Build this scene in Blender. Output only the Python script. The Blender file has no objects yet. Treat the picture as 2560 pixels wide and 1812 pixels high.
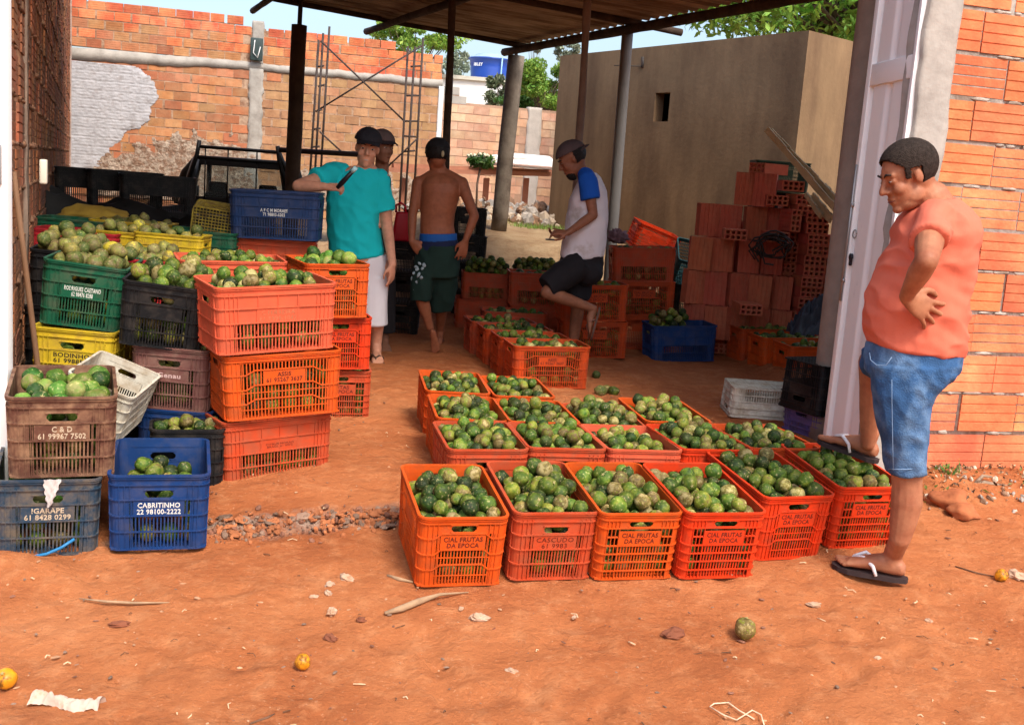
import bpy, bmesh, math, random
from mathutils import Vector, Matrix, Euler, noise
random.seed(7)
SC = bpy.context.scene
COL = SC.collection
rad = math.radians
# ---------------------------------------------------------------- camera model
F_PX, PITCH, ROLL, HC, KV = 2690.13, rad(9.3863), rad(4.13794), 1.5112, 2560/2294
def ray(px, py):
    dx = px*KV-1280; dy = py*KV-906
    u = (dx*math.cos(ROLL)+dy*math.sin(ROLL))/F_PX; v = (-dx*math.sin(ROLL)+dy*math.cos(ROLL))/F_PX
    return Vector((u, math.cos(PITCH)-v*math.sin(PITCH), -math.sin(PITCH)-v*math.cos(PITCH)))
def atz(px, py, z):
    d = ray(px, py); t = (z-HC)/d.z; return Vector((d.x*t, d.y*t, z))
def aty(px, py, Y):
    d = ray(px, py); t = Y/d.y; return Vector((d.x*t, Y, HC+d.z*t))
# ---------------------------------------------------------------- helpers
def tag(o, label=None, cat=None, group=None, kind=None):
    if label: o['label'] = label
    if cat: o['category'] = cat
    if group: o['group'] = group
    if kind: o['kind'] = kind
    return o
def empty(name, loc=(0,0,0), rot=(0,0,0), label=None, cat=None, group=None):
    o = bpy.data.objects.new(name, None); COL.objects.link(o)
    o.empty_display_size = .1; o.location = loc; o.rotation_euler = rot
    return tag(o, label, cat, group)
def link(name, me, mats=(), parent=None, smooth=False):
    o = bpy.data.objects.new(name, me); COL.objects.link(o)
    if not isinstance(mats, (list, tuple)): mats = [mats]
    if len(me.materials) == 0:
        for m in mats: me.materials.append(m)
    else:
        for i, m in enumerate(mats):
            o.material_slots[i].link = 'OBJECT'; o.material_slots[i].material = m
    if parent is not None: o.parent = parent
    if smooth:
        for p in me.polygons: p.use_smooth = True
    return o
class MB:
    def __init__(s): s.v = []; s.f = []; s.m = []
    def add(s, vs, fs, mi=0):
        n = len(s.v); s.v += [tuple(v) for v in vs]
        for f in fs: s.f.append(tuple(i+n for i in f)); s.m.append(mi)
    def box(s, x0, x1, y0, y1, z0, z1, mi=0, M=None):
        vs = [Vector(p) for p in ((x0,y0,z0),(x1,y0,z0),(x1,y1,z0),(x0,y1,z0),(x0,y0,z1),(x1,y0,z1),(x1,y1,z1),(x0,y1,z1))]
        if M is not None: vs = [M @ v for v in vs]
        s.add(vs, [(0,3,2,1),(4,5,6,7),(0,1,5,4),(1,2,6,5),(2,3,7,6),(3,0,4,7)], mi)
    def tube(s, pts, rs, n=8, mi=0, cap=True):
        pts = [Vector(p) for p in pts]
        if not isinstance(rs, (list, tuple)): rs = [rs]*len(pts)
        base = len(s.v); prev = None
        for i, p in enumerate(pts):
            d = (pts[min(i+1, len(pts)-1)]-pts[max(i-1, 0)]).normalized()
            if prev is None:
                a = d.orthogonal().normalized()
            else:
                a = (prev-d*prev.dot(d)).normalized()
            prev = a; b = d.cross(a)
            for k in range(n):
                t = 2*math.pi*k/n
                s.v.append(tuple(p+(a*math.cos(t)+b*math.sin(t))*rs[i]))
        for i in range(len(pts)-1):
            for k in range(n):
                a0 = base+i*n+k; a1 = base+i*n+(k+1) % n
                s.f.append((a0, a1, a1+n, a0+n)); s.m.append(mi)
        if cap:
            s.f.append(tuple(base+k for k in range(n))[::-1]); s.m.append(mi)
            e = base+(len(pts)-1)*n
            s.f.append(tuple(e+k for k in range(n))); s.m.append(mi)
    def blob(s, c, r, seg=10, ring=7, amp=0., freq=3., seed=0, mi=0, R=None):
        c = Vector(c); r = Vector(r) if hasattr(r, '__len__') else Vector((r, r, r)); base = len(s.v)
        def P(a, b):
            d = Vector((math.sin(b)*math.cos(a), math.sin(b)*math.sin(a), math.cos(b)))
            k = 1+amp*noise.noise(d*freq+Vector((seed*7.1, seed*3.3, seed)))
            q = Vector((d.x*r.x, d.y*r.y, d.z*r.z))*k
            return tuple(c+(R @ q if R is not None else q))
        s.v.append(P(0, 0))
        for j in range(1, ring):
            for i in range(seg): s.v.append(P(2*math.pi*i/seg, math.pi*j/ring))
        s.v.append(P(0, math.pi)); last = len(s.v)-1
        for i in range(seg):
            i2 = (i+1) % seg
            s.f.append((base, base+1+i, base+1+i2)); s.m.append(mi)
            for j in range(ring-2):
                a = base+1+j*seg
                s.f.append((a+i, a+seg+i, a+seg+i2, a+i2)); s.m.append(mi)
            a = base+1+(ring-2)*seg
            s.f.append((a+i, last, a+i2)); s.m.append(mi)
    def mesh(s, name):
        me = bpy.data.meshes.new(name); me.from_pydata(s.v, [], s.f)
        if any(s.m): me.polygons.foreach_set('material_index', s.m)
        me.update(); return me
    def build(s, name, mats, parent=None, smooth=False):
        return link(name, s.mesh(name), mats, parent, smooth)
def rounded(name, mb, mats, parent=None, bev=.004, seg=2):
    me = mb.mesh(name); bm = bmesh.new(); bm.from_mesh(me)
    bmesh.ops.remove_doubles(bm, verts=bm.verts, dist=1e-5)
    bmesh.ops.bevel(bm, geom=list(bm.edges), offset=bev, segments=seg, affect='EDGES', profile=.6)
    bm.to_mesh(me); bm.free(); return link(name, me, mats, parent, True)
# ---------------------------------------------------------------- materials
MATS = {}
def mat(name, col, rough=.7, var=.12, scale=6., bump=.15, bscale=40., col2=None, m2=(.45,.6), s2=5., island=0., spec=.3, hue=0., trans=0., metal=0., coords='Object', detail=6., bdist=.01, stretch=None):
    """base colour with noise value variation, an optional second colour in noise patches, per-island value jitter and bump"""
    if name in MATS: return MATS[name]
    m = bpy.data.materials.new(name); m.use_nodes = True; nt = m.node_tree; N = nt.nodes; L = nt.links
    b = N['Principled BSDF']; b.inputs['Roughness'].default_value = rough
    b.inputs['Specular IOR Level'].default_value = spec; b.inputs['Metallic'].default_value = metal
    tc = N.new('ShaderNodeTexCoord'); co = tc.outputs[coords]
    n1 = N.new('ShaderNodeTexNoise'); n1.inputs['Scale'].default_value = scale; n1.inputs['Detail'].default_value = detail; n1.inputs['Roughness'].default_value = .6
    L.new(co, n1.inputs['Vector'])
    out = None
    rgb = N.new('ShaderNodeRGB'); rgb.outputs[0].default_value = (*col, 1); out = rgb.outputs[0]
    if col2 is not None:
        n2 = N.new('ShaderNodeTexNoise'); n2.inputs['Scale'].default_value = s2; n2.inputs['Detail'].default_value = 8; n2.inputs['Roughness'].default_value = .65
        mp = N.new('ShaderNodeMapping'); mp.inputs['Location'].default_value = (3.1, 7.7, 1.3); L.new(co, mp.inputs['Vector']); L.new(mp.outputs[0], n2.inputs['Vector'])
        if stretch: mp.inputs['Scale'].default_value = stretch
        mr = N.new('ShaderNodeMapRange'); mr.inputs['From Min'].default_value = m2[0]; mr.inputs['From Max'].default_value = m2[1]
        L.new(n2.outputs['Fac'], mr.inputs['Value'])
        mx = N.new('ShaderNodeMix'); mx.data_type = 'RGBA'; L.new(mr.outputs[0], mx.inputs['Factor']); L.new(out, mx.inputs['A']); mx.inputs['B'].default_value = (*col2, 1)
        out = mx.outputs['Result']
    hs = N.new('ShaderNodeHueSaturation'); L.new(out, hs.inputs['Color'])
    mv = N.new('ShaderNodeMapRange'); mv.inputs['From Min'].default_value = .25; mv.inputs['From Max'].default_value = .75
    mv.inputs['To Min'].default_value = 1-var; mv.inputs['To Max'].default_value = 1+var
    L.new(n1.outputs['Fac'], mv.inputs['Value'])
    if island or hue:
        g = N.new('ShaderNodeNewGeometry'); oi = N.new('ShaderNodeObjectInfo')
        ad = N.new('ShaderNodeMath'); ad.operation = 'ADD'; L.new(g.outputs['Random Per Island'], ad.inputs[0]); L.new(oi.outputs['Random'], ad.inputs[1])
        fr = N.new('ShaderNodeMath'); fr.operation = 'FRACT'; L.new(ad.outputs[0], fr.inputs[0])
        mi = N.new('ShaderNodeMapRange'); mi.inputs['To Min'].default_value = 1-island; mi.inputs['To Max'].default_value = 1+island; L.new(fr.outputs[0], mi.inputs['Value'])
        mu = N.new('ShaderNodeMath'); mu.operation = 'MULTIPLY'; L.new(mv.outputs[0], mu.inputs[0]); L.new(mi.outputs[0], mu.inputs[1]); L.new(mu.outputs[0], hs.inputs['Value'])
        if hue:
            m7 = N.new('ShaderNodeMath'); m7.operation = 'MULTIPLY'; m7.inputs[1].default_value = 7.31; L.new(fr.outputs[0], m7.inputs[0])
            f7 = N.new('ShaderNodeMath'); f7.operation = 'FRACT'; L.new(m7.outputs[0], f7.inputs[0])
            mh = N.new('ShaderNodeMapRange'); mh.inputs['To Min'].default_value = .5-hue; mh.inputs['To Max'].default_value = .5+hue; L.new(f7.outputs[0], mh.inputs['Value']); L.new(mh.outputs[0], hs.inputs['Hue'])
    else:
        L.new(mv.outputs[0], hs.inputs['Value'])
    L.new(hs.outputs[0], b.inputs['Base Color'])
    if bump:
        nb = N.new('ShaderNodeTexNoise'); nb.inputs['Scale'].default_value = bscale; nb.inputs['Detail'].default_value = 8; L.new(co, nb.inputs['Vector'])
        bp = N.new('ShaderNodeBump'); bp.inputs['Strength'].default_value = bump; bp.inputs['Distance'].default_value = bdist
        L.new(nb.outputs['Fac'], bp.inputs['Height']); L.new(bp.outputs[0], b.inputs['Normal'])
    if trans:
        b.inputs['Transmission Weight'].default_value = trans
    MATS[name] = m; return m
def leafmat(name, c1, c2):
    if name in MATS: return MATS[name]
    m = mat(name, c1, rough=.5, var=.25, scale=1.5, bump=0, island=.35, hue=.03, col2=c2, m2=(.4,.6), s2=1.2)
    nt = m.node_tree; b = nt.nodes['Principled BSDF']; out = nt.nodes['Material Output']
    tr = nt.nodes.new('ShaderNodeBsdfTranslucent'); ms = nt.nodes.new('ShaderNodeMixShader'); ms.inputs[0].default_value = .35
    src = b.inputs['Base Color'].links[0].from_socket
    nt.links.new(src, tr.inputs['Color']); nt.links.new(b.outputs[0], ms.inputs[1]); nt.links.new(tr.outputs[0], ms.inputs[2]); nt.links.new(ms.outputs[0], out.inputs['Surface'])
    return m
# ---------------------------------------------------------------- ground
def sm(a, b, x):
    t = max(0., min(1., (x-a)/(b-a))); return t*t*(3-2*t)
def gbase(x, y):
    z = .121*(max(2.9, min(y, 4.74))-3.5)
    z += .80*sm(10.6, 14.2, y)*sm(-2.6, -.9, x+(y-12)*.12)+.15*sm(14.5, 18.5, y)
    z -= .05*sm(2.4, .5, y)
    return z
MOUND = atz(25, 1262, .04)
def gz(x, y):
    z = gbase(x, y)
    # dirt bank with rubble along the foot of the right wall
    yw = 5.32+(x-2.13)*.274
    z += .10*sm(1.9, 2.15, x)*sm(yw-.55, yw-.05, y)*(1 if y < yw+1 else 1)
    z += .05*math.exp(-((x-MOUND.x)**2/.045+(y-MOUND.y)**2/.008))
    # worn edge of the old threshold
    if -1.4 < x < 0:
        e = 4.06+.36*(x+1.17); z += .028*sm(e-.05, e+.03, y)*sm(-1.4, -1.2, x)*sm(0, -.3, x)-.0
    return z
def grid_axis(a, b, step, lo, hi):
    xs = [a+i*step for i in range(int((b-a)/step)+1)]
    k = step
    x = xs[0]
    while x > lo: k *= 1.28; x -= k; xs.insert(0, x)
    k = step; x = xs[-1]
    while x < hi: k *= 1.28; x += k; xs.append(x)
    return xs
FP = []
for i in range(30):
    r_ = random.Random(i*7+3); y_ = r_.uniform(2.35, 3.75); FP.append((r_.uniform(-.46, .5)*y_, y_, r_.uniform(0, 3.14)))
def make_ground():
    xs = grid_axis(-3.2, 3.4, .028, -400, 400); ys = grid_axis(2.2, 8.2, .028, -60, 900)
    nx = len(xs); vs = []; cv = []
    for y in ys:
        for x in xs:
            z = gz(x, y)
            if -5 < x < 5 and 1.5 < y < 12:
                p = Vector((x, y, 0))
                z += .014*noise.noise(p*1.7)+.009*noise.noise(p*5)+.007*noise.noise(p*13)+.004*noise.noise(p*29)+.004*max(0, noise.noise(p*41))
                # scuffs
                if y < 4:
                    for (fx, fy, fa) in FP:
                        dx = x-fx; dy = y-fy
                        if abs(dx) < .2 and abs(dy) < .2:
                            u_ = dx*math.cos(fa)+dy*math.sin(fa); v_ = -dx*math.sin(fa)+dy*math.cos(fa); d_ = math.sqrt((u_/.135)**2+(v_/(.050-.012*math.cos(u_*20)))**2)
                            z -= .012*sm(1.05, .75, d_)-.006*math.exp(-((d_-1.15)/.16)**2)
                q = noise.noise(Vector((x*5.1+5+1.5*noise.noise(p*2), y*6, 2)))
                z -= .018*max(0, q-.28)/.4-.006*max(0, .1-abs(q-.22))/.1
            vs.append((x, y, z))
            m = 0
            if -1.5 < x < .1 and 3.6 < y < 4.9:
                e = 4.05+.36*(x+1.17); d = y-e
                w = .10+.08*noise.noise(Vector((x*4, y*4, 9)))
                m = max(0, 1-abs(d-.03)/w)*sm(.05, -.4, x)
                if m > .15: z2 = vs[-1][2]+.018*noise.noise(Vector((x*30, y*30, 3)))-.01*(noise.noise(Vector((x*14, y*14, 8))) < -.15); vs[-1] = (x, y, z2)
            cv.append(m)
    fs = [(j*nx+i, j*nx+i+1, (j+1)*nx+i+1, (j+1)*nx+i) for j in range(len(ys)-1) for i in range(nx-1)]
    me = bpy.data.meshes.new('ground'); me.from_pydata(vs, [], fs)
    at = me.attributes.new('concrete', 'FLOAT', 'POINT'); at.data.foreach_set('value', cv); a3 = me.attributes.new('yard', 'FLOAT', 'POINT'); a3.data.foreach_set('value', [sm(10.6, 12.2, v[1]+.5*noise.noise(Vector((v[0], v[1], 0)))) for v in vs])
    m = bpy.data.materials.new('red_dirt'); m.use_nodes = True; nt = m.node_tree; N = nt.nodes; L = nt.links; b = N['Principled BSDF']
    b.inputs['Roughness'].default_value = .95; b.inputs['Specular IOR Level'].default_value = .12
    tc = N.new('ShaderNodeTexCoord')
    def nz(s, d=8, r=.6, loc=(0,0,0), sc=(1,1,1)):
        mp = N.new('ShaderNodeMapping'); mp.inputs['Location'].default_value = loc; mp.inputs['Scale'].default_value = sc
        L.new(tc.outputs['Object'], mp.inputs['Vector'])
        n = N.new('ShaderNodeTexNoise'); n.inputs['Scale'].default_value = s; n.inputs['Detail'].default_value = d; n.inputs['Roughness'].default_value = r
        L.new(mp.outputs[0], n.inputs['Vector']); return n.outputs['Fac']
    def ramp(f, stops):
        r = N.new('ShaderNodeValToRGB'); e = r.color_ramp.elements
        while len(e) > 1: e.remove(e[-1])
        e[0].position = stops[0][0]; e[0].color = (*stops[0][1], 1)
        for p, c in stops[1:]:
            q = e.new(p); q.color = (*c, 1)
        L.new(f, r.inputs[0]); return r.outputs[0]
    def mix(f, a, c, mode='MIX'):
        x = N.new('ShaderNodeMix'); x.data_type = 'RGBA'; x.blend_type = mode
        if isinstance(f, float): x.inputs['Factor'].default_value = f
        else: L.new(f, x.inputs['Factor'])
        for k, s in (('A', a), ('B', c)):
            if isinstance(s, tuple): x.inputs[k].default_value = (*s, 1)
            else: L.new(s, x.inputs[k])
        return x.outputs['Result']
    def mr(f, a, c, lo=0., hi=1.):
        x = N.new('ShaderNodeMapRange'); x.inputs['From Min'].default_value = a; x.inputs['From Max'].default_value = c
        x.inputs['To Min'].default_value = lo; x.inputs['To Max'].default_value = hi; L.new(f, x.inputs['Value']); return x.outputs[0]
    base = ramp(nz(1.1, 10, .62), [(.25, (.26,.074,.026)), (.42, (.37,.115,.040)), (.58, (.44,.152,.056)), (.8, (.53,.21,.088))])
    base = mix(mr(nz(9, 8, .7), .5, .72, 0, .55), base, (.60,.27,.12))
    base = mix(mr(nz(5, 9, .75, (4,2,0)), .56, .7, 0, .5), base, (.25,.075,.03))
    base = mix(mr(nz(60, 4, .7, (1,9,0)), .6, .75, 0, .6), base, (.62,.33,.18))
    base = mix(mr(nz(45, 5, .7, (7,3,0)), .62, .74, 0, .7), base, (.17,.06,.03))
    atn = N.new('ShaderNodeAttribute'); atn.attribute_name = 'concrete'
    cm = N.new('ShaderNodeMath'); cm.operation = 'MULTIPLY'; L.new(atn.outputs['Fac'], cm.inputs[0]); L.new(mr(nz(14, 8, .7), .35, .55), cm.inputs[1])
    cr = ramp(nz(22, 8, .7), [(.3, (.10,.075,.06)), (.55, (.30,.23,.18)), (.75, (.45,.36,.29))])
    base = mix(cm.outputs[0], base, cr)
    a2n = N.new('ShaderNodeAttribute'); a2n.attribute_name = 'yard'
    base = mix(a2n.outputs['Fac'], base, ramp(nz(3, 8, .7), [(.3, (.24,.14,.075)), (.5, (.36,.24,.135)), (.75, (.47,.35,.21))]))
    L.new(base, b.inputs['Base Color'])
    ad = N.new('ShaderNodeMath'); ad.operation = 'ADD'; L.new(nz(30, 10, .75), ad.inputs[0])
    a2 = N.new('ShaderNodeMath'); a2.operation = 'MULTIPLY'; a2.inputs[1].default_value = 2.2; L.new(nz(7, 8, .6, (2,2,2), (1,1.15,1)), a2.inputs[0]); L.new(a2.outputs[0], ad.inputs[1])
    bp = N.new('ShaderNodeBump'); bp.inputs['Strength'].default_value = .8; bp.inputs['Distance'].default_value = .024
    L.new(ad.outputs[0], bp.inputs['Height']); L.new(bp.outputs[0], b.inputs['Normal'])
    o = link('ground', me, m, smooth=True); tag(o, 'bare red dirt ground running from the street into the yard', 'ground', kind='structure')
make_ground()
# ---------------------------------------------------------------- brick walls
M_BRICK = mat('hollow_brick_clay', (.53,.115,.052), rough=.85, var=.18, scale=14, bump=.35, bscale=60, island=.26, hue=.007, col2=(.60,.235,.105), m2=(.42,.62), s2=2.2)
M_BRICKTAN = mat('weathered_brick', (.40,.155,.068), rough=.9, var=.22, scale=9, bump=.3, bscale=40, island=.22, hue=.012, col2=(.40,.205,.105), m2=(.42,.62), s2=2.2)
M_BRICKMUD = mat('muddy_tan_brick', (.40,.225,.115), rough=.9, var=.2, scale=9, bump=.35, bscale=40, island=.14, hue=.01, col2=(.33,.17,.085), m2=(.42,.62), s2=3)
M_BRICKPALE = mat('pale_dusty_brick', (.52,.29,.18), rough=.9, var=.16, scale=9, bump=.3, bscale=40, island=.16, hue=.012, col2=(.55,.38,.26), m2=(.42,.62), s2=2.2)
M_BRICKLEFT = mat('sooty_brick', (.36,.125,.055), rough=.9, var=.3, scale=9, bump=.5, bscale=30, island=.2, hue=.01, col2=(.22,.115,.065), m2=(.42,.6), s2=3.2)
M_MORTAR = mat('grey_mortar', (.40,.36,.31), rough=.95, var=.2, scale=14, bump=.6, bscale=45, col2=(.26,.20,.155), s2=7)
M_MORTART = mat('brown_mortar', (.40,.27,.185), rough=.95, var=.25, scale=14, bump=.6, bscale=45, col2=(.24,.13,.08), s2=7)
M_CONC = mat('raw_concrete', (.36,.335,.30), rough=.9, var=.18, scale=5, bump=.4, bscale=30, col2=(.25,.225,.20), m2=(.45,.7), s2=4)
M_PLAST = mat('flaking_grey_plaster', (.40,.40,.42), rough=.9, var=.16, scale=7, bump=.8, bscale=22, col2=(.30,.28,.28), m2=(.5,.7), s2=9)
M_ROUGH = mat('rough_render_coat', (.34,.27,.21), rough=.95, var=.35, scale=16, bump=1., bscale=25, col2=(.20,.12,.08), m2=(.45,.58), s2=14, bdist=.03)
def bricks(mb, x0, x1, z0, z1, top=None, groove=True, bl=.29, bh=.205, j=.026, vj=.012, gd=.005, depth=.09, mi=lambda x, z: 0, skip=None, jit=.003):
    row = 0; z = z0
    while z < z1-.05:
        x = x0-(bl*.5 if row % 2 else 0)-random.random()*.03
        while x < x1:
            a = max(x, x0); b = min(x+bl-vj*(.5+2.2*random.random()**4), x1)
            zt = z+bh-j
            if b-a > .03 and (top is None or zt < top((a+b)/2)+.03) and not (skip and skip((a+b)/2, z+bh/2)):
                dy = (random.random()-.5)*2*jit; k = mi((a+b)/2, z)
                zz0 = z+(random.random()-.5)*.006
                if groove:
                    hh = bh-j; n = 4; prof = [(0+dy, zz0)]
                    for g in range(1, n):
                        c = zz0+hh*g/n
                        prof += [(dy, c-.0042), (dy+gd, c-.0026), (dy+gd, c+.0026), (dy, c+.0042)]
                    prof += [(dy, zz0+hh), (depth, zz0+hh), (depth, zz0)]
                    np_ = len(prof)
                    vs = [(a, y, q) for y, q in prof]+[(b, y, q) for y, q in prof]
                    fs = [(i, i+np_, (i+1) % np_+np_, (i+1) % np_) for i in range(np_)]
                    # end caps as strips between front profile and back
                    fs += [tuple(range(np_)), tuple(range(2*np_-1, np_-1, -1))]
                    mb.add(vs, fs, k)
                else:
                    mb.box(a, b, dy, depth, zz0, zz0+bh-j, k)
            x += bl
        z += bh; row += 1
A_F = .268
dR = Vector((math.cos(A_F), math.sin(A_F), 0))
# right wall beside the door
O_R = Vector((2.13, 5.32, .0))
wr = empty('brick_wall', O_R, (0,0,A_F), 'bright orange hollow brick wall beside the white door on the right', 'wall', 'brick walls')
mb = MB(); bricks(mb, -.17, 3.2, .03, 3.4, jit=.004, bl=.34, gd=.0048, j=.021)
mb.build('brickwork', [mat('fresh_hollow_brick', (.56,.14,.058), rough=.85, var=.16, scale=14, bump=.4, bscale=60, island=.2, hue=.007, col2=(.66,.25,.105), m2=(.42,.62), s2=2.2)], wr)
mb = MB(); mb.box(-.2, 6.5, .02, 3.2, 3.4, 4.0); mb.box(3.2, 6.5, .0, .12, -.3, 3.4); mb.build('added_shade_block', [M_CONC], wr)  # unseen block and wall run, added to throw shade on the brick heap
mb = MB(); mb.box(-.14, 3.2, .0065, .1, -.3, 3.4)
# lumpy mortar squeezed out of the joints
for i in range(520):
    zz = .03+.205*random.randint(0, 15)-.010; xx = random.random()*3.1
    mb.blob((xx, .006, zz), (.02+random.random()*.04, .004+random.random()*.007, .006+random.random()*.007), 8, 5, .6, 3, i)
mb.build('mortar', [M_MORTAR], wr, True)
mb = MB()
n = 60
for side in (0, 1):
    pass
def rough_column(mb, x0, x1, y0, y1, z0, z1, nz=60, nx=8, amp=.008, edge=.018):
    base = len(mb.v)
    # front sheet and two returns, with a ragged edge
    prof = [(x0, y1)]+[(x0+(x1-x0)*i/nx, y0) for i in range(nx+1)]+[(x1, y1)]
    for k in range(nz+1):
        z = z0+(z1-z0)*k/nz
        for i, (x, y) in enumerate(prof):
            e = edge*noise.noise(Vector((x*3, z*7, 1.3)))+edge*.6*noise.noise(Vector((x, z*23, 4)))
            xx = x+(e if i in (1, 0) else e if i >= len(prof)-2 else 0)
            mb.v.append((xx, y+(amp*noise.noise(Vector((x*9, z*9, 2))) if 0 < i < len(prof)-1 else 0), z))
    m = len(prof)
    for k in range(nz):
        for i in range(m-1):
            a = base+k*m+i; mb.f.append((a, a+1, a+1+m, a+m)); mb.m.append(0)
    mb.f.append(tuple(base+nz*m+i for i in range(m))); mb.m.append(0)
mb = MB(); rough_column(mb, -.33, -.155, -.012, .12, -.3, 3.4, edge=.012)
mb.build('concrete_column', [M_CONC], wr, True)
# left wall
LN = Vector((-2.055, 4.33, 0)); LF = Vector((-7.318, 17.5, 0))
dL = (LF-LN); LL = dL.length; aL = math.atan2(dL.y, dL.x)
wl = empty('brick_wall', LN, (0,0,aL), 'long shaded brick wall with smeared mortar along the left side of the yard', 'wall', 'brick walls')
mb = MB(); bricks(mb, 0, LL, -.1, 4.6, groove=True, jit=.006, j=.034, vj=.03, gd=.008)
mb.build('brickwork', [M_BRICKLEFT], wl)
mb = MB(); mb.box(0, LL, .0065, .13, -.3, 4.6)
for i in range(900):
    zz = -.1+.205*random.randint(0, 22)-.01; xx = random.random()**1.6*LL
    mb.blob((xx, .004, zz), (.03+random.random()*.07, .006+random.random()*.012, .008+random.random()*.014), 7, 5, .7, 3, i)
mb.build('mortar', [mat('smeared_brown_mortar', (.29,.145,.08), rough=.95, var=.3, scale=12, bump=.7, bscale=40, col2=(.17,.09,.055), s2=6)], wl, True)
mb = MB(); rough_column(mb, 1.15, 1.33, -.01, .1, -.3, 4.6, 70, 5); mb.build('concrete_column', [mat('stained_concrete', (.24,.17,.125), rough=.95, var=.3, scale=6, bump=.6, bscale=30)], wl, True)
mb = MB(); mb.box(LL-.16, LL+.06, -.02, .1, 0, 4.6); mb.build('corner_strip', [mat('pinkish_mortar_strip', (.42,.31,.26), var=.25, scale=9, bump=.5)], wl)
# back wall
OB = Vector((-7.318, 17.5, 0))
wb = empty('brick_wall', OB, (0,0,A_F), 'tall back wall of red and tan brick with a patch of flaking grey plaster', 'wall', 'brick walls')
def topm(s):
    return 4.02-.055*s if s < 5.25 else 3.64
mb = MB()
bricks(mb, 0, 5.97, 3.17, 4.2, top=topm, groove=True, gd=.0022, vj=.018, j=.018, bh=.147, bl=.265, mi=lambda x, z: 1 if (z < 3.5 and x < 2.5 and random.random() < .8) or (z < 3.3 and x < 4.2) else 0, skip=lambda x, z: 2.75 < x < 3.0)
bricks(mb, 0, 5.97, .7, 3.08, groove=False, bl=.265, bh=.147, j=.018, vj=.014, mi=lambda x, z: 2 if x+random.random()*.8 > 3.4 else 1, skip=lambda x, z: 2.75 < x < 3.0, jit=.006)
mb.build('brickwork', [M_BRICK, M_BRICKTAN, M_BRICKMUD], wb)
mb = MB(); mb.box(0, 5.98, .007, .15, .5, 3.08)
for k in range(12):
    s0 = k*.5; mb.box(s0, min(s0+.5, 5.97), .007, .13, 3.17, topm(s0+.45)-.13)
mb.build('mortar', [M_MORTART], wb)
mb = MB()
rough = []
nz = 80
b0 = len(mb.v)
for i in range(nz+1):
    s = 5.99*i/nz
    for z, y in ((3.06, .05), (3.06, -.014), (3.18, -.014), (3.18, .05)):
        e = .022*noise.noise(Vector((s*2.2, z*3, 3)))+.02*noise.noise(Vector((s*7, z, 1)))
        lo = -.10*sm(3.2, .3, s) if z < 3.1 else -.03*sm(3, 0, s)
        mb.v.append((s, y+.3*e, z+e+lo))
for i in range(nz):
    for k in range(3):
        a = b0+i*4+k; mb.f.append((a, a+4, a+5, a+1)); mb.m.append(0)
mb.build('concrete_beam', [M_CONC], wb, True)
mb = MB(); rough_column(mb, 2.76, 2.98, -.02, .1, .8, 3.08, 50, 5, .012, .03); mb.build('concrete_column', [M_CONC], wb, True)
mb = MB(); rough_column(mb, 2.78, 2.97, -.015, .1, 3.17, 3.84, 20, 5); mb.build('concrete_column', [M_CONC], wb, True)
mb = MB(); rough_column(mb, 5.93, 6.02, -.02, .1, 1.2, 3.08, 30, 4, .005, .006); mb.build('white_column', [mat('whitewashed_concrete', (.62,.62,.62), var=.12, bump=.3)], wb, True)
def patch(mb, inside, s0, s1, z0, z1, step, y, amp, freq, namp=.10):
    nx = int((s1-s0)/step); nzz = int((z1-z0)/step); idx = {}
    for j in range(nzz+1):
        for i in range(nx+1):
            s = s0+i*step; z = z0+j*step
            d = inside(s, z)+namp*noise.noise(Vector((s*5, z*5, 2)))+.05*noise.noise(Vector((s*16, z*16, 5)))
            if d > 0:
                idx[i, j] = len(mb.v)
                mb.v.append((s, y-min(.02, d*.12)+amp*.7*noise.noise(Vector((s*freq*.25, z*freq, 7)))+(.0016*math.sin(z*2*math.pi/.049) if amp < .02 else 0)-(-.006 if amp < .02 and (z % .147) < .018 else 0), z))
    for (i, j), a in idx.items():
        if (i+1, j) in idx and (i+1, j+1) in idx and (i, j+1) in idx:
            mb.f.append((a, idx[i+1, j], idx[i+1, j+1], idx[i, j+1])); mb.m.append(0)
def plast(s, z):
    if z > 2.95: e = -.2
    else:
        pts = [(2.95,.95),(2.8,1.22),(2.4,1.30),(2.15,1.22),(1.98,1.08),(1.85,.85),(1.6,.62),(1.3,.5),(.8,.3)]
        e = .3
        for (za, sa), (zb, sb) in zip(pts, pts[1:]):
            if zb <= z <= za: e = sb+(sa-sb)*(z-zb)/(za-zb)
    return min(e-s, (z-1.2)*2)
mb = MB(); patch(mb, plast, .02, 1.6, 1.0, 3.0, .0155, -.006, .012, 60)
mb.build('plaster_patch', [M_PLAST], wb, True)
def roughc(s, z):
    hi = 1.50+.38*sm(.5, 1.6, s)-.38*sm(2.5, 3.2, s)
    return (hi-z)*1.2
mb = MB(); patch(mb, roughc, .3, 5.9, .85, 2.3, .022, -.002, .013, 30, .45)
mb.build('rough_render', [M_ROUGH], wb, True)
# little dark bracket nailed under the roof on the column
bk = empty('meter_box', OB+dR*2.86+Vector((.01,-.06,3.22)), (0,0,A_F), 'small dark electric meter box with wires on the concrete column of the back wall', 'meter box')
mb = MB(); mb.box(-.10, .10, -.06, 0, -.02, .34); rounded('box', mb, [mat('dark_box_plastic', (.03,.05,.05), rough=.5)], bk, .012)
mb = MB(); mb.tube([(-.03,-.07,.3),(-.05,-.08,.1),(.02,-.09,.02),(.06,-.07,.2)], .008, 6); mb.build('wire', [mat('white_wire', (.6,.6,.6))], bk, True)
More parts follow.
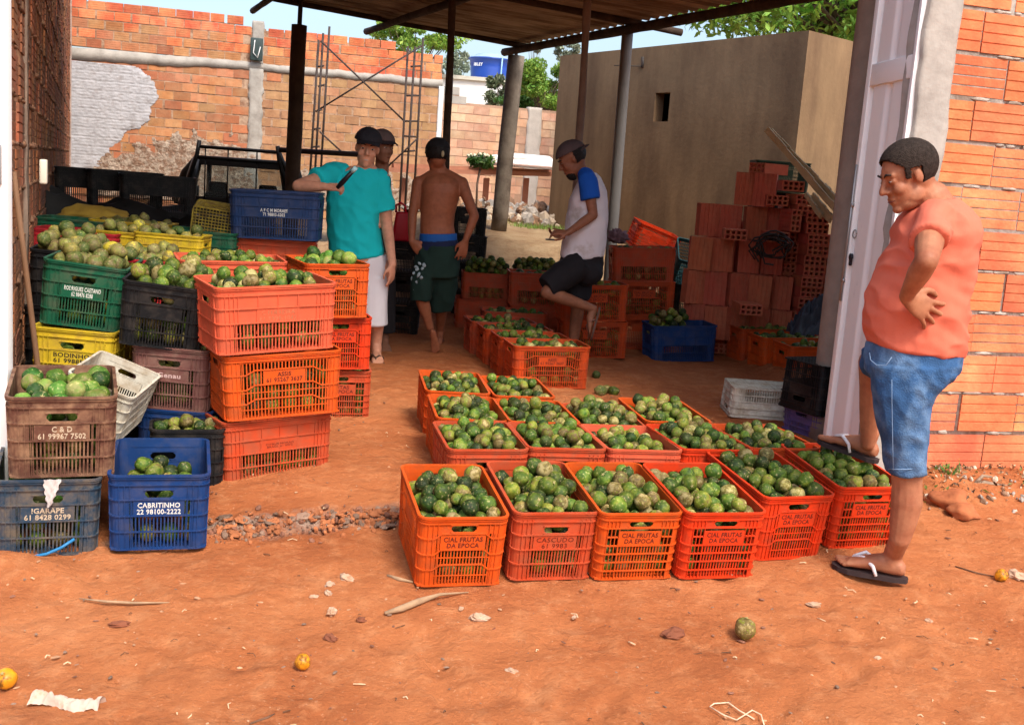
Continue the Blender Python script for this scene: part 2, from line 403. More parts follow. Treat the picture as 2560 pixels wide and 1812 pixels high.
# lower continuation of the back wall
w2 = empty('brick_wall', OB+dR*6.03, (0,0,A_F), 'lower pale brick wall with a stepped end behind the round concrete post', 'wall', 'brick walls')
def toplow(s): return 3.06 if s < .28 else 2.9 if s < .5 else 2.86
mb = MB(); bricks(mb, 0, 5.5, .9, 3.1, top=toplow, groove=False, bl=.28, bh=.147, j=.016, mi=lambda x, z: 1 if (z > 2.8 and x < .5) else 0, skip=lambda x, z: 1.52 < x < 1.78)
mb.build('brickwork', [M_BRICKPALE, M_CONC], w2)
mb = MB(); mb.box(0, 5.5, .007, .15, .6, 2.84); mb.box(0, .27, .007, .15, 2.84, 3.0); mb.build('mortar', [mat('sandy_mortar', (.40,.25,.17), var=.2, bump=.4)], w2)
mb = MB(); rough_column(mb, 1.52, 1.78, -.02, .1, .8, 2.87, 40, 5, .01, .02); mb.build('concrete_column', [mat('pale_concrete', (.47,.42,.37), var=.15, bump=.4)], w2, True)
# stub wall far right so the yard closes behind the tan building
# ---------------------------------------------------------------- tan rendered building
TN = Vector((2.80, 11.5, 0)); TF = Vector((.36, 15.2, 0)); TS = Vector((3.9, 12.45, 0))
M_TAN = mat('tan_cement_render', (.265,.17,.09), rough=.9, var=.16, scale=1.6, bump=.35, bscale=18, col2=(.165,.10,.054), m2=(.40,.66), s2=2.2, stretch=(1, 1, .22))
tb = empty('rendered_building', TN, (0,0,0), 'low flat tan cement rendered building with a small dark window hole', 'building')
def prism(mb, poly, z0, z1):
    n = len(poly); mb.add([(p.x, p.y, z0) for p in poly]+[(p.x, p.y, z1) for p in poly], [tuple(range(n))[::-1], tuple(range(n, 2*n))]+[(i, (i+1) % n, (i+1) % n+n, i+n) for i in range(n)])
dT = (TN-TF); LT = dT.length
# window hole position along the long wall
def on_plane(px, py, A, B):
    d = ray(px, py); n = Vector((-(B-A).y, (B-A).x, 0)).normalized(); t = n.dot(A)/n.dot(d)
    P_ = Vector((0,0,HC))+d*t; return (P_-A).dot((B-A).normalized()), P_.z
h0 = on_plane(1463, 273, TF, TN); h1 = on_plane(1502, 207, TF, TN)
TW = .14; ud = (TN-TF).normalized(); us = (TS-TN).normalized(); TB = TF+(TS-TN)
il = Vector((-ud.y, ud.x, 0))*TW; iN = TN+(-ud+us).normalized()*TW*1.35; iF = TF+(ud+us).normalized()*TW*1.35; iS = TS+(-ud-us).normalized()*TW*1.35; iB = TB+(ud-us).normalized()*TW*1.35
oo = lambda v: v-TN
hA, hB, hz0_, hz1_ = TF+ud*h0[0], TF+ud*h1[0], h0[1], h1[1]
mb = MB()
prism(mb, [oo(TF), oo(hA), oo(hA+il), oo(iF)], .3, 3.28); prism(mb, [oo(hB), oo(TN), oo(iN), oo(hB+il)], .3, 3.28)
prism(mb, [oo(hA), oo(hB), oo(hB+il), oo(hA+il)], .3, hz0_); prism(mb, [oo(hA), oo(hB), oo(hB+il), oo(hA+il)], hz1_, 3.28)
mb.build('long_wall', [M_TAN], tb)
for nm, q in (('side_wall', (TN, TS, iS, iN)), ('back_wall', (TS, TB, iB, iS)), ('end_wall', (TB, TF, iF, iB))):
    mb = MB(); prism(mb, [oo(v) for v in q], .3, 3.28); mb.build(nm, [M_TAN], tb)
mb = MB()
bx = (TS-TN); bxn = bx.normalized()
vs = [TF-TN, Vector((0,0,0)), bx, bx+TF-TN]; cv = sum(vs, Vector())/4; cv.z = 3.09
mb.add([Vector((v.x, v.y, 3.06)).lerp(cv, .03) for v in vs]+[Vector((v.x, v.y, 3.12)).lerp(cv, .03) for v in vs], [(0,1,2,3),(7,6,5,4),(0,4,5,1),(1,5,6,2),(2,6,7,3),(3,7,4,0)])
mb.build('roof_slab', [M_CONC], tb)
mb = MB()
for (x, y, x2, y2) in ((1825, 98, 1852, 96), (1828, 118, 1856, 119)):
    a = aty(x, y, 11.75)-TN; b_ = aty(x2, y2, 11.9)-TN; mb.tube([a, b_], .012, 6)
a = aty(1824, 88, 11.6)-TN; b_ = aty(1824, 122, 11.6)-TN; mb.tube([a, b_], .01, 6)
mb.build('rebar_stub', [mat('rusty_rebar', (.16,.09,.05), var=.3)], tb)
mb = MB(); a = aty(1440, 128, 13.7)-TN; mb.tube([a, aty(1441,142,13.7)-TN, aty(1438,152,13.7)-TN], .02, 6); mb.tube([aty(1376,147,14)-TN, aty(1438,149,13.7)-TN], .006, 5); mb.build('hanging_wire', [mat('dark_wire', (.05,.04,.035))], tb, True)
# ---------------------------------------------------------------- roof shelter
C0 = Vector((-.233, 14.0, 3.25)); P1 = Vector((-3.215, 13.1, 3.477)); P3 = Vector((1.655, 9.4, 3.16))
e1 = (P1-C0).normalized(); e2 = (P3-C0).normalized(); nrm = e2.cross(e1).normalized()
if nrm.z < 0: nrm = -nrm
RL2 = 8.5
sh = empty('shed_roof', C0, (0,0,0), 'open corrugated fibre cement roof on dark rough wooden beams over the yard', 'roof')
M_ROOF = mat('stained_shade_striped_fibre_cement', (.50,.39,.28), rough=.9, var=.2, scale=2, bump=.3, bscale=20, col2=(.22,.145,.09), m2=(.42,.6), s2=9)
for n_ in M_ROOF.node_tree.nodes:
    if n_.bl_idname == 'ShaderNodeMapping': n_.vector_type = 'TEXTURE'; n_.inputs['Rotation'].default_value = (0, 0, rad(196)); n_.inputs['Scale'].default_value = (9, .9, 1)  # stain stretched into stripes that paint the shading of the corrugations
mb = MB(); nt_ = int(RL2/.022); W1 = [0, .9, 1.83, 1.86, 2.7, 3.66, 3.69, 4.6, 5.2]  # outer widths carry the sheet left out of view, added to shade the yard
for off in (0, .008):
    base = len(mb.v)
    for j in range(nt_+1):
        t = j*RL2/nt_; rip = .026*math.sin(2*math.pi*t/.177)
        for k, w in enumerate(W1):
            st = (.014 if w > 1.84 else 0)+(.014 if w > 3.67 else 0)
            jag = .05*noise.noise(Vector((t*1.7, k, 0))) if k in (len(W1)-1,) else 0
            sg = -.03*math.sin(math.pi*(w/5.2))
            mb.v.append(tuple(e1*(w+jag-.03)+e2*(t-.1)+nrm*(rip+off+st+sg)))
    m = len(W1)
    for j in range(nt_):
        for k in range(m-1):
            a = base+j*m+k; f = (a, a+1, a+1+m, a+m); mb.f.append(f if off else f[::-1]); mb.m.append(0)
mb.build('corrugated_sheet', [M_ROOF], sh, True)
M_BEAM = mat('dark_rough_timber', (.055,.035,.024), rough=.9, var=.4, scale=5, bump=.8, bscale=18, col2=(.10,.065,.045), m2=(.45,.65), s2=7)
def log(pts, r, name='beam', parent=sh, m=M_BEAM, n=8, wob=.15, org=C0):
    mb = MB(); P = []; Rr = []
    for a, b in zip(pts, pts[1:]):
        a = Vector(a); b = Vector(b); k = max(2, int((b-a).length/.3))
        for i in range(k):
            P.append(a.lerp(b, i/k))
    P.append(Vector(pts[-1]))
    Q = []
    for i, p in enumerate(P):
        Q.append(p-org+Vector((noise.noise(p*1.3), noise.noise(p*1.3+Vector((5,0,0))), 0))*r*wob*2); Rr.append(r*(1+wob*noise.noise(p*3)))
    mb.tube(Q, Rr, n); return mb.build(name, [m], parent, True)
dn = -nrm*.062
def rp(a, b): return C0+e1*a+e2*b+dn
log([rp(-.1, .35), rp(5.0, .35)], .035)
log([rp(-.42, 3.35), rp(5.1, 3.35)], .035)
log([rp(-.05, 6.6), rp(5.1, 6.6)], .04)
log([rp(-.05, 8.2), rp(5.1, 8.2)], .04)
log([rp(.12, -.05)+dn, rp(.12, 8.35)+dn], .048)
log([rp(1.75, -.55)+dn, rp(1.75, 8.35)+dn], .042)
log([rp(3.15, -.6)+dn, rp(3.15, 8.35)+dn], .036)
# posts (each its own thing)
def post(name, label, top, bot, r0, r1, m, n=14, cat='post', wob=.05, extra=None):
    o = empty(name, (bot[0], bot[1], bot[2]), (0,0,0), label, cat, 'roof posts')
    log([bot, top], r0, 'shaft', o, m, n, wob, Vector(bot)); return o
M_CPOST = mat('weathered_grey_concrete_post', (.20,.165,.13), rough=.95, var=.3, scale=5, bump=.7, bscale=25, col2=(.11,.085,.065), m2=(.45,.65), s2=4)
M_DPOST = mat('dark_weathered_post', (.085,.058,.042), rough=.95, var=.3, scale=6, bump=.7, bscale=25)
M_STICK = mat('bare_debarked_pole', (.22,.15,.115), rough=.85, var=.3, scale=5, bump=.4, bscale=30)
M_IRON = mat('rusty_iron', (.05,.035,.03), rough=.7, var=.3)
o = post('roof_post', 'thick round weathered concrete post standing in the sunny yard', (-.222, 14, 3.10), (-.298, 14, .90), .105, .11, M_CPOST)
mb = MB(); mb.tube([(.07,0,2.15),(.075,0,2.45)], .022, 6); mb.build('iron_bracket', [M_IRON], o)
o = post('roof_post', 'dark square topped post at the left end of the shed roof behind the pickup', (-2.72, 12.8, 3.13), (-2.73, 12.8, .1), .088, .09, M_DPOST)
mb = MB(); mb.tube([(.015,0,3.0),(.02,-.0,3.36)], .03, 6); mb.build('iron_bracket', [M_IRON], o)
post('roof_post', 'slim nearly black wooden post beside the shirtless man', (-.75, 9.8, 3.22), (-.69, 9.8, .14), .034, .034, M_BEAM, wob=.12)
post('roof_post', 'thin crooked bare wooden pole rising behind the man in the blue and white shirt', (.395, 9.0, 3.19), (.45, 9.0, .14), .030, .030, M_STICK, wob=.35)
o = post('roof_post', 'smooth grey pipe post in front of the tan building', (.90, 11.0, 3.12), (.93, 11.0, .2), .056, .056, mat('grey_painted_pipe', (.20,.19,.18), rough=.6, var=.15, scale=3, bump=.1), wob=.01)
post('door_post', 'thick grey brown round post standing right behind the white door', (1.895, 6.3, 3.3), (1.90, 6.3, .1), .105, .105, mat('grey_brown_post', (.27,.215,.175), rough=.9, var=.25, scale=5, bump=.5, bscale=30), wob=.02)
# ---------------------------------------------------------------- doors
M_WHITE = mat('white_enamel', (.90,.90,.88), rough=.35, var=.03, scale=3, bump=.03, spec=.5, col2=(.66,.66,.66), m2=(.62,.8), s2=6)
DF = Vector((1.765, 5.81, .19)); DH = Vector((1.815, 5.25, .19)); dd = DH-DF; aD = math.atan2(dd.y, dd.x); DL = Vector((dd.x, dd.y, 0)).length
door = empty('metal_door', DF, (0,0,aD), 'white ribbed metal door leaf standing open behind the man in the orange shirt', 'door', 'white metal doors')
mb = MB(); nseg = 40; H_ = 2.9
def dprof(s):
    ph = ((s-.05)/.235) % 1
    return -.016*max(0, min(1, 3*math.sin(math.pi*ph)-.6))
for zA, zB in ((.04, 1.95), (2.06, H_)):
    b0 = len(mb.v)
    for i in range(nseg+1):
        s = .05+(DL-.08)*i/nseg; y = dprof(s)
        for z in (zA, zB):
            mb.v.append((s, y, z)); mb.v.append((s, y+.002, z))
    for i in range(nseg):
        a = b0+i*4; mb.f += [(a, a+4, a+6, a+2), (a+1, a+3, a+7, a+5)]; mb.m += [0, 0]
mb.build('ribbed_panel', [M_WHITE], door, True)
mb = MB(); mb.box(0, .05, -.028, .012, 0, H_); mb.box(DL-.03, DL, -.028, .012, 0, H_); mb.box(.05, DL-.03, -.026, .010, 1.95, 2.06); mb.box(.05, DL-.03, -.026, .010, 0, .04)
rounded('door_frame', mb, [M_WHITE], door, .003)
mb = MB(); mb.tube([(.035,-.036,.83),(.035,-.036,1.55)], .007, 8); mb.box(.022, .05, -.04, -.028, 1.33, 1.35); mb.box(.022, .05, -.04, -.028, .93, .95)
mb.build('bolt', [mat('worn_steel', (.35,.34,.33), rough=.4, metal=.7)], door, True)
mb = MB(); mb.tube([(.085,-.020,1.07),(.085,-.032,1.07)], .018, 14); mb.tube([(.085,-.020,1.035),(.085,-.030,1.035)], .013, 12); mb.box(.074, .096, -.03, -.02, 1.035, 1.07); mb.build('lock', [mat('black_lock', (.015,.013,.02), rough=.4)], door, True)
mb = MB(); mb.tube([(.085+.022*math.cos(t), -.021, 1.19+.022*math.sin(t)) for t in [i*.5 for i in range(13)]], .0035, 5); mb.build('knob', [mat('worn_steel', (.3,.3,.3))], door, True)
# left door leaf, seen at the very edge of the picture
lx = aty(21, 700, 4.15).x
d2 = empty('metal_door', (lx-.78, 4.15, .05), (0,0,0), 'white metal door leaf at the far left edge of the picture', 'door', 'white metal doors')
mb = MB(); mb.box(.74, .78, -.02, .03, 0, 2.9); mb.box(0, .04, -.02, .03, 0, 2.9); mb.box(.04, .74, -.018, .025, 0, .06); mb.box(.04, .74, -.018, .025, 1.3, 1.38); mb.box(.04, .74, -.018, .025, 2.84, 2.9)
rounded('door_frame', mb, [M_WHITE], d2, .003)
mb = MB()
for i in range(5): mb.box(.05+.138*i, .17+.138*i, -.012, .003, .07, 1.29); mb.box(.05+.138*i, .17+.138*i, -.012, .003, 1.39, 2.83)
mb.box(.04, .74, .004, .008, .06, 2.84); mb.build('ribbed_panel', [M_WHITE], d2)
mb = MB(); mb.box(.735, .765, -.035, -.0205, 1.32, 1.47); rounded('latch', mb, [mat('worn_steel', (.3,.3,.3))], d2, .004)
sk = aty(29, 382, 4.30)
so = empty('wall_socket', (sk.x+.03, 4.47, sk.z-.05), (0,0,aL), 'small cream socket box on the left brick wall just beyond the door', 'socket')
mb = MB(); mb.box(-.045, .045, -.03, .0, 0, .10); rounded('box', mb, [mat('cream_plastic', (.6,.56,.45), rough=.4)], so, .008)
# ---------------------------------------------------------------- background
M_WALLW = mat('white_painted_wall', (.72,.73,.74), var=.06, scale=1, bump=.1)
wh = empty('white_building', aty(1000, 230, 31), (0,0,A_F*.3), 'plain white building beyond the low wall carrying the blue tank', 'building')
zt = aty(1060, 172, 31).z; zb_ = wh.location.z
mb = MB(); mb.box(-2.5, 2.9, 0, 4, -3.5, zt-zb_-.1); mb.build('wall', [M_WALLW], wh)
mb = MB(); mb.box(-2.6, 3.0, -.1, 4.1, zt-zb_-.1, zt-zb_); mb.build('roof_slab', [mat('weathered_slab', (.5,.48,.42), var=.15)], wh)
tp = aty(1093, 171, 32); tw = .60
tk = empty('water_tank', (tp.x, 33.2, zt+.01), (0,0,rad(8)), 'round blue plastic water tank with a lid on the white building', 'water tank')
mb = MB(); prof = [(0,0),(.50,0),(.52,.03),(.545,.2),(.54,.22),(.565,.42),(.56,.44),(.59,.66),(.625,.67),(.63,.71),(.60,.72)]
def lathe(mb, prof, n=32, mi=0, c=(0,0,0)):
    b0 = len(mb.v)
    for r, z in prof:
        for i in range(n):
            a = 2*math.pi*i/n; mb.v.append((c[0]+r*math.cos(a), c[1]+r*math.sin(a), c[2]+z))
    for k in range(len(prof)-1):
        for i in range(n):
            a = b0+k*n+i; b = b0+k*n+(i+1) % n; mb.f.append((a, b, b+n, a+n)); mb.m.append(mi)
lathe(mb, prof); mb.build('tank_body', [mat('blue_tank_plastic', (.012,.055,.32), rough=.35, var=.1, scale=2, bump=0, spec=.5)], tk, True)
mb = MB(); lathe(mb, [(.62,.715),(.56,.76),(.42,.80),(.40,.83),(.2,.87),(.0,.88)], 32); mb.build('lid', [mat('pale_blue_lid', (.30,.42,.55), rough=.5)], tk, True)
mb = MB(); mb.tube([(.27,-.60,.75),(.26,-.58,.3),(.25,-.56,-.02)], .02, 6); mb.build('pipe', [mat('pale_pipe', (.3,.5,.7))], tk, True)
tk.scale = (1.05, 1.05, 1.02)
# ---------------------------------------------------------------- lettering
TXT = {}
def inkmat(name, c, **k):
    m = mat(name, c, bump=0, **k); nt = m.node_tree; b = nt.nodes['Principled BSDF']; tc = nt.nodes.new('ShaderNodeTexCoord'); n = nt.nodes.new('ShaderNodeTexNoise'); n.inputs['Scale'].default_value = 90; n.inputs['Detail'].default_value = 4
    r = nt.nodes.new('ShaderNodeMapRange'); r.inputs['From Min'].default_value = .3; r.inputs['From Max'].default_value = .42; r.inputs['To Min'].default_value = .15; nt.links.new(tc.outputs['Object'], n.inputs['Vector']); nt.links.new(n.outputs['Fac'], r.inputs['Value']); nt.links.new(r.outputs[0], b.inputs['Alpha']); return m
def text_mesh(txt, w, h, bold=.02, sx=1.):
    key = (txt, w, h, bold)
    if key in TXT: return TXT[key]
    cu = bpy.data.curves.new('lettering', 'FONT'); cu.body = txt; cu.align_x = 'CENTER'; cu.align_y = 'CENTER'
    cu.offset = bold; cu.extrude = .004; cu.space_line = .92; cu.resolution_u = 2; cu.space_character = 1.06
    o = bpy.data.objects.new('tmp', cu); COL.objects.link(o)
    dg = bpy.context.evaluated_depsgraph_get(); me = bpy.data.meshes.new_from_object(o.evaluated_get(dg))
    bpy.data.objects.remove(o); bpy.data.curves.remove(cu)
    me.materials.clear()
    xs = [v.co.x for v in me.vertices]; ys = [v.co.y for v in me.vertices]
    cx, cy = (min(xs)+max(xs))/2, (min(ys)+max(ys))/2; kx = w/(max(xs)-min(xs)); ky = h/(max(ys)-min(ys))
    kz = .12
    for v in me.vertices:
        # text stands in the local xz plane facing -y
        v.co = Vector(((v.co.x-cx)*kx, -v.co.z*kz, (v.co.y-cy)*ky))
    me.update(); TXT[key] = me; return me
tme = text_mesh('IBLEY', .30, .09, .03)
o = link('lettering', tme, [mat('white_print', (.8,.82,.85), bump=0, var=.05)], tk); o.location = (-.38, -.455, .50); o.rotation_euler = (0, 0, rad(-40))
# ---------------------------------------------------------------- plastic crates
TPR = .955; RC = .034
def crate_meshes(fw, fd, H, style):
    """returns (body mesh, rim mesh, base mesh); front is -y, face width fw, depth fd"""
    body = MB(); rim = MB(); bas = MB()
    def tp(h): return TPR+(1-TPR)*h/H
    sides = [((-fw/2, -fd/2), (1, 0), (0, -1), fw), ((fw/2, -fd/2), (0, 1), (1, 0), fd), ((fw/2, fd/2), (-1, 0), (0, 1), fw), ((-fw/2, fd/2), (0, -1), (-1, 0), fd)]
    def pt(si, s, o, h):
        (ox, oy), (dx, dy), (nx_, ny_), L_ = sides[si]
        k = tp(h); return Vector(((ox+dx*s)*k+nx_*o, (oy+dy*s)*k+ny_*o, h))
    def sbox(mb, si, s0, s1, h0, h1, o0, o1):
        vs = [pt(si, s0, o0, h0), pt(si, s1, o0, h0), pt(si, s1, o1, h0), pt(si, s0, o1, h0), pt(si, s0, o0, h1), pt(si, s1, o0, h1), pt(si, s1, o1, h1), pt(si, s0, o1, h1)]
        mb.add(vs, [(0,1,2,3),(7,6,5,4),(4,5,1,0),(5,6,2,1),(6,7,3,2),(7,4,0,3)])
    def loop(mb, h0, h1, o0, o1, a0=None, a1=None, dip=None):
        # closed rectangular section band round the crate
        path = []
        for si in range(4):
            L_ = sides[si][3]
            xs = [RC, L_*.17, L_*.25, L_*.5, L_*.75, L_*.83, L_-RC] if dip else [RC, L_-RC]
            for s in xs: path.append((si, s, None))
            for k in range(1, 4): path.append((si, None, k*math.pi/8))
        n = len(path); b0 = len(mb.v)
        for (si, s, ang) in path:
            for (o, h) in ((o0, h0), (o1, h0), (o1, h1), (o0, h1)):
                if s is not None:
                    L_ = sides[si][3]; hh = h+(dip if dip and L_*.2 < s < L_*.8 else 0)
                    mb.v.append(tuple(pt(si, s, o, hh)))
                else:
                    c = pt(si, sides[si][3]-RC, -RC, h)
                    (ox, oy), (dx, dy), (nx_, ny_), L_ = sides[si]
                    d = Vector((nx_*math.cos(ang)+dx*math.sin(ang), ny_*math.cos(ang)+dy*math.sin(ang), 0))
                    mb.v.append(tuple(c+d*(RC+o)))
        for i in range(n):
            a = b0+i*4; b = b0+((i+1) % n)*4
            for k in range(4): mb.f.append((a+k, b+k, b+(k+1) % 4, a+(k+1) % 4)); mb.m.append(0)
    def corner(mb, h0, h1, e0=.0, t=.0025):
        for si in range(4):
            pts = []
            L_ = sides[si][3]
            for h in (h0, h1):
                row = [pt(si, L_-RC-e0, 0, h)]
                c = pt(si, L_-RC, -RC, h); (ox, oy), (dx, dy), (nx_, ny_), _ = sides[si]
                for k in range(5):
                    a = k*math.pi/8; row.append(c+Vector((nx_*math.cos(a)+dx*math.sin(a), ny_*math.cos(a)+dy*math.sin(a), 0))*RC)
                row.append(pt((si+1) % 4, RC+e0, 0, h)); pts.append(row)
            n = len(pts[0]); ins = []
            cen = Vector((0, 0, 0))
            vs = pts[0]+pts[1]
            inn = [p-Vector((p.x, p.y, 0)).normalized()*t*1.4 for p in vs]
            mb.add(vs+inn, [(i, i+1, i+1+n, i+n) for i in range(n-1)]+[(i+2*n, i+3*n, i+1+3*n, i+1+2*n) for i in range(n-1)]+[(0, n, 3*n, 2*n), (n-1, 3*n-1, 4*n-1, 2*n-1)])
    rib = .006 if style != 'slat' else .007
    hs = {'arch': [.0, .235, .455, .685, .90], 'slat': [.0, .235, .45, .665, .86], 'grid': [.0, .13, .26, .385, .51, .77, .89]}[style]
    for i, f in enumerate(hs):
        dip = .02*H/.28 if (style == 'arch' and 0 < i < 4) else None
        loop(body, f*H, f*H+.0055, -.001, rib, dip=dip)
    loop(body, H*.945, H*.945+.004, -.001, rib)
    loop(rim, H-.009, H, -.004, rib+.002); loop(rim, H*.875, H-.009, -.0035, 0.)
    # corners
    if style == 'grid':
        corner(body, .0, H*.88, .0, .002)
        for si in range(4):
            for s in (RC*.3,): pass
    else: corner(body, .0, H*.88, .018)
    for si in range(4):
        L_ = sides[si][3]; short = (si % 2 == 0) == (fw <= fd)
        e = RC+.018 if style != 'grid' else RC
        # vertical ribs near the corners
        for s in ([RC, RC+.02, RC+.04, L_-RC-.04, L_-RC-.02, L_-RC] if style != 'grid' else [RC+.017*i for i in range(4)]+[L_-RC-.017*i for i in range(4)]):
            sbox(body, si, s-.0015, s+.0015, 0, H*.9, -.002, rib-.001)
        a, b = e+.012, L_-e-.012
        if style == 'grid': a, b = RC+.052, L_-RC-.052
        # label zone
        lw = (.19 if short else .20); l0, l1 = L_/2-lw/2, L_/2+lw/2; hl0, hl1 = (.455*H, .685*H)
        if style == 'slat': hl0, hl1 = .45*H, .665*H
        if style == 'grid': hl0, hl1 = .51*H, .77*H-.01
        lift = .02*H/.28 if style == 'arch' else 0
        if style == 'grid': sbox(body, si, RC, l0-.004, .64*H, .64*H+.0055, -.001, rib); sbox(body, si, l1+.004, L_-RC, .64*H, .64*H+.0055, -.001, rib)
        sbox(body, si, l0, l1, hl0+lift+.002, hl1+lift-.002, -.003, .0015)
        pitch = .0135 if short else .0165
        bands = [(.0, .235), (.235, .455), (.455, .685), (.685, .9)] if style == 'arch' else [(0, .26), (.26, .51), (.51, .77), (.77, .905)] if style == 'grid' else [(0, .235), (.235, .45), (.45, .665), (.665, .86)]
        for bi, (f0, f1) in enumerate(bands):
            z0 = f0*H+(lift if bi > 0 else 0); z1 = f1*H+(lift if bi < 3 else 0)
            if bi == 3 and short:
                # handle opening
                hw = .052; hz0, hz1 = (z0+.010, z0+.040) if style != 'grid' else (z0+.008, z0+.034)
                sbox(body, si, e, L_/2-hw, z0, z1, -.003, 0); sbox(body, si, L_/2+hw, L_-e, z0, z1, -.003, 0)
                sbox(body, si, L_/2-hw, L_/2+hw, z0, hz0, -.003, 0); sbox(body, si, L_/2-hw, L_/2+hw, hz1, z1, -.003, 0)
                for sg in (-1, 1):
                    for q in (0, 1):
                        # chamfered corners of the opening
                        zc = hz0 if q == 0 else hz1; zs = 1 if q == 0 else -1; sc_ = L_/2+sg*hw
                        p = [pt(si, sc_, .0, zc), pt(si, sc_-sg*.010, .0, zc), pt(si, sc_, .0, zc+zs*.010)]
                        p2 = [pt(si, sc_, -.003, zc), pt(si, sc_-sg*.010, -.003, zc), pt(si, sc_, -.003, zc+zs*.010)]
                        body.add(p+p2, [(0,1,2), (5,4,3), (1,4,5,2)])
                sbox(body, si, L_/2-hw-.004, L_/2+hw+.004, hz0-.004, hz0, -.003, .006); sbox(body, si, L_/2-hw-.004, L_/2+hw+.004, hz1, hz1+.004, -.003, .006)
                continue
            if style == 'slat' and bi >= 2 and not short:
                sbox(body, si, e, L_-e, z0, z1, -.003, 0)
                for k in range(1, 6): sbox(body, si, L_*k/6-.0015, L_*k/6+.0015, z0, z1, 0, .005)
                continue
            if bi == 3 and style == 'slat': continue
            s = a
            if style != 'grid' and (a-e) > 0: sbox(body, si, e-.004, a, z0, z1, -.003, 0); sbox(body, si, b, L_-e+.004, z0, z1, -.003, 0)
            while s < b-.004:
                if not (bi == 2 and l0-.006 < s < l1+.002):
                    sbox(body, si, s, s+.0055, z0, z1, -.003, .001)
                s += pitch
            if style == 'arch' and bi < 2: sbox(body, si, a, b, (z0+z1)/2-.002, (z0+z1)/2+.002, -.002, .0022)
    # base
    k = TPR
    if style == 'slat' or True:
        nx_ = int(fw/.028); ny_ = int(fd/.028)
        for i in range(nx_+1):
            x = (-fw/2+fw*i/nx_)*k*.985; bas.box(x-.003, x+.003, -fd/2*k, fd/2*k, .002, .009)
        for i in range(ny_+1):
            y = (-fd/2+fd*i/ny_)*k*.985; bas.box(-fw/2*k, fw/2*k, y-.0035, y+.0035, .001, .010)
    return body.mesh('crate_body'), rim.mesh('crate_rim'), bas.mesh('crate_base')
CM = {}
def crate_set(dims, face, style):
    key = (dims, face, style)
    if key not in CM:
        W, L_, H = dims; fw, fd = (L_, W) if face == 'L' else (W, L_)
        CM[key] = crate_meshes(fw, fd, H, style)+(fw, fd, H)
    return CM[key]
def cratemat(name, c, dirt=(.16,.075,.035), d=(.5,.75), rough=.5, var=.2):
    return mat('crate_'+name, c, rough=rough, var=var, scale=7, bump=.06, bscale=60, col2=dirt, m2=(d[0]-.06, d[1]-.03), s2=13, spec=.18)
PL = dict(darkgreen=cratemat('dark_green', (.012,.028,.018), (.03,.035,.025), (.5,.75)),
    orange=cratemat('orange', (.56,.076,.009), (.36,.075,.022), (.5,.78)), red=cratemat('red_orange', (.60,.040,.008), (.36,.05,.02), (.5,.78)),
    brick=cratemat('faded_red', (.46,.058,.018), (.34,.085,.04), (.45,.75)), salmon=cratemat('salmon', (.58,.095,.042), (.44,.10,.05), (.5,.8)),
    brown=cratemat('brown', (.105,.045,.030), (.27,.155,.09), (.48,.68)), blue=cratemat('blue', (.008,.036,.135), (.05,.06,.12), (.5,.78)), navy=cratemat('navy', (.010,.030,.095), (.04,.05,.10), (.5,.78)),
    slate=cratemat('dusty_blue', (.022,.045,.075), (.13,.105,.08), (.47,.67)), green=cratemat('green', (.008,.085,.042), (.08,.10,.06), (.5,.75)),
    yellow=cratemat('yellow', (.52,.37,.02), (.35,.22,.04), (.5,.75)), dullyellow=cratemat('dull_yellow', (.33,.25,.03), (.16,.11,.03), (.4,.65)), black=cratemat('black', (.009,.009,.010), (.045,.036,.03), (.52,.78)),
    mauve=cratemat('mauve', (.15,.062,.052), (.21,.12,.09), (.5,.7)), crimson=cratemat('crimson', (.42,.02,.03), (.2,.03,.02), (.5,.75)),
    white=cratemat('dirty_white', (.58,.55,.46), (.36,.28,.19), (.45,.7)), purple=cratemat('purple', (.13,.09,.25), (.12,.09,.12), (.5,.75)),
    darkor=cratemat('dull_orange', (.50,.062,.010), (.28,.05,.02), (.45,.75)), teal=cratemat('teal', (.02,.10,.11), (.05,.07,.06), (.5,.7)))
INKS = dict(dark=inkmat('dark_ink', (.10,.012,.005), var=.3, scale=30), white=inkmat('white_ink', (.60,.60,.55), var=.15, scale=40), cream=inkmat('cream_ink', (.46,.37,.26), var=.25, scale=40), black=inkmat('black_ink', (.02,.015,.01)), faint=inkmat('faint_ink', (.38,.13,.06), var=.3, scale=30), pink=inkmat('pale_pink_ink', (.55,.38,.35)))
CRATES = {}
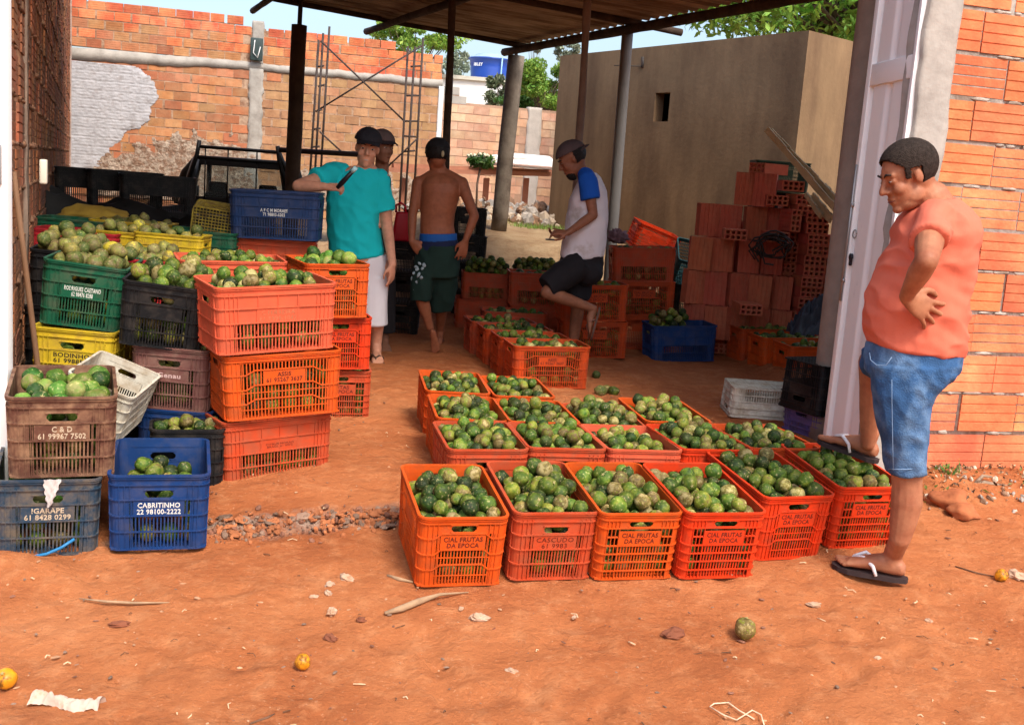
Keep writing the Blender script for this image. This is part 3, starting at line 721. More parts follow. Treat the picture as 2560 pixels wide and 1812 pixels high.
def crate(key, loc, yaw, tx, ty, s, face, style, colr, label, group, text=None, ink='dark', dims=(.36,.55,.30), tsize=None, bold=.02, plate=None):
    me_b, me_r, me_f, fw, fd, H = crate_set(dims, face, style)
    o = empty('plastic_crate', loc, (0,0,0), label, 'crate', group)
    M = Matrix.Rotation(rad(yaw), 4, 'Z') @ Matrix.Rotation(rad(tx), 4, 'X') @ Matrix.Rotation(rad(ty), 4, 'Y')
    o.rotation_euler = M.to_euler(); o.scale = (s, s, s)
    m = PL[colr]
    link('body', me_b, [m], o); link('rim', me_r, [m], o); link('base', me_f, [m], o)
    if text or plate:
        lw = .186 if face == 'S' else .196; 
        zc = (.57*H+(.02*H/.28 if style == 'arch' else 0)) if style != 'grid' else .63*H
        if style == 'slat': zc = .557*H
        hh = .2*H
        k = TPR+(1-TPR)*zc/H; ta = math.atan2(fd/2*(1-TPR), H)
        mp = PL[plate] if plate else m
        mb = MB(); mb.box(-lw/2, lw/2, -.0015, .0, -hh/2, hh/2); pl = mb.build('label_plate', [mp], o)
        pl.location = (0, -fd/2*k-.0022, zc); pl.rotation_euler = (ta, 0, 0)
        if text:
            tw, th = tsize or (lw*.86, hh*.78)
            t = link('lettering', text_mesh(text, tw, th, bold), [INKS[ink]], pl); t.location = (0, -.0019, 0)
    CRATES[key] = (Matrix.Translation(loc) @ M @ Matrix.Scale(s, 4), fw, fd, H)
    return o
CIAL = 'CIAL FRUTAS\nDA EPOCA'
G_A = 'orange crates of green fruit in the front row'; G_B = 'orange crates of fruit behind the front row'; G_L = 'coloured crates stacked by the left wall'; G_S = 'orange crates in the stacks left of the path'
G_M = 'orange crates in the shade at the middle'; G_R = 'crates in the shade by the brick pile'
z0 = lambda x, y: gbase(x, y)
E_ = .31
D31 = (.36,.55,.31)
def slope(y): return .121*(y-3.5)
for key, (x, y, yaw), st, c, lab, kw in (
    ('A', (-.20, 4.02, 15), 'arch', 'orange', 'leftmost orange crate of the front row, its left side in full view', dict(text=CIAL)),
    ('B', (.14, 4.12, 15), 'slat', 'brick', 'second front row crate from the left, faded red with a washed out label', dict(text='CASCUDO\n61 9983', ink='dark', bold=0)),
    ('C', (.46, 4.17, 15), 'grid', 'orange', 'third front row crate from the left, open grid sides and dark lettering', dict(text=CIAL)),
    ('D', (.79, 4.23, 15), 'grid', 'red', 'fourth front row crate from the left, red orange with open grid sides', dict(text=CIAL)),
    ('E', (1.10, 4.44, 19.5), 'arch', 'red', 'fifth front row crate from the left, bright red and turned towards the right', dict(text=CIAL)),
    ('F', (1.455, 4.60, 17), 'grid', 'red', 'rightmost front row crate, with the foot of the man in orange in it', dict(text=CIAL))):
    crate(key, (x, y, slope(y)+.002), yaw, 6.9, 0, .906, 'S', st, c, lab, G_A, dims=D31, **kw)
T2 = [
 ('brown',(-1.717,4.060,.343),21.8,1.4,-.2,1.012,'S','slat','brown','brown crate of large green fruit marked C&D, on top of the dusty blue one',G_L,dict(text='C & D\n61 99967 7502',ink='cream')),
 ('igarape',(-1.756,4.018,.044),22,.6,1,.98,'S','slat','slate','dusty blue grey crate marked IGARAPE at the bottom of the left stack',G_L,dict(text='IGARAPE\n61 8428 0299',ink='cream')),
 ('cabritinho',(-1.355,4.121,.064),16.9,.5,0,.979,'S','slat','blue','dark blue crate marked CABRITINHO, only partly filled with fruit',G_L,dict(text='CABRITINHO\n22 98100-2222',ink='white')),
 ('genau',(-1.513,4.928,.415),0,.5,1.0,.94,'S','slat','mauve','mauve brown crate with a small pale logo below the black crate',G_L,dict(text='Genau',ink='pink',tsize=(.11,.024),plate='mauve')),
 ('lowblue',(-1.49,4.93,.141),0,.4,0,.91,'S','slat','blue','blue crate at the bottom under the mauve crate, mostly hidden',G_L,{}),
 ('black',(-1.60,4.90,.700),10,2.0,5.0,.95,'S','slat','black','black crate heaped with green fruit on top of the mauve crate',G_L,{}),
 ('green',(-2.02,5.06,.736),12,.8,5.5,.975,'S','slat','green','green crate with white lettering topped with yellowish fruit',G_L,dict(text='RODRIGUES CAETANO\n62 98476 8288',ink='white')),
 ('yellow',(-1.976,4.96,.446),4,0,2.0,.985,'S','slat','yellow','yellow crate with black lettering under the green crate',G_L,dict(text='BODINHO\n61 99885 9',ink='black')),
 ('yellowbase',(-1.96,4.98,.146),6,0,0,.98,'S','slat','black','black crate at the floor under the yellow crate',G_L,{}),
 ('salmon',(-1.10,4.72,.735),32,2.5,-3.0,.965,'L','slat','salmon','salmon crate on top of the stack, heaped with green fruit',G_S,dict(text='C.FERREIRA\n61 9998-1042',ink='faint',bold=0)),
 ('assis',(-1.06,4.76,.437),29,1,-3,.95,'L','arch','orange','orange crate marked ASSIS in the middle of the stack under the salmon crate',G_S,dict(text='ASSIS\n61 95267 3637',plate='orange')),
 ('redj',(-1.10,4.80,.140),36,0,-2,.935,'L','slat','brick','dark red crate at the bottom of the stack below the ASSIS crate',G_S,dict(text='CITRUS MORAIS\nBRASIL 61 9972',ink='dark',bold=0,tsize=(.14,.022))),
 ('narrowblack',(-1.385,4.552,.115),17.9,0,0,1.,'L','slat','black','black crate of yellow green fruit wedged behind the blue CABRITINHO crate',G_L,dict(dims=(.20,.30,.27))),
 ('cialtop',(-1.054,5.93,.742),24,0,-1.3,.96,'S','arch','orange','top crate of the tall orange stack beside the man in turquoise',G_S,dict(text=CIAL)),
 ('cialmid',(-1.017,6.02,.448),18,0,-1.3,.95,'S','arch','red','middle crate of the tall orange stack beside the man in turquoise',G_S,dict(text=CIAL)),
 ('cialbot',(-.993,6.07,.152),13,0,-1.0,.94,'S','grid','brick','bottom crate of the tall orange stack beside the man in turquoise',G_S,dict(text='FRUTAS\nDA EPOCA')),
 ('bluetop',(-1.590,7.063,1.055),5,0,-1.0,1.015,'L','slat','navy','dark blue crate standing on the stacks under the elbow of the man in turquoise',G_L,dict(text='A F C M MORAES\n71 98803-6203',ink='white')),
 ('behind',(-1.50,5.60,.745),22,1.5,-1,.96,'L','slat','salmon','salmon crate of small green fruit just behind the black one',G_S,{}),
 ('redcrate',(-1.93,5.60,.733),14,1,1.9,.93,'S','slat','crimson','crimson crate of brownish fruit behind the green and black crates',G_L,{}),
 ('darkleft',(-2.33,5.62,.742),14,1,1.9,.95,'S','slat','black','black crate of brown and yellow fruit against the left wall behind the green crate',G_L,{}),
 ('G1',(-.117,4.578,.150),12.2,0,-1,.922,'S','slat','brick','left crate of the second row, directly behind the leftmost front crate',G_B,{}),
 ('G2',(.214,4.66,.153),11,-1,0,.925,'S','slat','brick','second crate from the left in the second row, dull red rim and open handle',G_B,{}),
 ('G3',(.555,4.745,.153),11,-1,0,.91,'S','slat','salmon','third crate of the second row, salmon and less full than its neighbours',G_B,{}),
 ('G4',(.877,4.84,.153),12.5,-1,0,.92,'S','grid','red','fourth crate of the second row, red with fruit heaped towards its back',G_B,{}),
 ('G5',(1.205,4.955,.153),12.2,-1,-.5,.925,'S','slat','darkor','last crate of the second row on the right, before the white crate',G_B,{}),
 ('H1',(-.211,5.147,.152),10,1,1,.913,'S','slat','orange','left crate of the third row with a bright yellow green fruit in it',G_B,{}),
 ('H2',(.13,5.17,.152),10.4,0,0,.92,'S','slat','orange','second crate of the third row with a pale round fruit near its front',G_B,{}),
 ('H3',(.465,5.253,.150),9,0,0,.88,'S','slat','brick','third crate of the third row with a whitish fruit at its back left',G_B,{}),
 ('H4',(.79,5.42,.150),11.1,1,0,.93,'S','slat','orange','right crate of the third row heaped highest with fruit at its back corner',G_B,{}),
 ('I1',(-.319,5.80,.150),10,2,1,.925,'S','slat','orange','rear left crate of the front group, farthest to the left of all',G_B,{}),
 ('I2',(.03,5.84,.148),12,1.5,0,.90,'S','slat','orange','rear crate of the front group just left of the empty patch of dirt',G_B,{}),
 ('J1',(.234,7.412,.152),14,0,-1,.975,'L','arch','darkor','nearest crate of the shaded middle line, long side with lettering to the street',G_M,dict(text='ASSIS\n61 95267 3637')),
 ('J2',(.12,7.79,.152),14,0,0,.95,'L','slat','darkor','second crate of the shaded middle line, behind the nearest one',G_M,{}),
 ('J3',(-.00,8.17,.152),14,0,0,.95,'L','slat','darkor','third crate of the shaded middle line, dark green fruit in it',G_M,{}),
 ('J4',(-.12,8.56,.152),14,0,0,.95,'L','slat','brick','farthest crate of the shaded middle line near the shirtless man',G_M,{}),
 ('K2',(.62,8.92,.452),10,0,-3,1.0,'L','arch','darkor','upper crate of the two behind the bent leg of the man in blue and white',G_M,dict(text=CIAL)),
 ('K1',(.65,8.93,.152),6,0,-2,.99,'L','arch','darkor','lower crate of the two behind the bent leg of the man in blue and white',G_M,dict(text=CIAL)),
 ('M3',(1.085,9.56,.752),2,0,-3,.99,'L','slat','brick','top crate of the dark stack right behind the man in blue and white',G_M,{}),
 ('M2',(1.11,9.58,.452),2,0,-3,1.0,'L','arch','darkor','middle crate of the dark stack right behind the man in blue and white',G_M,dict(text=CIAL)),
 ('M1',(1.12,9.60,.152),3,0,-1,1.0,'L','arch','darkor','bottom crate of the dark stack right behind the man in blue and white',G_M,{}),
 ('N2',(.18,9.75,.452),6,0,0,.98,'L','slat','brick','upper dark red crate left of the bent knee of the man in blue and white',G_M,{}),
 ('N1',(.20,9.75,.152),6,0,0,.99,'L','slat','brick','lower dark red crate left of the bent knee of the man in blue and white',G_M,{}),
 ('O1',(-.02,9.2,.152),8,0,0,.98,'L','slat','brick','dark red crate low in the shade between the middle line and the green heap',G_M,{}),
 ('P1',(-.30,10.0,.45),6,0,0,.80,'L','slat','brick','raised dark crate of dull green fruit right of the shirtless man',G_M,{}),
 ('P2',(-.30,10.0,.152),6,0,0,.98,'L','slat','brick','dark crate on the floor below the raised one right of the shirtless man',G_M,{}),
 ('P3',(.15,10.5,.45),6,0,0,.80,'L','slat','brick','farther raised crate of dull green fruit near the sunny yard',G_M,{}),
 ('P4',(.15,10.5,.152),6,0,0,.98,'L','slat','brick','lower crate under the farther heap near the sunny yard',G_M,{}),
 ('Q',(1.405,9.078,.153),10.5,0,-3.0,1.0,'L','slat','blue','blue crate in the shade filled only at its back left',G_R,{}),
 ('R0',(2.02,9.72,.155),12,0,-1,.97,'L','slat','darkor','farthest of the four orange crates beside the tarp',G_R,{}),
 ('R1',(2.17,9.34,.155),12,0,-2.0,.97,'L','slat','darkor','second farthest orange crate beside the tarp, handle end towards the street',G_R,{}),
 ('R2',(2.257,8.86,.155),11.1,0,-2.3,.968,'L','slat','orange','third orange crate beside the tarp, just behind the nearest one',G_R,{}),
 ('R3',(2.36,8.40,.155),11.1,0,-1,.968,'L','slat','orange','nearest orange crate beside the tarp, half hidden by the black crate',G_R,{}),
]
for k, loc, yaw, tx, ty, s, face, st, c, lab, grp, kw in T2: crate(k, loc, yaw, tx, ty, s, face, st, c, lab, grp, **kw)
# special poses
def flat_crate(key, loc, R, s, face, st, c, lab, grp, dims=(.36,.55,.30), **kw):
    o = crate(key, loc, 0, 0, 0, s, face, st, c, lab, grp, dims=dims, **kw)
    o.rotation_euler = R.to_euler(); return o
RX = lambda a: Matrix.Rotation(rad(a), 4, 'X')
RY = lambda a: Matrix.Rotation(rad(a), 4, 'Y')
RZ = lambda a: Matrix.Rotation(rad(a), 4, 'Z')
flat_crate('white', (1.66, 6.90, .153+.19), RZ(0) @ RX(180), 1., 'L', 'slat', 'white', 'dirty white low crate turned upside down behind the second row', G_R, dims=(.36,.5,.19))
flat_crate('whitelow', (1.70, 6.93, .150), RZ(2), 1., 'L', 'slat', 'black', 'thin dark tray under the upturned white crate', G_R, dims=(.34,.46,.10)).location.z = .05
flat_crate('purple', (1.97, 6.47, .152), RZ(-62), .97, 'S', 'slat', 'purple', 'purple low crate on the floor under the big black crate', G_R, dims=(.35,.5,.155))
flat_crate('bigblack', (1.965, 6.46, .305+.29), RZ(-62) @ RX(180), .99, 'S', 'slat', 'black', 'black crate turned upside down on the purple one beside the door', G_R)
flat_crate('leanwhite', (-1.74, 4.47, .395), RZ(4) @ RY(20) @ RX(4), .80, 'S', 'slat', 'white', 'cream white crate leaning crookedly between the yellow and mauve crates', G_L, dims=(.34,.50,.28))
flat_crate('yellowtilt', (-2.00, 6.95, 1.03), RZ(10) @ RY(6) @ RX(-83), .72, 'S', 'slat', 'dullyellow', 'dull yellow crate standing on its end left of the dark blue crate', G_L, dims=(.36,.55,.30))
flat_crate('tiltorange', (1.30, 11.1, .93), RZ(14) @ RY(18) @ RX(10), .86, 'L', 'grid', 'red', 'orange crate tipped at an angle in front of the tan building', G_R)
flat_crate('tiltteal', (1.78, 10.9, .72), RZ(5) @ RY(9) @ RX(35), 1., 'L', 'grid', 'teal', 'dark teal crate lying on its side before the tan building', G_R)
flat_crate('undertilt', (1.45, 11.1, .45), RZ(8), 1., 'L', 'slat', 'black', 'black crate under the tipped orange crate', G_R)
flat_crate('undertilt2', (1.80, 10.9, .35), RZ(8), .99, 'L', 'slat', 'black', 'black crate under the dark teal crate', G_R)
# far left rows of crates, tops nearly level
for key, px, py, Y, face, yaw, c, lab, s in (
    ('y1', 280, 520, 6.45, 'L', 2, 'yellow', 'yellow crate of brown fruit in the far left rows', .80),
    ('y2', 372, 524, 6.35, 'L', 2, 'yellow', 'yellow crate rim just right of the yellow crate of brown fruit', .72),
    ('g2', 425, 516, 6.75, 'L', 4, 'green', 'green crate rim left of the dark blue crate', .94),
    ('r1', 155, 517, 6.35, 'L', 4, 'crimson', 'bright crimson crate by the left wall under the dark green one', .92),
    ('g1', 160, 492, 6.75, 'L', 4, 'green', 'dark green crate by the left wall above the crimson one', .94),
    ('y0', 280, 497, 6.9, 'L', 2, 'yellow', 'farther yellow crate of fruit in the far left rows', .88)):
    p = aty(px, py, Y); H = .30*s
    crate(key, (p.x, p.y+.18*s, p.z-H), yaw, 0, 1, s, face, 'slat', c, lab, G_L)
# plain support stacks below the far rows so nothing floats
for i, (x, y, zt_, c) in enumerate(((-1.93,5.62,.73,'black'),(-2.33,5.63,.74,'black'),(-1.50,5.62,.745,'brick'),(-2.43,6.4,.84,'black'),(-1.95,6.6,.84,'black'),(-1.40,6.6,.78,'brick'),(-2.65,6.95,.84,'black'),(-2.15,7.1,.84,'black'),(-1.62,7.12,1.05,'brick'))):
    n = 2 if zt_ < .8 else 3; h = (zt_-.15)/n
    for k in range(n):
        crate('sup%d%d' % (i, k), (x, y, .15+h*k), 8, 0, 0, 1, 'S' if i < 3 else 'L', 'slat', c, '%s crate hidden low in the far left stacks' % ('dark' if c == 'black' else 'dull red'), 'crates low in the far left stacks', dims=(.35,.54,round(h-.002, 3)))
# ---------------------------------------------------------------- fruit
def fruitmat(name, stops, rough=.6, s2=9):
    m = mat(name, (1,1,1), rough=rough, var=.30, scale=60, bump=.6, bscale=70, island=.34, hue=.022, spec=.25, bdist=.004)
    nt = m.node_tree; N = nt.nodes; L = nt.links
    g = N.new('ShaderNodeNewGeometry'); oi = N.new('ShaderNodeObjectInfo'); ad = N.new('ShaderNodeMath'); ad.operation = 'ADD'
    L.new(g.outputs['Random Per Island'], ad.inputs[0]); L.new(oi.outputs['Random'], ad.inputs[1])
    mu = N.new('ShaderNodeMath'); mu.operation = 'MULTIPLY'; mu.inputs[1].default_value = 3.77; L.new(ad.outputs[0], mu.inputs[0])
    fr = N.new('ShaderNodeMath'); fr.operation = 'FRACT'; L.new(mu.outputs[0], fr.inputs[0])
    tc = N.new('ShaderNodeTexCoord'); nz = N.new('ShaderNodeTexNoise'); nz.inputs['Scale'].default_value = s2*3.4; nz.inputs['Detail'].default_value = 6; nz.inputs['Roughness'].default_value = .7
    nz.noise_dimensions = '4D'; L.new(tc.outputs['Object'], nz.inputs['Vector']); m5 = N.new('ShaderNodeMath'); m5.operation = 'MULTIPLY'; m5.inputs[1].default_value = 50; L.new(ad.outputs[0], m5.inputs[0]); L.new(m5.outputs[0], nz.inputs['W'])
    mr = N.new('ShaderNodeMapRange'); mr.inputs['From Min'].default_value = .3; mr.inputs['From Max'].default_value = .7; mr.inputs['To Min'].default_value = -.40; mr.inputs['To Max'].default_value = .36; L.new(nz.outputs['Fac'], mr.inputs['Value'])
    a2 = N.new('ShaderNodeMath'); a2.operation = 'ADD'; L.new(fr.outputs[0], a2.inputs[0]); L.new(mr.outputs[0], a2.inputs[1])
    rp_ = N.new('ShaderNodeValToRGB'); e = rp_.color_ramp.elements
    e[0].position = stops[0][0]; e[0].color = (*stops[0][1], 1); e[1].position = stops[-1][0]; e[1].color = (*stops[-1][1], 1)
    for p, c in stops[1:-1]: q = e.new(p); q.color = (*c, 1)
    L.new(a2.outputs[0], rp_.inputs[0])
    # fine pale scars and specks
    n3 = N.new('ShaderNodeTexNoise'); n3.inputs['Scale'].default_value = 110; n3.inputs['Detail'].default_value = 5; L.new(tc.outputs['Object'], n3.inputs['Vector'])
    m3 = N.new('ShaderNodeMapRange'); m3.inputs['From Min'].default_value = .58; m3.inputs['From Max'].default_value = .70; m3.inputs['To Max'].default_value = .75; L.new(n3.outputs['Fac'], m3.inputs['Value'])
    mx = N.new('ShaderNodeMix'); mx.data_type = 'RGBA'; L.new(m3.outputs[0], mx.inputs['Factor']); L.new(rp_.outputs[0], mx.inputs['A']); mx.inputs['B'].default_value = (.36,.30,.13,1)
    hs = [n for n in N if n.bl_idname == 'ShaderNodeHueSaturation'][0]
    for l in list(hs.inputs['Color'].links): L.remove(l)
    L.new(mx.outputs['Result'], hs.inputs['Color']); return m
M_FR = fruitmat('green_fruit_skin', [(0, (.018,.030,.006)), (.2, (.030,.060,.008)), (.40, (.060,.105,.010)), (.58, (.110,.150,.014)), (.70, (.170,.190,.022)), (.82, (.12,.082,.030)), (.92, (.20,.165,.035)), (1, (.33,.27,.11))])
M_FB = fruitmat('brownish_fruit_skin', [(0, (.05,.08,.016)), (.25, (.10,.12,.025)), (.42, (.14,.10,.045)), (.62, (.15,.16,.03)), (.8, (.20,.17,.05)), (.94, (.30,.25,.04)), (1, (.55,.46,.04))])
M_FG = fruitmat('large_green_fruit_skin', [(0, (.020,.058,.008)), (.3, (.045,.120,.012)), (.6, (.095,.18,.022)), (.85, (.16,.215,.04)), (1, (.20,.19,.06))])
M_CAL = mat('dry_calyx', (.30,.26,.10), rough=.8, bump=0)
def fruit_mb(mb, c, r, R, seed, seg=14, ring=10, mi=0, calyx=True):
    e = Vector((r*(1+.06*math.sin(seed*3.1)), r*(1+.05*math.sin(seed*5.7)), r*(1.02+.12*math.sin(seed*1.7))))
    mb.blob(c, e, seg, ring, .16, 1.3, seed, mi, R)
    if calyx:
        up = R @ Vector((0,0,1)); sx = R @ Vector((1,0,0)); sy = R @ Vector((0,1,0)); p = Vector(c)+up*(e.z*.985)
        vs = []; n = 5
        for k in range(n):
            a = 2*math.pi*k/n; a2 = a+math.pi/n
            vs.append(p+(sx*math.cos(a)+sy*math.sin(a))*r*.30+up*r*.03); vs.append(p+(sx*math.cos(a2)+sy*math.sin(a2))*r*.10+up*r*.06)
        vs.append(p+up*r*.11); mb.add(vs, [(2*n, i, (i+1) % (2*n)) for i in range(2*n)], mi+1 if mi == 0 else mi)
FM = []
for i in range(6):
    mb = MB(); fruit_mb(mb, (0,0,0), .03, Matrix.Identity(3), i*1.9+.3, 18, 12); me = mb.mesh('fruit')
    for p in me.polygons: p.use_smooth = True
    me.materials.append(M_FR); me.materials.append(M_CAL); FM.append(me)
def pack(fw, fd, H, fill, r, n, heap=0., rnd=None, reg=None):
    """drop fruit into the crate: rests each at the lowest place found; returns (x, y, z, r)"""
    rnd = rnd or random; got = []; wx, wy = fw/2-.008, fd/2-.008
    x0, x1, y0, y1 = reg or (-wx, wx, -wy, wy)
    for _ in range(n):
        rr = r*(.82+.36*rnd.random()); best = None
        for t in range(22):
            x = x0+rr+(x1-x0-2*rr)*rnd.random(); y = y0+rr+(y1-y0-2*rr)*rnd.random(); z = fill+rr
            for (a, b, c, q) in got:
                d2 = (x-a)**2+(y-b)**2; s = (rr+q)*.93
                if d2 < s*s: z = max(z, c+math.sqrt(s*s-d2))
            cost = z-heap*(1-abs(x/wx)**2)*(1-abs(y/wy)**2)
            if best is None or cost < best[0]: best = (cost, x, y, z)
        got.append((best[1], best[2], best[3], rr))
    return got
PILE = MB(); NIND = 0
CAMP = Vector((0, 0, HC))
FRUITS = []
def filler(key, top, r=.036):
    M, fw, fd, H = CRATES[key]; rnd = random.Random(key+'f'); nx_ = int(fw*.88/(2*r)); ny_ = int(fd*.88/(2*r)); nz_ = max(1, int((H*top-.01)/(1.7*r)))
    for k in range(nz_):
        for i in range(nx_):
            for j in range(ny_):
                if 0 < i < nx_-1 and 0 < j < ny_-1: continue
                p = M @ Vector(((i+.5-nx_/2)*fw*.90/nx_+rnd.uniform(-.004,.004), (j+.5-ny_/2)*fd*.90/ny_+rnd.uniform(-.004,.004), .014+r+k*1.7*r)); fruit_mb(PILE, p, r, Matrix.Identity(3), rnd.random()*9, 7, 5, 0, calyx=False)
def fill(key, fillf=.60, r=.033, n=52, heap=.03, kind='pile', label=None, pal=0, reg=None, rmax=None, seed=None):
    global NIND
    M, fw, fd, H = CRATES[key]; rnd = random.Random(seed or key)
    s = M.to_scale().x
    k = TPR+(1-TPR)*.8
    got = pack(fw*k, fd*k, H, H*fillf, r/s, n, heap, rnd, reg)
    R0 = M.to_3x3().normalized()
    vis = []
    for i, (x, y, z, q) in enumerate(got):
        buried = any((c > z+.5*q) and (x-a)**2+(y-b)**2 < (.8*q)**2 for (a, b, c, q2) in got)
        vis.append(not buried)
    for i, (x, y, z, q) in enumerate(got):
        p = M @ Vector((x, y, z)); R = (Euler((rnd.random()*6.3, rnd.random()*6.3, rnd.random()*6.3)).to_matrix())
        if kind == 'own' and vis[i] and z > H*.72:
            o = bpy.data.objects.new('fruit', FM[rnd.randrange(6)]); COL.objects.link(o)
            o.location = p; o.rotation_euler = R.to_euler(); o.scale = (q*s/.03,)*3
            if pal:
                o.material_slots[0].link = 'OBJECT'; o.material_slots[0].material = M_FG
            tag(o, label, 'fruit', 'green fruit in the crates'); NIND += 1
        else:
            d = (p-CAMP).length; sg = (12, 8) if d < 7 else (9, 6)
            fruit_mb(PILE, p, q*s, R, i*1.7+len(PILE.v) % 13, sg[0], sg[1], 0 if pal == 0 else 2+(pal-1), calyx=False)
own = dict(A='in the leftmost crate of the front row', B='in the faded red second crate of the front row', C='in the third crate of the front row', D='in the fourth crate of the front row', E='in the bright red fifth crate of the front row', F='in the rightmost crate of the front row')
for k, w in own.items(): fill(k, .53, .0298, 76, .025, 'own', 'round mottled green fruit heaped '+w)
fill('brown', .60, .035, 48, .02, 'own', 'large smooth green fruit heaped in the brown crate on the left', pal=1)
for k in ('G1','G2','H1','H2','H3','G4','G5'): fill(k, .60, .0272, 100, .04)
fill('G3', .54, .0272, 84, .03); fill('H4', .58, .0272, 104, .06); fill('I1', .58, .0272, 88, .03); fill('I2', .58, .0272, 88, .03)
fill('cabritinho', .40, .034, 36, .0, reg=(-.14,.14,-.24,.16)); fill('narrowblack', .70, .027, 20, .0)
fill('salmon', .60, .030, 90, .05); fill('behind', .62, .028, 84, .03); fill('cialtop', .60, .036, 44, .04, pal=1)
fill('cialmid', .62, .034, 20, 0); fill('cialbot', .62, .034, 20, 0)
fill('black', .66, .036, 50, .05, seed='bk2'); fill('green', .70, .034, 60, .05, pal=2); fill('redcrate', .66, .034, 48, .03, pal=2); fill('darkleft', .70, .034, 62, .05, pal=2)
fill('y1', .6, .033, 40, .02, pal=2); fill('y0', .6, .033, 40, .03, pal=2); fill('y2', .6, .033, 30, 0, pal=2); fill('g2', .6, .03, 40, 0, pal=2)
for k in ('J1','J2','J3','J4','K2','M3','R0','R1','R2','R3','O1','N2'): fill(k, .64, .029, 66, .03)
fill('P1', .74, .029, 80, .04); fill('P3', .74, .029, 80, .04); fill('Q', .62, .034, 34, .0, reg=(-.26,.10,-.02,.17))
fill('genau', .6, .034, 22, 0, pal=2); fill('igarape', .6, .034, 20, 0, pal=1); fill('lowblue', .66, .034, 24, 0)
for k in ('A','B','C','D','E','F','brown','salmon','G1','G2','G3','G4','G5','H1','H2','H3','H4','I1','I2','J1','J2','K2','K1','M3','M2','cialtop','cialmid','cialbot','assis','redj','green','yellow','black','genau','igarape','R1','R2','R3','N2','P1','J3','cabritinho'):
    filler(k, {'cabritinho': .25}.get(k, .56 if k in 'ABCDEFG1G2G3G4G5' else .62 if k in CRATES and k not in ('cialmid','cialbot','assis','redj','yellow','genau','igarape','bluetop','K1','M2') else .8))
# fruit lying loose, each its own thing
LOOSE = [(1670,1408,None,.037,'dark green fruit lying alone on the red dirt before the front row',0),
 (1336,840,.15,.032,'small dark fruit on the shaded floor nearest the lettered crate',3),(1345,876,.15,.040,'brown fruit, left one of the little group on the shaded floor',3),(1358,872,.15,.034,'dark fruit in the middle of the little group on the shaded floor',0),(1375,876,.15,.036,'dark fruit, right one of the little group on the shaded floor',0),
 (678,1482,None,.026,'small orange yellow fruit on the open dirt left of centre',4),(14,1520,None,.030,'bright yellow fruit cut off by the left edge of the picture',4),
 (2243,1289,None,.026,'hollow orange fruit half beside the pale stone at the right edge',4),
 (2120,1078,.17,.036,'green fruit in the weeds at the foot of the right wall',0),(2107,1094,.16,.034,'olive fruit leaning on the clod at the foot of the right wall',0),(2140,1095,.15,.036,'brown green fruit under the curled root by the right wall',3)]
M_LY = mat('orange_yellow_peel', (.62,.25,.012), rough=.4, var=.3, scale=25, bump=.1, col2=(.16,.06,.01), m2=(.5,.6), s2=22)
for i, (px, py, z, r, lab, pal) in enumerate(LOOSE):
    q = atz(px, py, z if z is not None else .0)
    for _ in range(4): zz = (gz(q.x, q.y) if z is None else z); q = atz(px, py, zz+(r if z is None else r*.6))
    o = bpy.data.objects.new('fruit', FM[i % 6]); COL.objects.link(o); o.location = q; o.scale = (r/.03,)*3; o.rotation_euler = (i, i*2, 2.2+i)
    o.material_slots[0].link = 'OBJECT'; o.material_slots[0].material = {0: M_FR, 3: M_FB, 4: M_LY}[pal]
    tag(o, lab, 'fruit', 'loose fruit on the ground')
pm = PILE.mesh('fruit_heaps')
for p in pm.polygons: p.use_smooth = True
o = link('fruit_heaps', pm, [M_FR, M_CAL, M_FG, M_FB]); tag(o, 'small green and brown fruit heaped in the farther crates', 'fruit', kind='stuff')
print('individual fruits', NIND, 'pile verts', len(PILE.v))
# ---------------------------------------------------------------- figures
class SB(MB):
    """closed primitives later fused into one skin by voxel remeshing"""
    def loft(s, rings, n=20, p=2.3):
        b0 = len(s.v)
        for c, a, b in rings:
            for k in range(n):
                t = 2*math.pi*k/n; ct, st = math.cos(t), math.sin(t)
                x = math.copysign(abs(ct)**(2/p), ct); y = math.copysign(abs(st)**(2/p), st)
                s.v.append(tuple(c+a*x+b*y))
        for i in range(len(rings)-1):
            for k in range(n):
                q = b0+i*n+k; r = b0+i*n+(k+1) % n; s.f.append((q, r, r+n, q+n)); s.m.append(0)
        s.f.append(tuple(b0+k for k in range(n))[::-1]); s.f.append(tuple(b0+(len(rings)-1)*n+k for k in range(n))); s.m += [0, 0]
    def cap(s, a, ra, b, rb, ends=True, n=14):
        a = Vector(a); b = Vector(b); d = (b-a).normalized()
        if not ends: s.tube([a, b], [ra, rb], n); return
        P = []; Q = []
        for t in (0, .3, .6, .85): ang = t*math.pi/2; P.append(a-d*ra*math.cos(ang)); Q.append(max(.0012, ra*math.sin(ang)))
        P.append(a); Q.append(ra); P.append(b); Q.append(rb)
        for t in (.85, .6, .3, 0): ang = t*math.pi/2; P.append(b+d*rb*math.cos(ang)); Q.append(max(.0012, rb*math.sin(ang)))
        s.tube(P, Q, n)
    def chain(s, pts):
        for (a, ra), (b, rb) in zip(pts, pts[1:]): s.cap(a, ra, b, rb)
    def ell(s, c, F, U, Lt, rf, ru, rl, seg=16, ring=11):
        R = Matrix((F, U, Lt)).transposed(); s.blob(c, (rf, ru, rl), seg, ring, 0, 1, 0, 0, R)
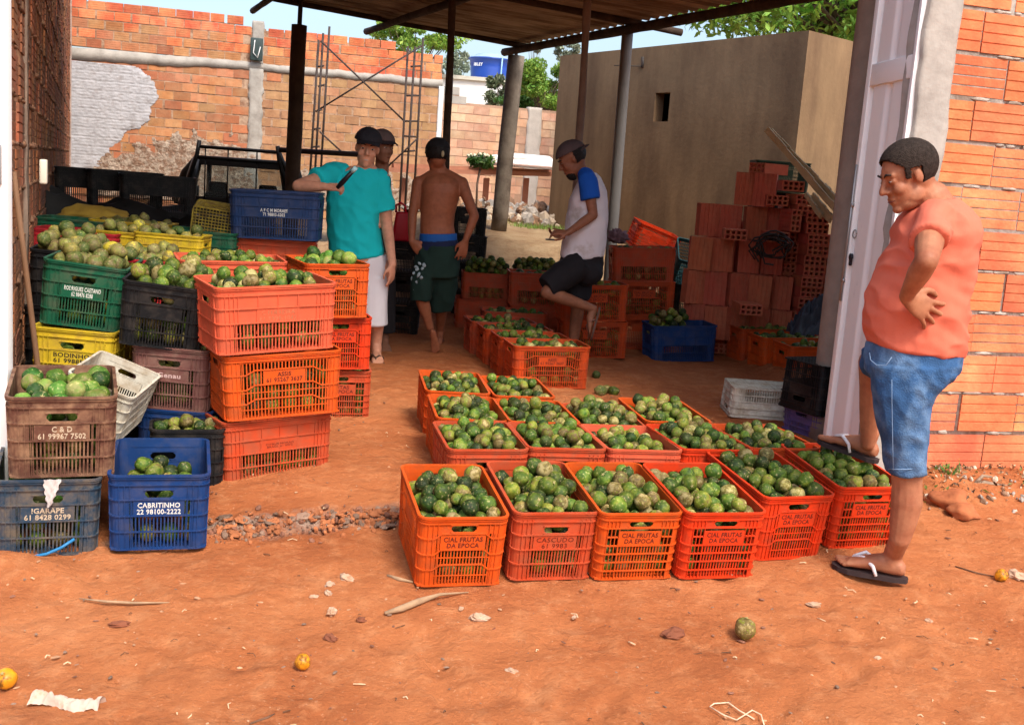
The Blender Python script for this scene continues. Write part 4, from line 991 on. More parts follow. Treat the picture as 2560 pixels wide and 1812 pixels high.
def fuse(name, sb, vox, m, parent=None, origin=None, smooth=2, disp=None):
    tmp = sb.mesh('tmp'); bm = bmesh.new(); bm.from_mesh(tmp); bmesh.ops.recalc_face_normals(bm, faces=bm.faces); bm.to_mesh(tmp); bm.free()
    o = bpy.data.objects.new('tmp', tmp); COL.objects.link(o)
    r = o.modifiers.new('r', 'REMESH'); r.mode = 'VOXEL'; r.voxel_size = vox
    if smooth: q = o.modifiers.new('s', 'SMOOTH'); q.factor = .6; q.iterations = smooth
    dg = bpy.context.evaluated_depsgraph_get(); dg.update()
    me = bpy.data.meshes.new_from_object(o.evaluated_get(dg)); bpy.data.objects.remove(o); bpy.data.meshes.remove(tmp)
    me.name = name
    if disp:
        ns = [v.normal.copy() for v in me.vertices]
        for v, nn in zip(me.vertices, ns): v.co = v.co+nn*disp(v.co)
    org = Vector(origin) if origin is not None else Vector((0,0,0))
    for v in me.vertices: v.co = v.co-org
    me.update(); me.materials.clear()
    ob = link(name, me, [m], parent, True)
    return ob
def fold(amp=.006, f=(9, 9, 4), seed=0, diag=.6):
    def g(p):
        q = Vector((p.x*f[0]+p.z*f[0]*diag+seed, p.y*f[1], p.z*f[2]-p.x*2))
        a = noise.noise(q); b = noise.noise(q*2.3+Vector((3,1,2)))
        return amp*(1-abs(a)*2.6)*.9+amp*.5*b
    return g
def rg(xl, xr, y, Y, b, dy=0):
    A = aty(xl, y, Y); B = aty(xr, y+dy, Y); return ((A+B)/2, (B-A)/2, Vector((0, b, 0)))
def face_basis(f, u):
    f = Vector(f).normalized(); u = Vector(u); u = (u-f*u.dot(f)).normalized(); l = f.cross(u); return f, u, l
def head(sb, c, f, u, s=1.):
    f, u, l = face_basis(f, u); P = lambda a, b, d=0: c+(f*a+u*b+l*d)*s
    E = lambda a, b, d, rf, ru, rl: sb.ell(P(a, b, d), f, u, l, rf*s, ru*s, rl*s)
    E(-.014, .036, 0, .097, .084, .073); E(.022, .02, 0, .068, .075, .064); E(.032, -.038, 0, .058, .075, .056)
    E(.030, -.085, 0, .050, .034, .046); E(.070, -.100, 0, .020, .018, .024); E(-.03, -.02, 0, .06, .07, .06)
    sb.cap(P(.086, .016), .0085*s, P(.108, -.022), .0125*s); E(.108, -.027, 0, .014, .011, .013)
    for d in (-1, 1):
        E(.094, -.031, d*.012, .012, .009, .009); E(.058, -.028, d*.036, .028, .026, .024); E(-.004, -.004, d*.072, .017, .028, .009)
        sb.cap(P(.083, .026, 0), .010*s, P(.072, .025, d*.040), .011*s)
        E(.074, .004, d*.031, .014, .011, .018)
        E(.010, -.065, d*.040, .040, .030, .018)
    sb.cap(P(.084, -.060, -.016), .0080*s, P(.084, -.060, .016), .0080*s); sb.cap(P(.081, -.074, -.013), .0085*s, P(.081, -.074, .013), .0085*s)
    return P, f, u, l
def face_parts(body, P, f, u, l, s, origin, closed=False, smile=False, mb_=mat('dark_eyebrow', (.02,.013,.01), bump=0)):
    R = Matrix((f, u, l)).transposed()
    for d in (-1, 1):
        mb = MB(); mb.blob(P(.079, .005, d*.031)-origin, (.0100*s, (.0025 if closed else .0050)*s, .0125*s), 12, 8, R=R)
        e = mb.build('eye', [mat('eye_white', (.55,.50,.46), rough=.25, bump=0, spec=.6, var=.02)], body, True)
        mb = MB(); mb.blob(P(.0875, .004, d*.031)-origin, (.0030*s, (.0022 if closed else .0048)*s, .0055*s), 10, 6, R=R); mb.build('iris', [mat('dark_iris', (.012,.008,.006), rough=.2, bump=0)], e, True)
        mb = MB(); mb.tube([P(.092, .026, d*.014)-origin, P(.092, .033, d*.030)-origin, P(.080, .028, d*.046)-origin], [.003*s, .0042*s, .002*s], 6); mb.build('eyebrow', [mb_], body, True)
    mb = MB(); mb.tube([P(.083, -.0655, -.024)-origin, P(.0935, -.067, -.010)-origin, P(.0945, -.067, 0)-origin, P(.0935, -.067, .010)-origin, P(.083, -.0655, .024)-origin] if not smile else [P(.080, -.062, -.022)-origin, P(.089, -.067, -.011)-origin, P(.0915, -.068, 0)-origin, P(.089, -.067, .011)-origin, P(.080, -.062, .022)-origin], [.001*s, .0028*s, .0034*s, .0028*s, .001*s], 6)
    mb.build('mouth', [mat('teeth', (.55,.48,.42), bump=0) if smile else mat('lip_dark', (.16,.05,.04), bump=0)], body, True)
def hairshell(name, c, f, u, l, s, keep, m, parent, origin, k=1.07, amp=.05):
    mb = MB(); R = Matrix((f, u, l)).transposed(); cc = c+(u*.036-f*.014)*s
    t = MB(); t.blob((0,0,0), (1,1,1), 96, 72); idx = {}
    for i, v in enumerate(t.v):
        v = Vector(v); q = Vector((v.x*.097*k, v.y*.084*k, v.z*.075*k))*s
        q *= 1+amp*noise.noise(v*7)+amp*.7*noise.noise(v*19)
        idx[i] = len(mb.v); mb.v.append(tuple(cc+R @ q-origin))
    for fc in t.f:
        a = sum((Vector(t.v[i]) for i in fc), Vector())/len(fc)
        if keep(a.x*.097-.014+.003*noise.noise(a*14), a.y*.084+.036+.004*noise.noise(a*11), a.z*.075): mb.f.append(tuple(idx[i] for i in fc)); mb.m.append(0)
    me = mb.mesh(name); bm = bmesh.new(); bm.from_mesh(me); bmesh.ops.delete(bm, geom=[v for v in bm.verts if not v.link_faces], context='VERTS')
    bmesh.ops.solidify(bm, geom=list(bm.faces), thickness=-.012*s)
    bm.to_mesh(me); bm.free(); return link(name, me, [m], parent, True)
def capon(c, f, u, l, s, m, parent, origin, brimdir=1, m2=None, tiltb=-.0):
    base = hairshell('cap', c, f, u, l, s, lambda a, b, d: b > .050+.10*tiltb*a, m, parent, origin, 1.085, .015)
    mb = MB(); cc = c+u*.060*s-origin; n = 12; rows = 7
    for side in (0, 1):
        b0 = len(mb.v)
        for j in range(rows+1):
            for i in range(n+1):
                w = -1+2*i/n; out = .075*math.sqrt(max(0, 1-w*w*.85))*j/rows
                a = (.088*math.sqrt(max(0, 1-(w*.80)**2))+out)*brimdir; d = .078*w*(1-.08*j/rows)
                h = -.016*w*w-.020*(j/rows)+(.0035 if side else 0)
                mb.v.append(tuple(cc+(f*a+l*d+u*h)*s))
        for j in range(rows):
            for i in range(n):
                a = b0+j*(n+1)+i; q = (a, a+1, a+n+2, a+n+1); mb.f.append(q if side else q[::-1]); mb.m.append(0)
    m_ = n+1; tot = m_*(rows+1)
    for i in range(n): a = rows*m_+i; mb.f.append((a, a+1, a+1+tot, a+tot)); mb.m.append(0)
    mb.build('brim', [m2 or m], base, True)
    mb = MB(); mb.blob(c+(u*.133-f*.014)*s-origin, .008*s, 8, 6); mb.build('button', [m2 or m], base, True)
    return base
def hand(sb, w, d, nrm_, side, s=1., curl=(.5,.5,.5,.5), spread=.10, thumb=.5):
    """w wrist, d finger direction, nrm_ palm side normal, side = direction towards the thumb"""
    d = Vector(d).normalized(); nrm_ = Vector(nrm_); nrm_ = (nrm_-d*nrm_.dot(d)).normalized(); sd = Vector(side); sd = (sd-d*sd.dot(d)-nrm_*sd.dot(nrm_)).normalized()
    P = lambda a, b, c_=0: w+(d*a+sd*b+nrm_*c_)*s
    sb.loft([(P(-.01, 0), sd*.024*s, nrm_*.019*s), (P(.02, 0), sd*.032*s, nrm_*.017*s), (P(.055, 0), sd*.040*s, nrm_*.014*s), (P(.088, 0), sd*.040*s, nrm_*.011*s)], 14)
    L_ = (.078, .088, .082, .064); B = (.031, .0105, -.0105, -.031)
    for k in range(4):
        a = P(.085, B[k]); dv = (d+sd*spread*(1.2-k*.8)).normalized(); ang = 0
        r0 = (.0096, .0098, .0094, .0086)[k]*s
        for q, fr in enumerate((.45, .32, .23)):
            ang += curl[k]*(.75 if q == 0 else 1.0)
            v = dv*math.cos(ang)+nrm_*math.sin(ang); b = a+v*L_[k]*fr*s; sb.cap(a, r0*(1-.08*q), b, r0*(1-.08*(q+1)), n=10); a = b
    a = P(.022, .026, .004); b = P(.055, .055, .012+.02*thumb); c_ = P(.082, .062-.02*thumb, .018+.03*thumb); e = P(.104, .060-.03*thumb, .022+.036*thumb)
    sb.cap(a, .015*s, b, .0115*s, n=10); sb.cap(b, .0115*s, c_, .0105*s, n=10); sb.cap(c_, .0105*s, e, .0088*s, n=10)
def foot(sb, M, s=1., ankle=True, medial=1):
    T = lambda x, y, z: M @ Vector((x*s, y*s*medial, z*s))
    R = M.to_3x3(); Y = R @ Vector((0,1,0)); Z = R @ Vector((0,0,1)); X = R @ Vector((1,0,0))
    sb.loft([(T(x, 0, z), Y*w*s, Z*h*s) for x, w, h, z in ((-.004,.018,.018,.026),(.01,.029,.028,.032),(.04,.033,.036,.038),(.09,.034,.036,.040),(.13,.040,.028,.033),(.17,.047,.021,.025),(.205,.046,.014,.018),(.215,.040,.010,.014))], 16)
    if ankle: sb.cap(T(.045, 0, .10), .036*s, T(.05, 0, .05), .036*s)
    for k, (y, x1, r) in enumerate(((.034,.252,.0145),(.014,.248,.0098),(-.003,.240,.0092),(-.019,.230,.0090),(-.034,.217,.0090))):
        sb.cap(T(.195, y*.95, .015), r*s, T(x1, y, .012), r*.92*s, n=10)
def sandal(M, parent, origin, s=1., sole=(.045,.028,.025), strap=(.7,.7,.7), medial=1, name='sandal'):
    T = lambda x, y, z: (M @ Vector((x*s, y*s*medial, z*s)))-origin
    out = [(-.018,0),(-.012,.022),(.02,.034),(.08,.034),(.13,.042),(.18,.054),(.23,.052),(.262,.034),(.270,.012),(.262,-.012),(.24,-.036),(.20,-.052),(.15,-.052),(.09,-.040),(.03,-.034),(-.012,-.022)]
    mb = MB(); n = len(out)
    mb.add([T(x, y, -.002) for x, y in out]+[T(x, y, -.020) for x, y in out], [tuple(range(n))]+[tuple(range(2*n-1, n-1, -1))]+[(i, i+n, (i+1) % n+n, (i+1) % n) for i in range(n)])
    o = mb.build(name, [mat('rubber_%d' % int(sole[0]*1000), sole, rough=.7, bump=.1)], parent)
    for sg in (1, -1):
        mb = MB(); mb.tube([T(.205, .014, .008), T(.19, .016, .040), T(.15, .014+sg*.026, .056 if sg > 0 else .048), T(.11, sg*.044, .030), T(.095, sg*.046, -.004)], [.004*s, .0055*s, .0075*s, .0075*s, .006*s], 8); mb.build('strap', [mat('strap_%d' % int(strap[0]*1000), strap, rough=.4, bump=0)], o, True)
    return o
def frameM(heel, toe, up=(0,0,1)):
    x = (Vector(toe)-Vector(heel)).normalized(); z = Vector(up); z = (z-x*z.dot(x)).normalized(); y = z.cross(x)
    M = Matrix((x, y, z)).transposed().to_4x4(); M.translation = Vector(heel); return M
def skin(name, c, c2=None):
    return mat(name, c, rough=.55, var=.16, scale=30, bump=.35, bscale=220, spec=.28, col2=c2 or tuple(k*.78 for k in c), m2=(.40,.66), s2=9, bdist=.003)
G_P = None
# ===== man in the orange shirt
def man_orange():
    Yc = 4.08; V_ = lambda x, y, Y: aty(x, y, Y)
    gh = gz(1.5, 4.0)
    hz = gbase(1.5, 4.0)+.02
    heel = atz(2024, 1292, hz+.02); toe = atz(1880, 1262, hz+.02)
    org = Vector(((heel.x+toe.x)/2, (heel.y+toe.y)/2, hz))
    sk_ = skin('tanned_skin', (.38,.162,.085), (.29,.10,.05))
    sb = SB()
    T = [(800,1962,2143,.140),(760,1960,2140,.145),(720,1960,2142,.15),(680,1964,2146,.15),(640,1976,2152,.15),(600,1992,2158,.15),(560,2010,2162,.15),(525,2026,2164,.15),(495,2040,2156,.14),(470,2058,2146,.11),(452,2072,2134,.070)]
    sb.loft([rg(a, b, y, Yc, d) for y, a, b, d in T], 24)
    # neck and head
    hc = V_(2034, 394, 4.07); P, f, u, l = head(sb, hc, (-.90,-.13,-.40), (-.40,0,.92), 1.03)
    sb.cap(V_(2094,462,4.08), .064, V_(2054,412,4.08), .057); sb.cap(V_(2112,480,4.08), .064, V_(2088,442,4.08), .062)
    # near arm
    S = V_(2088,500,3.94); E = V_(2076,583,3.69); Wr = V_(2030,664,3.835)
    sb.chain([(S,.056),(S.lerp(E,.5),.051),(E,.040),(E.lerp(Wr,.35),.041),(E.lerp(Wr,.75),.031),(Wr,.025)])
    dh = (V_(2092,706,3.875)-Wr); hand(sb, Wr+dh.normalized()*.008, dh, (.05,1,-.1), (.35,0,1), 1.12, (.22,.18,.24,.34), .26, .0)
    S2 = V_(2108,505,4.21); E2 = V_(2110,600,4.38); W2 = V_(2080,680,4.30)
    sb.chain([(S2,.06),(E2,.045),(W2,.03)]); hand(sb, W2, (.5,-.1,-.6), (0,-1,0), (.3,0,1), 1., (.3,.3,.3,.3))
    # near leg
    Ml = frameM(heel, toe)
    ank = Ml @ Vector((.047, 0, .085))
    sb.chain([(V_(2050,800,4.03),.10),(V_(2032,920,4.01),.085),(V_(2031,1050,4.0),.060),(V_(2032,1085,4.0),.057),(V_(2031,1125,4.0),.060),(V_(2024,1165,4.0),.052),(V_(2016,1205,4.0),.041),(ank,.035)])
    foot(sb, Ml, 1.03, True, -1)
    # far leg resting in the crate
    kn = V_(1956,812,4.43); an = V_(1944,992,4.52)
    sb.chain([(V_(2058,800,4.17),.095),(V_(2000,808,4.33),.08),(kn,.060),(kn.lerp(an,.3),.050),(kn.lerp(an,.55),.045),(an,.032)])
    h2 = V_(1960,1026,4.53); t2 = h2+Vector((-.17,.17,.03)); M2 = frameM(h2, t2); foot(sb, M2, 1.0, True, 1)
    body = fuse('person', sb, .0048, sk_, None, org, 2)
    body.location = org
    tag(body, 'man in orange t-shirt and denim shorts by the door, one foot on a crate', 'person')
    face_parts(body, P, f, u, l, 1.03, org, closed=True)
    hairm = mat('short_dark_hair', (.030,.022,.018), rough=.95, var=.6, scale=90, bump=.6, bscale=220, spec=.1)
    hairshell('hair', hc, f, u, l, 1.03, lambda a, b, d: (b > .040+(a-.036)*1.15) if a > .036 else (b > .0) if a > .020 else (b > .030) if a > -.020 else (b > -.034), hairm, body, org, .990, .008)
    # short hair strands over the scalp
    R_ = Matrix((f, u, l)).transposed(); cc = hc+(u*.036-f*.014)*1.03-org; mb = MB(); rn = random.Random(4); cnt = 0
    while cnt < 3600:
        d = Vector((rn.gauss(0,1), rn.gauss(0,1), rn.gauss(0,1))).normalized(); a, b = d.x*.097-.014, d.y*.084+.036
        ok = (b > .043+(a-.036)*1.15) if a > .036 else (b > .002) if a > .020 else (b > .032) if a > -.020 else (b > -.038)
        if not ok: continue
        cnt += 1; q = Vector((d.x*.097, d.y*.084, d.z*.075))*1.03*1.0; n_ = Vector((d.x/.097, d.y/.084, d.z/.075)).normalized()
        dr = (n_*.75+Vector((-.45+rn.uniform(-.3,.3) if a < .03 else .25+rn.uniform(-.4,.3), -.35+rn.uniform(-.3,.3), rn.uniform(-.35,.35)))).normalized(); L_ = .0075+.009*rn.random()*(1.3 if b > .07 else .8)
        sd = dr.cross(n_).normalized()*.0012; p0 = cc+R_ @ q; p1_ = cc+R_ @ (q+dr*L_); sd = R_ @ sd
        mb.add([p0-sd, p0+sd, p1_], [(0,1,2)])
    mb.build('hair_strands', [hairm], body)
    # t-shirt
    sh_ = SB()
    T = [(766,1948,2150,.162),(758,1945,2152,.165),(746,1942,2155,.168),(728,1940,2158,.172),(700,1941,2162,.175),(660,1949,2166,.175),(620,1964,2173,.175),(580,1982,2181,.175),(540,1998,2185,.18),(515,2009,2184,.18),(492,2022,2177,.17),(472,2042,2164,.145),(456,2062,2150,.10),(447,2074,2140,.085)]
    sh_.loft([rg(a, b, y, Yc, d, {766: 31, 758: 24, 746: 14}.get(y, 0)) for y, a, b, d in T], 28)
    sh_.cap(V_(2100,492,4.0), .072, V_(2092,500,3.94), .070)
    q = S.lerp(E, .50); sh_.tube([V_(2097,488,3.97), S.lerp(E,.15)+Vector((0,0,.008)), q], [.068, .068, .0665], 18)
    q2 = S2.lerp(E2, .5); sh_.tube([V_(2105,492,4.17), q2], [.070, .070], 16)
    fuse('t_shirt', sh_, .0062, mat('orange_cotton', (.62,.145,.085), rough=.9, var=.06, scale=3, bump=.12, bscale=200), body, org, 2, fold(.0105, (7,5,9), 1, .9))
    # denim shorts
    s2 = SB()
    s2.loft([rg(a, b, y, Yy, d) for y, a, b, Yy, d in ((756,1952,2140,4.08,.150),(784,1944,2147,4.08,.158),(800,1941,2149,4.08,.160),(830,1940,2140,4.07,.163),(850,1958,2118,4.05,.14))], 24)
    s2.loft([rg(a, b, y, Yy, d) for y, a, b, Yy, d in ((815,1950,2146,4.03,.12),(845,1955,2128,4.02,.115),(875,1958,2102,4.01,.105),(905,1962,2082,4.005,.098),(950,1970,2077,4.0,.092),(1000,1979,2073,4.0,.088),(1056,1989,2071,4.0,.086))], 22)
    s2.tube([V_(2050,800,4.18), V_(2000,808,4.32), V_(1962,806,4.42)], [.115, .10, .082], 18)
    dm = mat('blue_denim', (.026,.080,.19), rough=.9, var=.3, scale=16, bump=.5, bscale=170, col2=(.12,.21,.34), m2=(.44,.68), s2=7)
    sho = fuse('denim_shorts', s2, .0062, dm, body, org, 2, fold(.0075, (13,9,10), 5, .5))
    mb = MB(); L_ = [V_(x, y, Y)-org for x, y, Y in ((2001,1053,3.905),(2000,1000,3.902),(1999,950,3.896),(1998,900,3.888),(1998,850,3.868))]
    mb.tube(L_, .0013, 5); mb.build('seam', [mat('pale_stitching', (.17,.27,.42), bump=0)], sho, True)
    mb = MB()
    k = [V_(x, y, Y)-org for x, y, Y in ((1948,790,3.975),(1950,806,3.965),(1964,818,3.93),(1985,818,3.905),(1998,800,3.895))]; mb.tube(k, .0018, 5); mb.build('pocket_edge', [mat('pale_stitching', (.17,.27,.42))], sho, True)
    mb = MB(); k = [V_(x, y, Y)-org for x, y, Y in ((1990,1050,3.97),(2005,1051,3.912),(2030,1051,3.908),(2055,1050,3.92),(2069,1048,3.97))]; mb.tube(k, .0018, 5); mb.build('hem', [mat('pale_stitching', (.17,.27,.42))], sho, True)
    sandal(Ml, body, org, 1.03, (.035,.022,.022), (.72,.70,.70), -1); sandal(M2, body, org, 1.0, (.035,.022,.022), (.72,.70,.70), 1)
man_orange()
# ===== man in turquoise leaning on the blue crate
def man_cyan():
    Y = 7.75; V_ = lambda x, y, Y=Y: aty(x, y, Y); org = Vector((-.98, 7.75, .15))
    sk_ = skin('ruddy_skin', (.62,.30,.19))
    sb = SB()
    sb.loft([rg(a, b, y, Y, d) for y, a, b, d in ((585,752,856,.13),(540,746,852,.135),(490,744,848,.135),(440,748,850,.13),(405,748,856,.12),(385,760,852,.10),(372,785,842,.07))], 22)
    hc = V_(823, 333, 7.72); P, f, u, l = head(sb, hc, (.16,-.96,-.10), (.10,-.08,1), 1.08)
    sb.cap(V_(818,386,7.76), .060, V_(822,350,7.76), .056)
    S = V_(752,388,7.72); E = V_(668,417,7.35); W = V_(728,419,7.28)
    sb.chain([(S,.055),(S.lerp(E,.5),.050),(E,.043),(E.lerp(W,.4),.042),(W,.029)])
    hand(sb, W+(W-E).normalized()*.01, (.9,-.05,.05), (.3,.55,-.6), (.2,-.5,.9), .98, (1.0,1.05,1.1,1.1), .02, .9)
    S = V_(856,400,7.74); E = V_(866,500,7.76); W = V_(879,592,7.64)
    sb.chain([(S,.055),(S.lerp(E,.5),.048),(E,.043),(E.lerp(W,.35),.041),(W,.028)])
    hand(sb, W, (.02,-.05,-1), (-.7,.3,0), (-.6,-.8,0), 1.0, (.25,.32,.38,.42), .05, .5)
    for x, dx in ((776, 0), (848, 0)):
        a = aty(x+2, 600, 7.78); k = Vector((a.x+.01, 7.76, .62)); an = Vector((a.x+.0, 7.82, .24))
        sb.chain([(a,.088),(k,.058),(k.lerp(an,.35),.054),(an,.036)]); foot(sb, frameM(Vector((a.x, 7.84, .165)), Vector((a.x+.05, 7.6, .165))), 1.0, True, 1 if x < 800 else -1)
    body = fuse('person', sb, .009, sk_, None, org, 2); body.location = org
    tag(body, 'smiling man in turquoise t-shirt and black cap leaning his elbow on the blue crate', 'person')
    face_parts(body, P, f, u, l, 1.08, org, smile=True)
    capon(hc, f, u, l, 1.08, mat('black_cap_cloth', (.016,.016,.022), rough=.8, bump=.2, bscale=120), body, org)
    s = SB()
    s.loft([rg(a, b, y, Y, d, dy) for y, a, b, d, dy in ((585,746,860,.15,-14),(560,740,857,.155,-6),(520,735,852,.16,0),(480,733,850,.158,0),(440,733,855,.152,0),(415,735,860,.142,0),(397,745,858,.125,2),(384,762,853,.105,4),(375,782,845,.08,5))], 26)
    S = V_(752,388,7.72); E = V_(668,417,7.35); s.tube([V_(775,392,7.76), S, S.lerp(E,.55)], [.075,.078,.078], 16)
    S = V_(852,402,7.74); E = V_(866,500,7.76); s.cap(V_(835,400,7.76), .07, S, .068); s.tube([S, S.lerp(E,.72)], [.072,.074], 16)
    fuse('t_shirt', s, .009, mat('turquoise_cotton', (.006,.50,.54), rough=.9, var=.05, scale=3, bump=.1, bscale=200), body, org, 2, fold(.009, (8,6,7), 3, .7))
    s = SB()
    z_ = [(575,.13),(610,.125),(640,.12)]
    s.loft([rg(744, 866, 572, 7.77, .14), rg(745, 868, 600, 7.77, .14), rg(748, 868, 640, 7.77, .13)], 22)
    for xa, xb in ((748, 806), (812, 868)):
        s.loft([rg(xa, xb, 620, 7.77, .12), rg(xa-1, xb, 670, 7.76, .12), rg(xa-1, xb, 728, 7.75, .11)], 18)
    fuse('shorts', s, .009, mat('white_shorts_cotton', (.70,.70,.74), rough=.9, var=.08, scale=4, bump=.1), body, org, 2, fold(.006, (8,6,3), 4, .1))
    for x in (776, 848):
        a = aty(x+2, 600, 7.78); sandal(frameM(Vector((a.x, 7.84, .170)), Vector((a.x+.05, 7.6, .170))), body, org, 1.0, (.05,.03,.02), (.08,.045,.03), 1 if x < 800 else -1)
    # dark device in his hand
    A = V_(756,421,7.17); B = V_(797,376,7.12)
    d = empty('handheld_device', A, (0,0,0), 'slim black device with bright tip held by the man in turquoise', 'device')
    mb = MB(); mb.tube([(0,0,0), (B-A)*.25, (B-A)*.85], [.014, .018, .013], 10); mb.build('body', [mat('black_gloss', (.01,.01,.014), rough=.3, bump=0)], d, True)
    mb = MB(); mb.tube([(B-A)*.8, (B-A)*1.02], [.014, .016], 10); mb.build('tip', [mat('pale_tip', (.45,.75,.80), rough=.3, bump=0)], d, True)
man_cyan()
# ===== man half hidden behind him
def man_behind():
    Y = 8.35; V_ = lambda x, y, Y=Y: aty(x, y, Y); org = Vector((-.93, 8.35, .15))
    sb = SB(); hc = V_(857, 330, 8.3); P, f, u, l = head(sb, hc, (.68,-.72,-.10), (0,0,1), .98)
    sb.cap(V_(855,385), .055, V_(857,348), .052)
    sb.loft([rg(a, b, y, Y, d) for y, a, b, d in ((600,790,858,.12),(500,786,856,.13),(430,784,862,.125),(400,795,858,.10),(385,825,860,.07))], 20)
    for sx in (788, 858):
        S = V_(sx, 405); E = V_(sx+(-4 if sx < 800 else -2), 480, 8.5); W = V_(sx+(10 if sx < 800 else -10), 540, 8.4); sb.chain([(S,.05),(E,.04),(W,.027)]); hand(sb, W, (0,0,-1), (1 if sx < 800 else -1,0,0), (0,-1,0), 1., (.3,.3,.3,.3))
    for x in (812, 866):
        a = aty(x, 590, 8.35); k = Vector((a.x, 8.33, .62)); an = Vector((a.x-.01, 8.38, .23)); sb.chain([(a,.085),(k,.055),(an,.036)]); foot(sb, frameM(Vector((a.x, 8.42, .16)), Vector((a.x+.05, 8.2, .16))), 1.)
    body = fuse('person', sb, .0105, skin('dark_tan_skin', (.30,.14,.085)), None, org, 2); body.location = org
    tag(body, 'man in grey brown cap almost hidden behind the man in turquoise', 'person')
    face_parts(body, P, f, u, l, .98, org)
    capon(hc, f, u, l, .98, mat('grey_brown_cap_cloth', (.13,.09,.085), rough=.85, bump=.2, bscale=120), body, org, m2=mat('dark_brim', (.04,.03,.035)))
    s = SB(); s.loft([rg(a, b, y, Y, d) for y, a, b, d in ((592,786,862,.14),(500,782,858,.145),(430,782,864,.14),(402,792,862,.115),(392,820,862,.08))], 22)
    for sx in (788, 858):
        S = V_(sx, 405); E = V_(sx+(-4 if sx < 800 else -2), 480, 8.5); s.cap(S, .065, S.lerp(E,.1), .066); s.tube([S, S.lerp(E,.6)], [.066,.066], 14)
    fuse('t_shirt', s, .0105, mat('dark_brown_cotton', (.05,.035,.03), rough=.9), body, org, 1)
    s = SB(); s.loft([rg(790, 880, 575, 8.36, .13), rg(790, 884, 640, 8.36, .125)], 18)
    for xa, xb in ((790, 834), (842, 886)): s.loft([rg(xa, xb, 620, 8.35, .11), rg(xa, xb, 745, 8.35, .09)], 16)
    fuse('trousers', s, .0105, mat('black_trouser_cloth', (.014,.013,.016), rough=.9), body, org, 1)
man_behind()
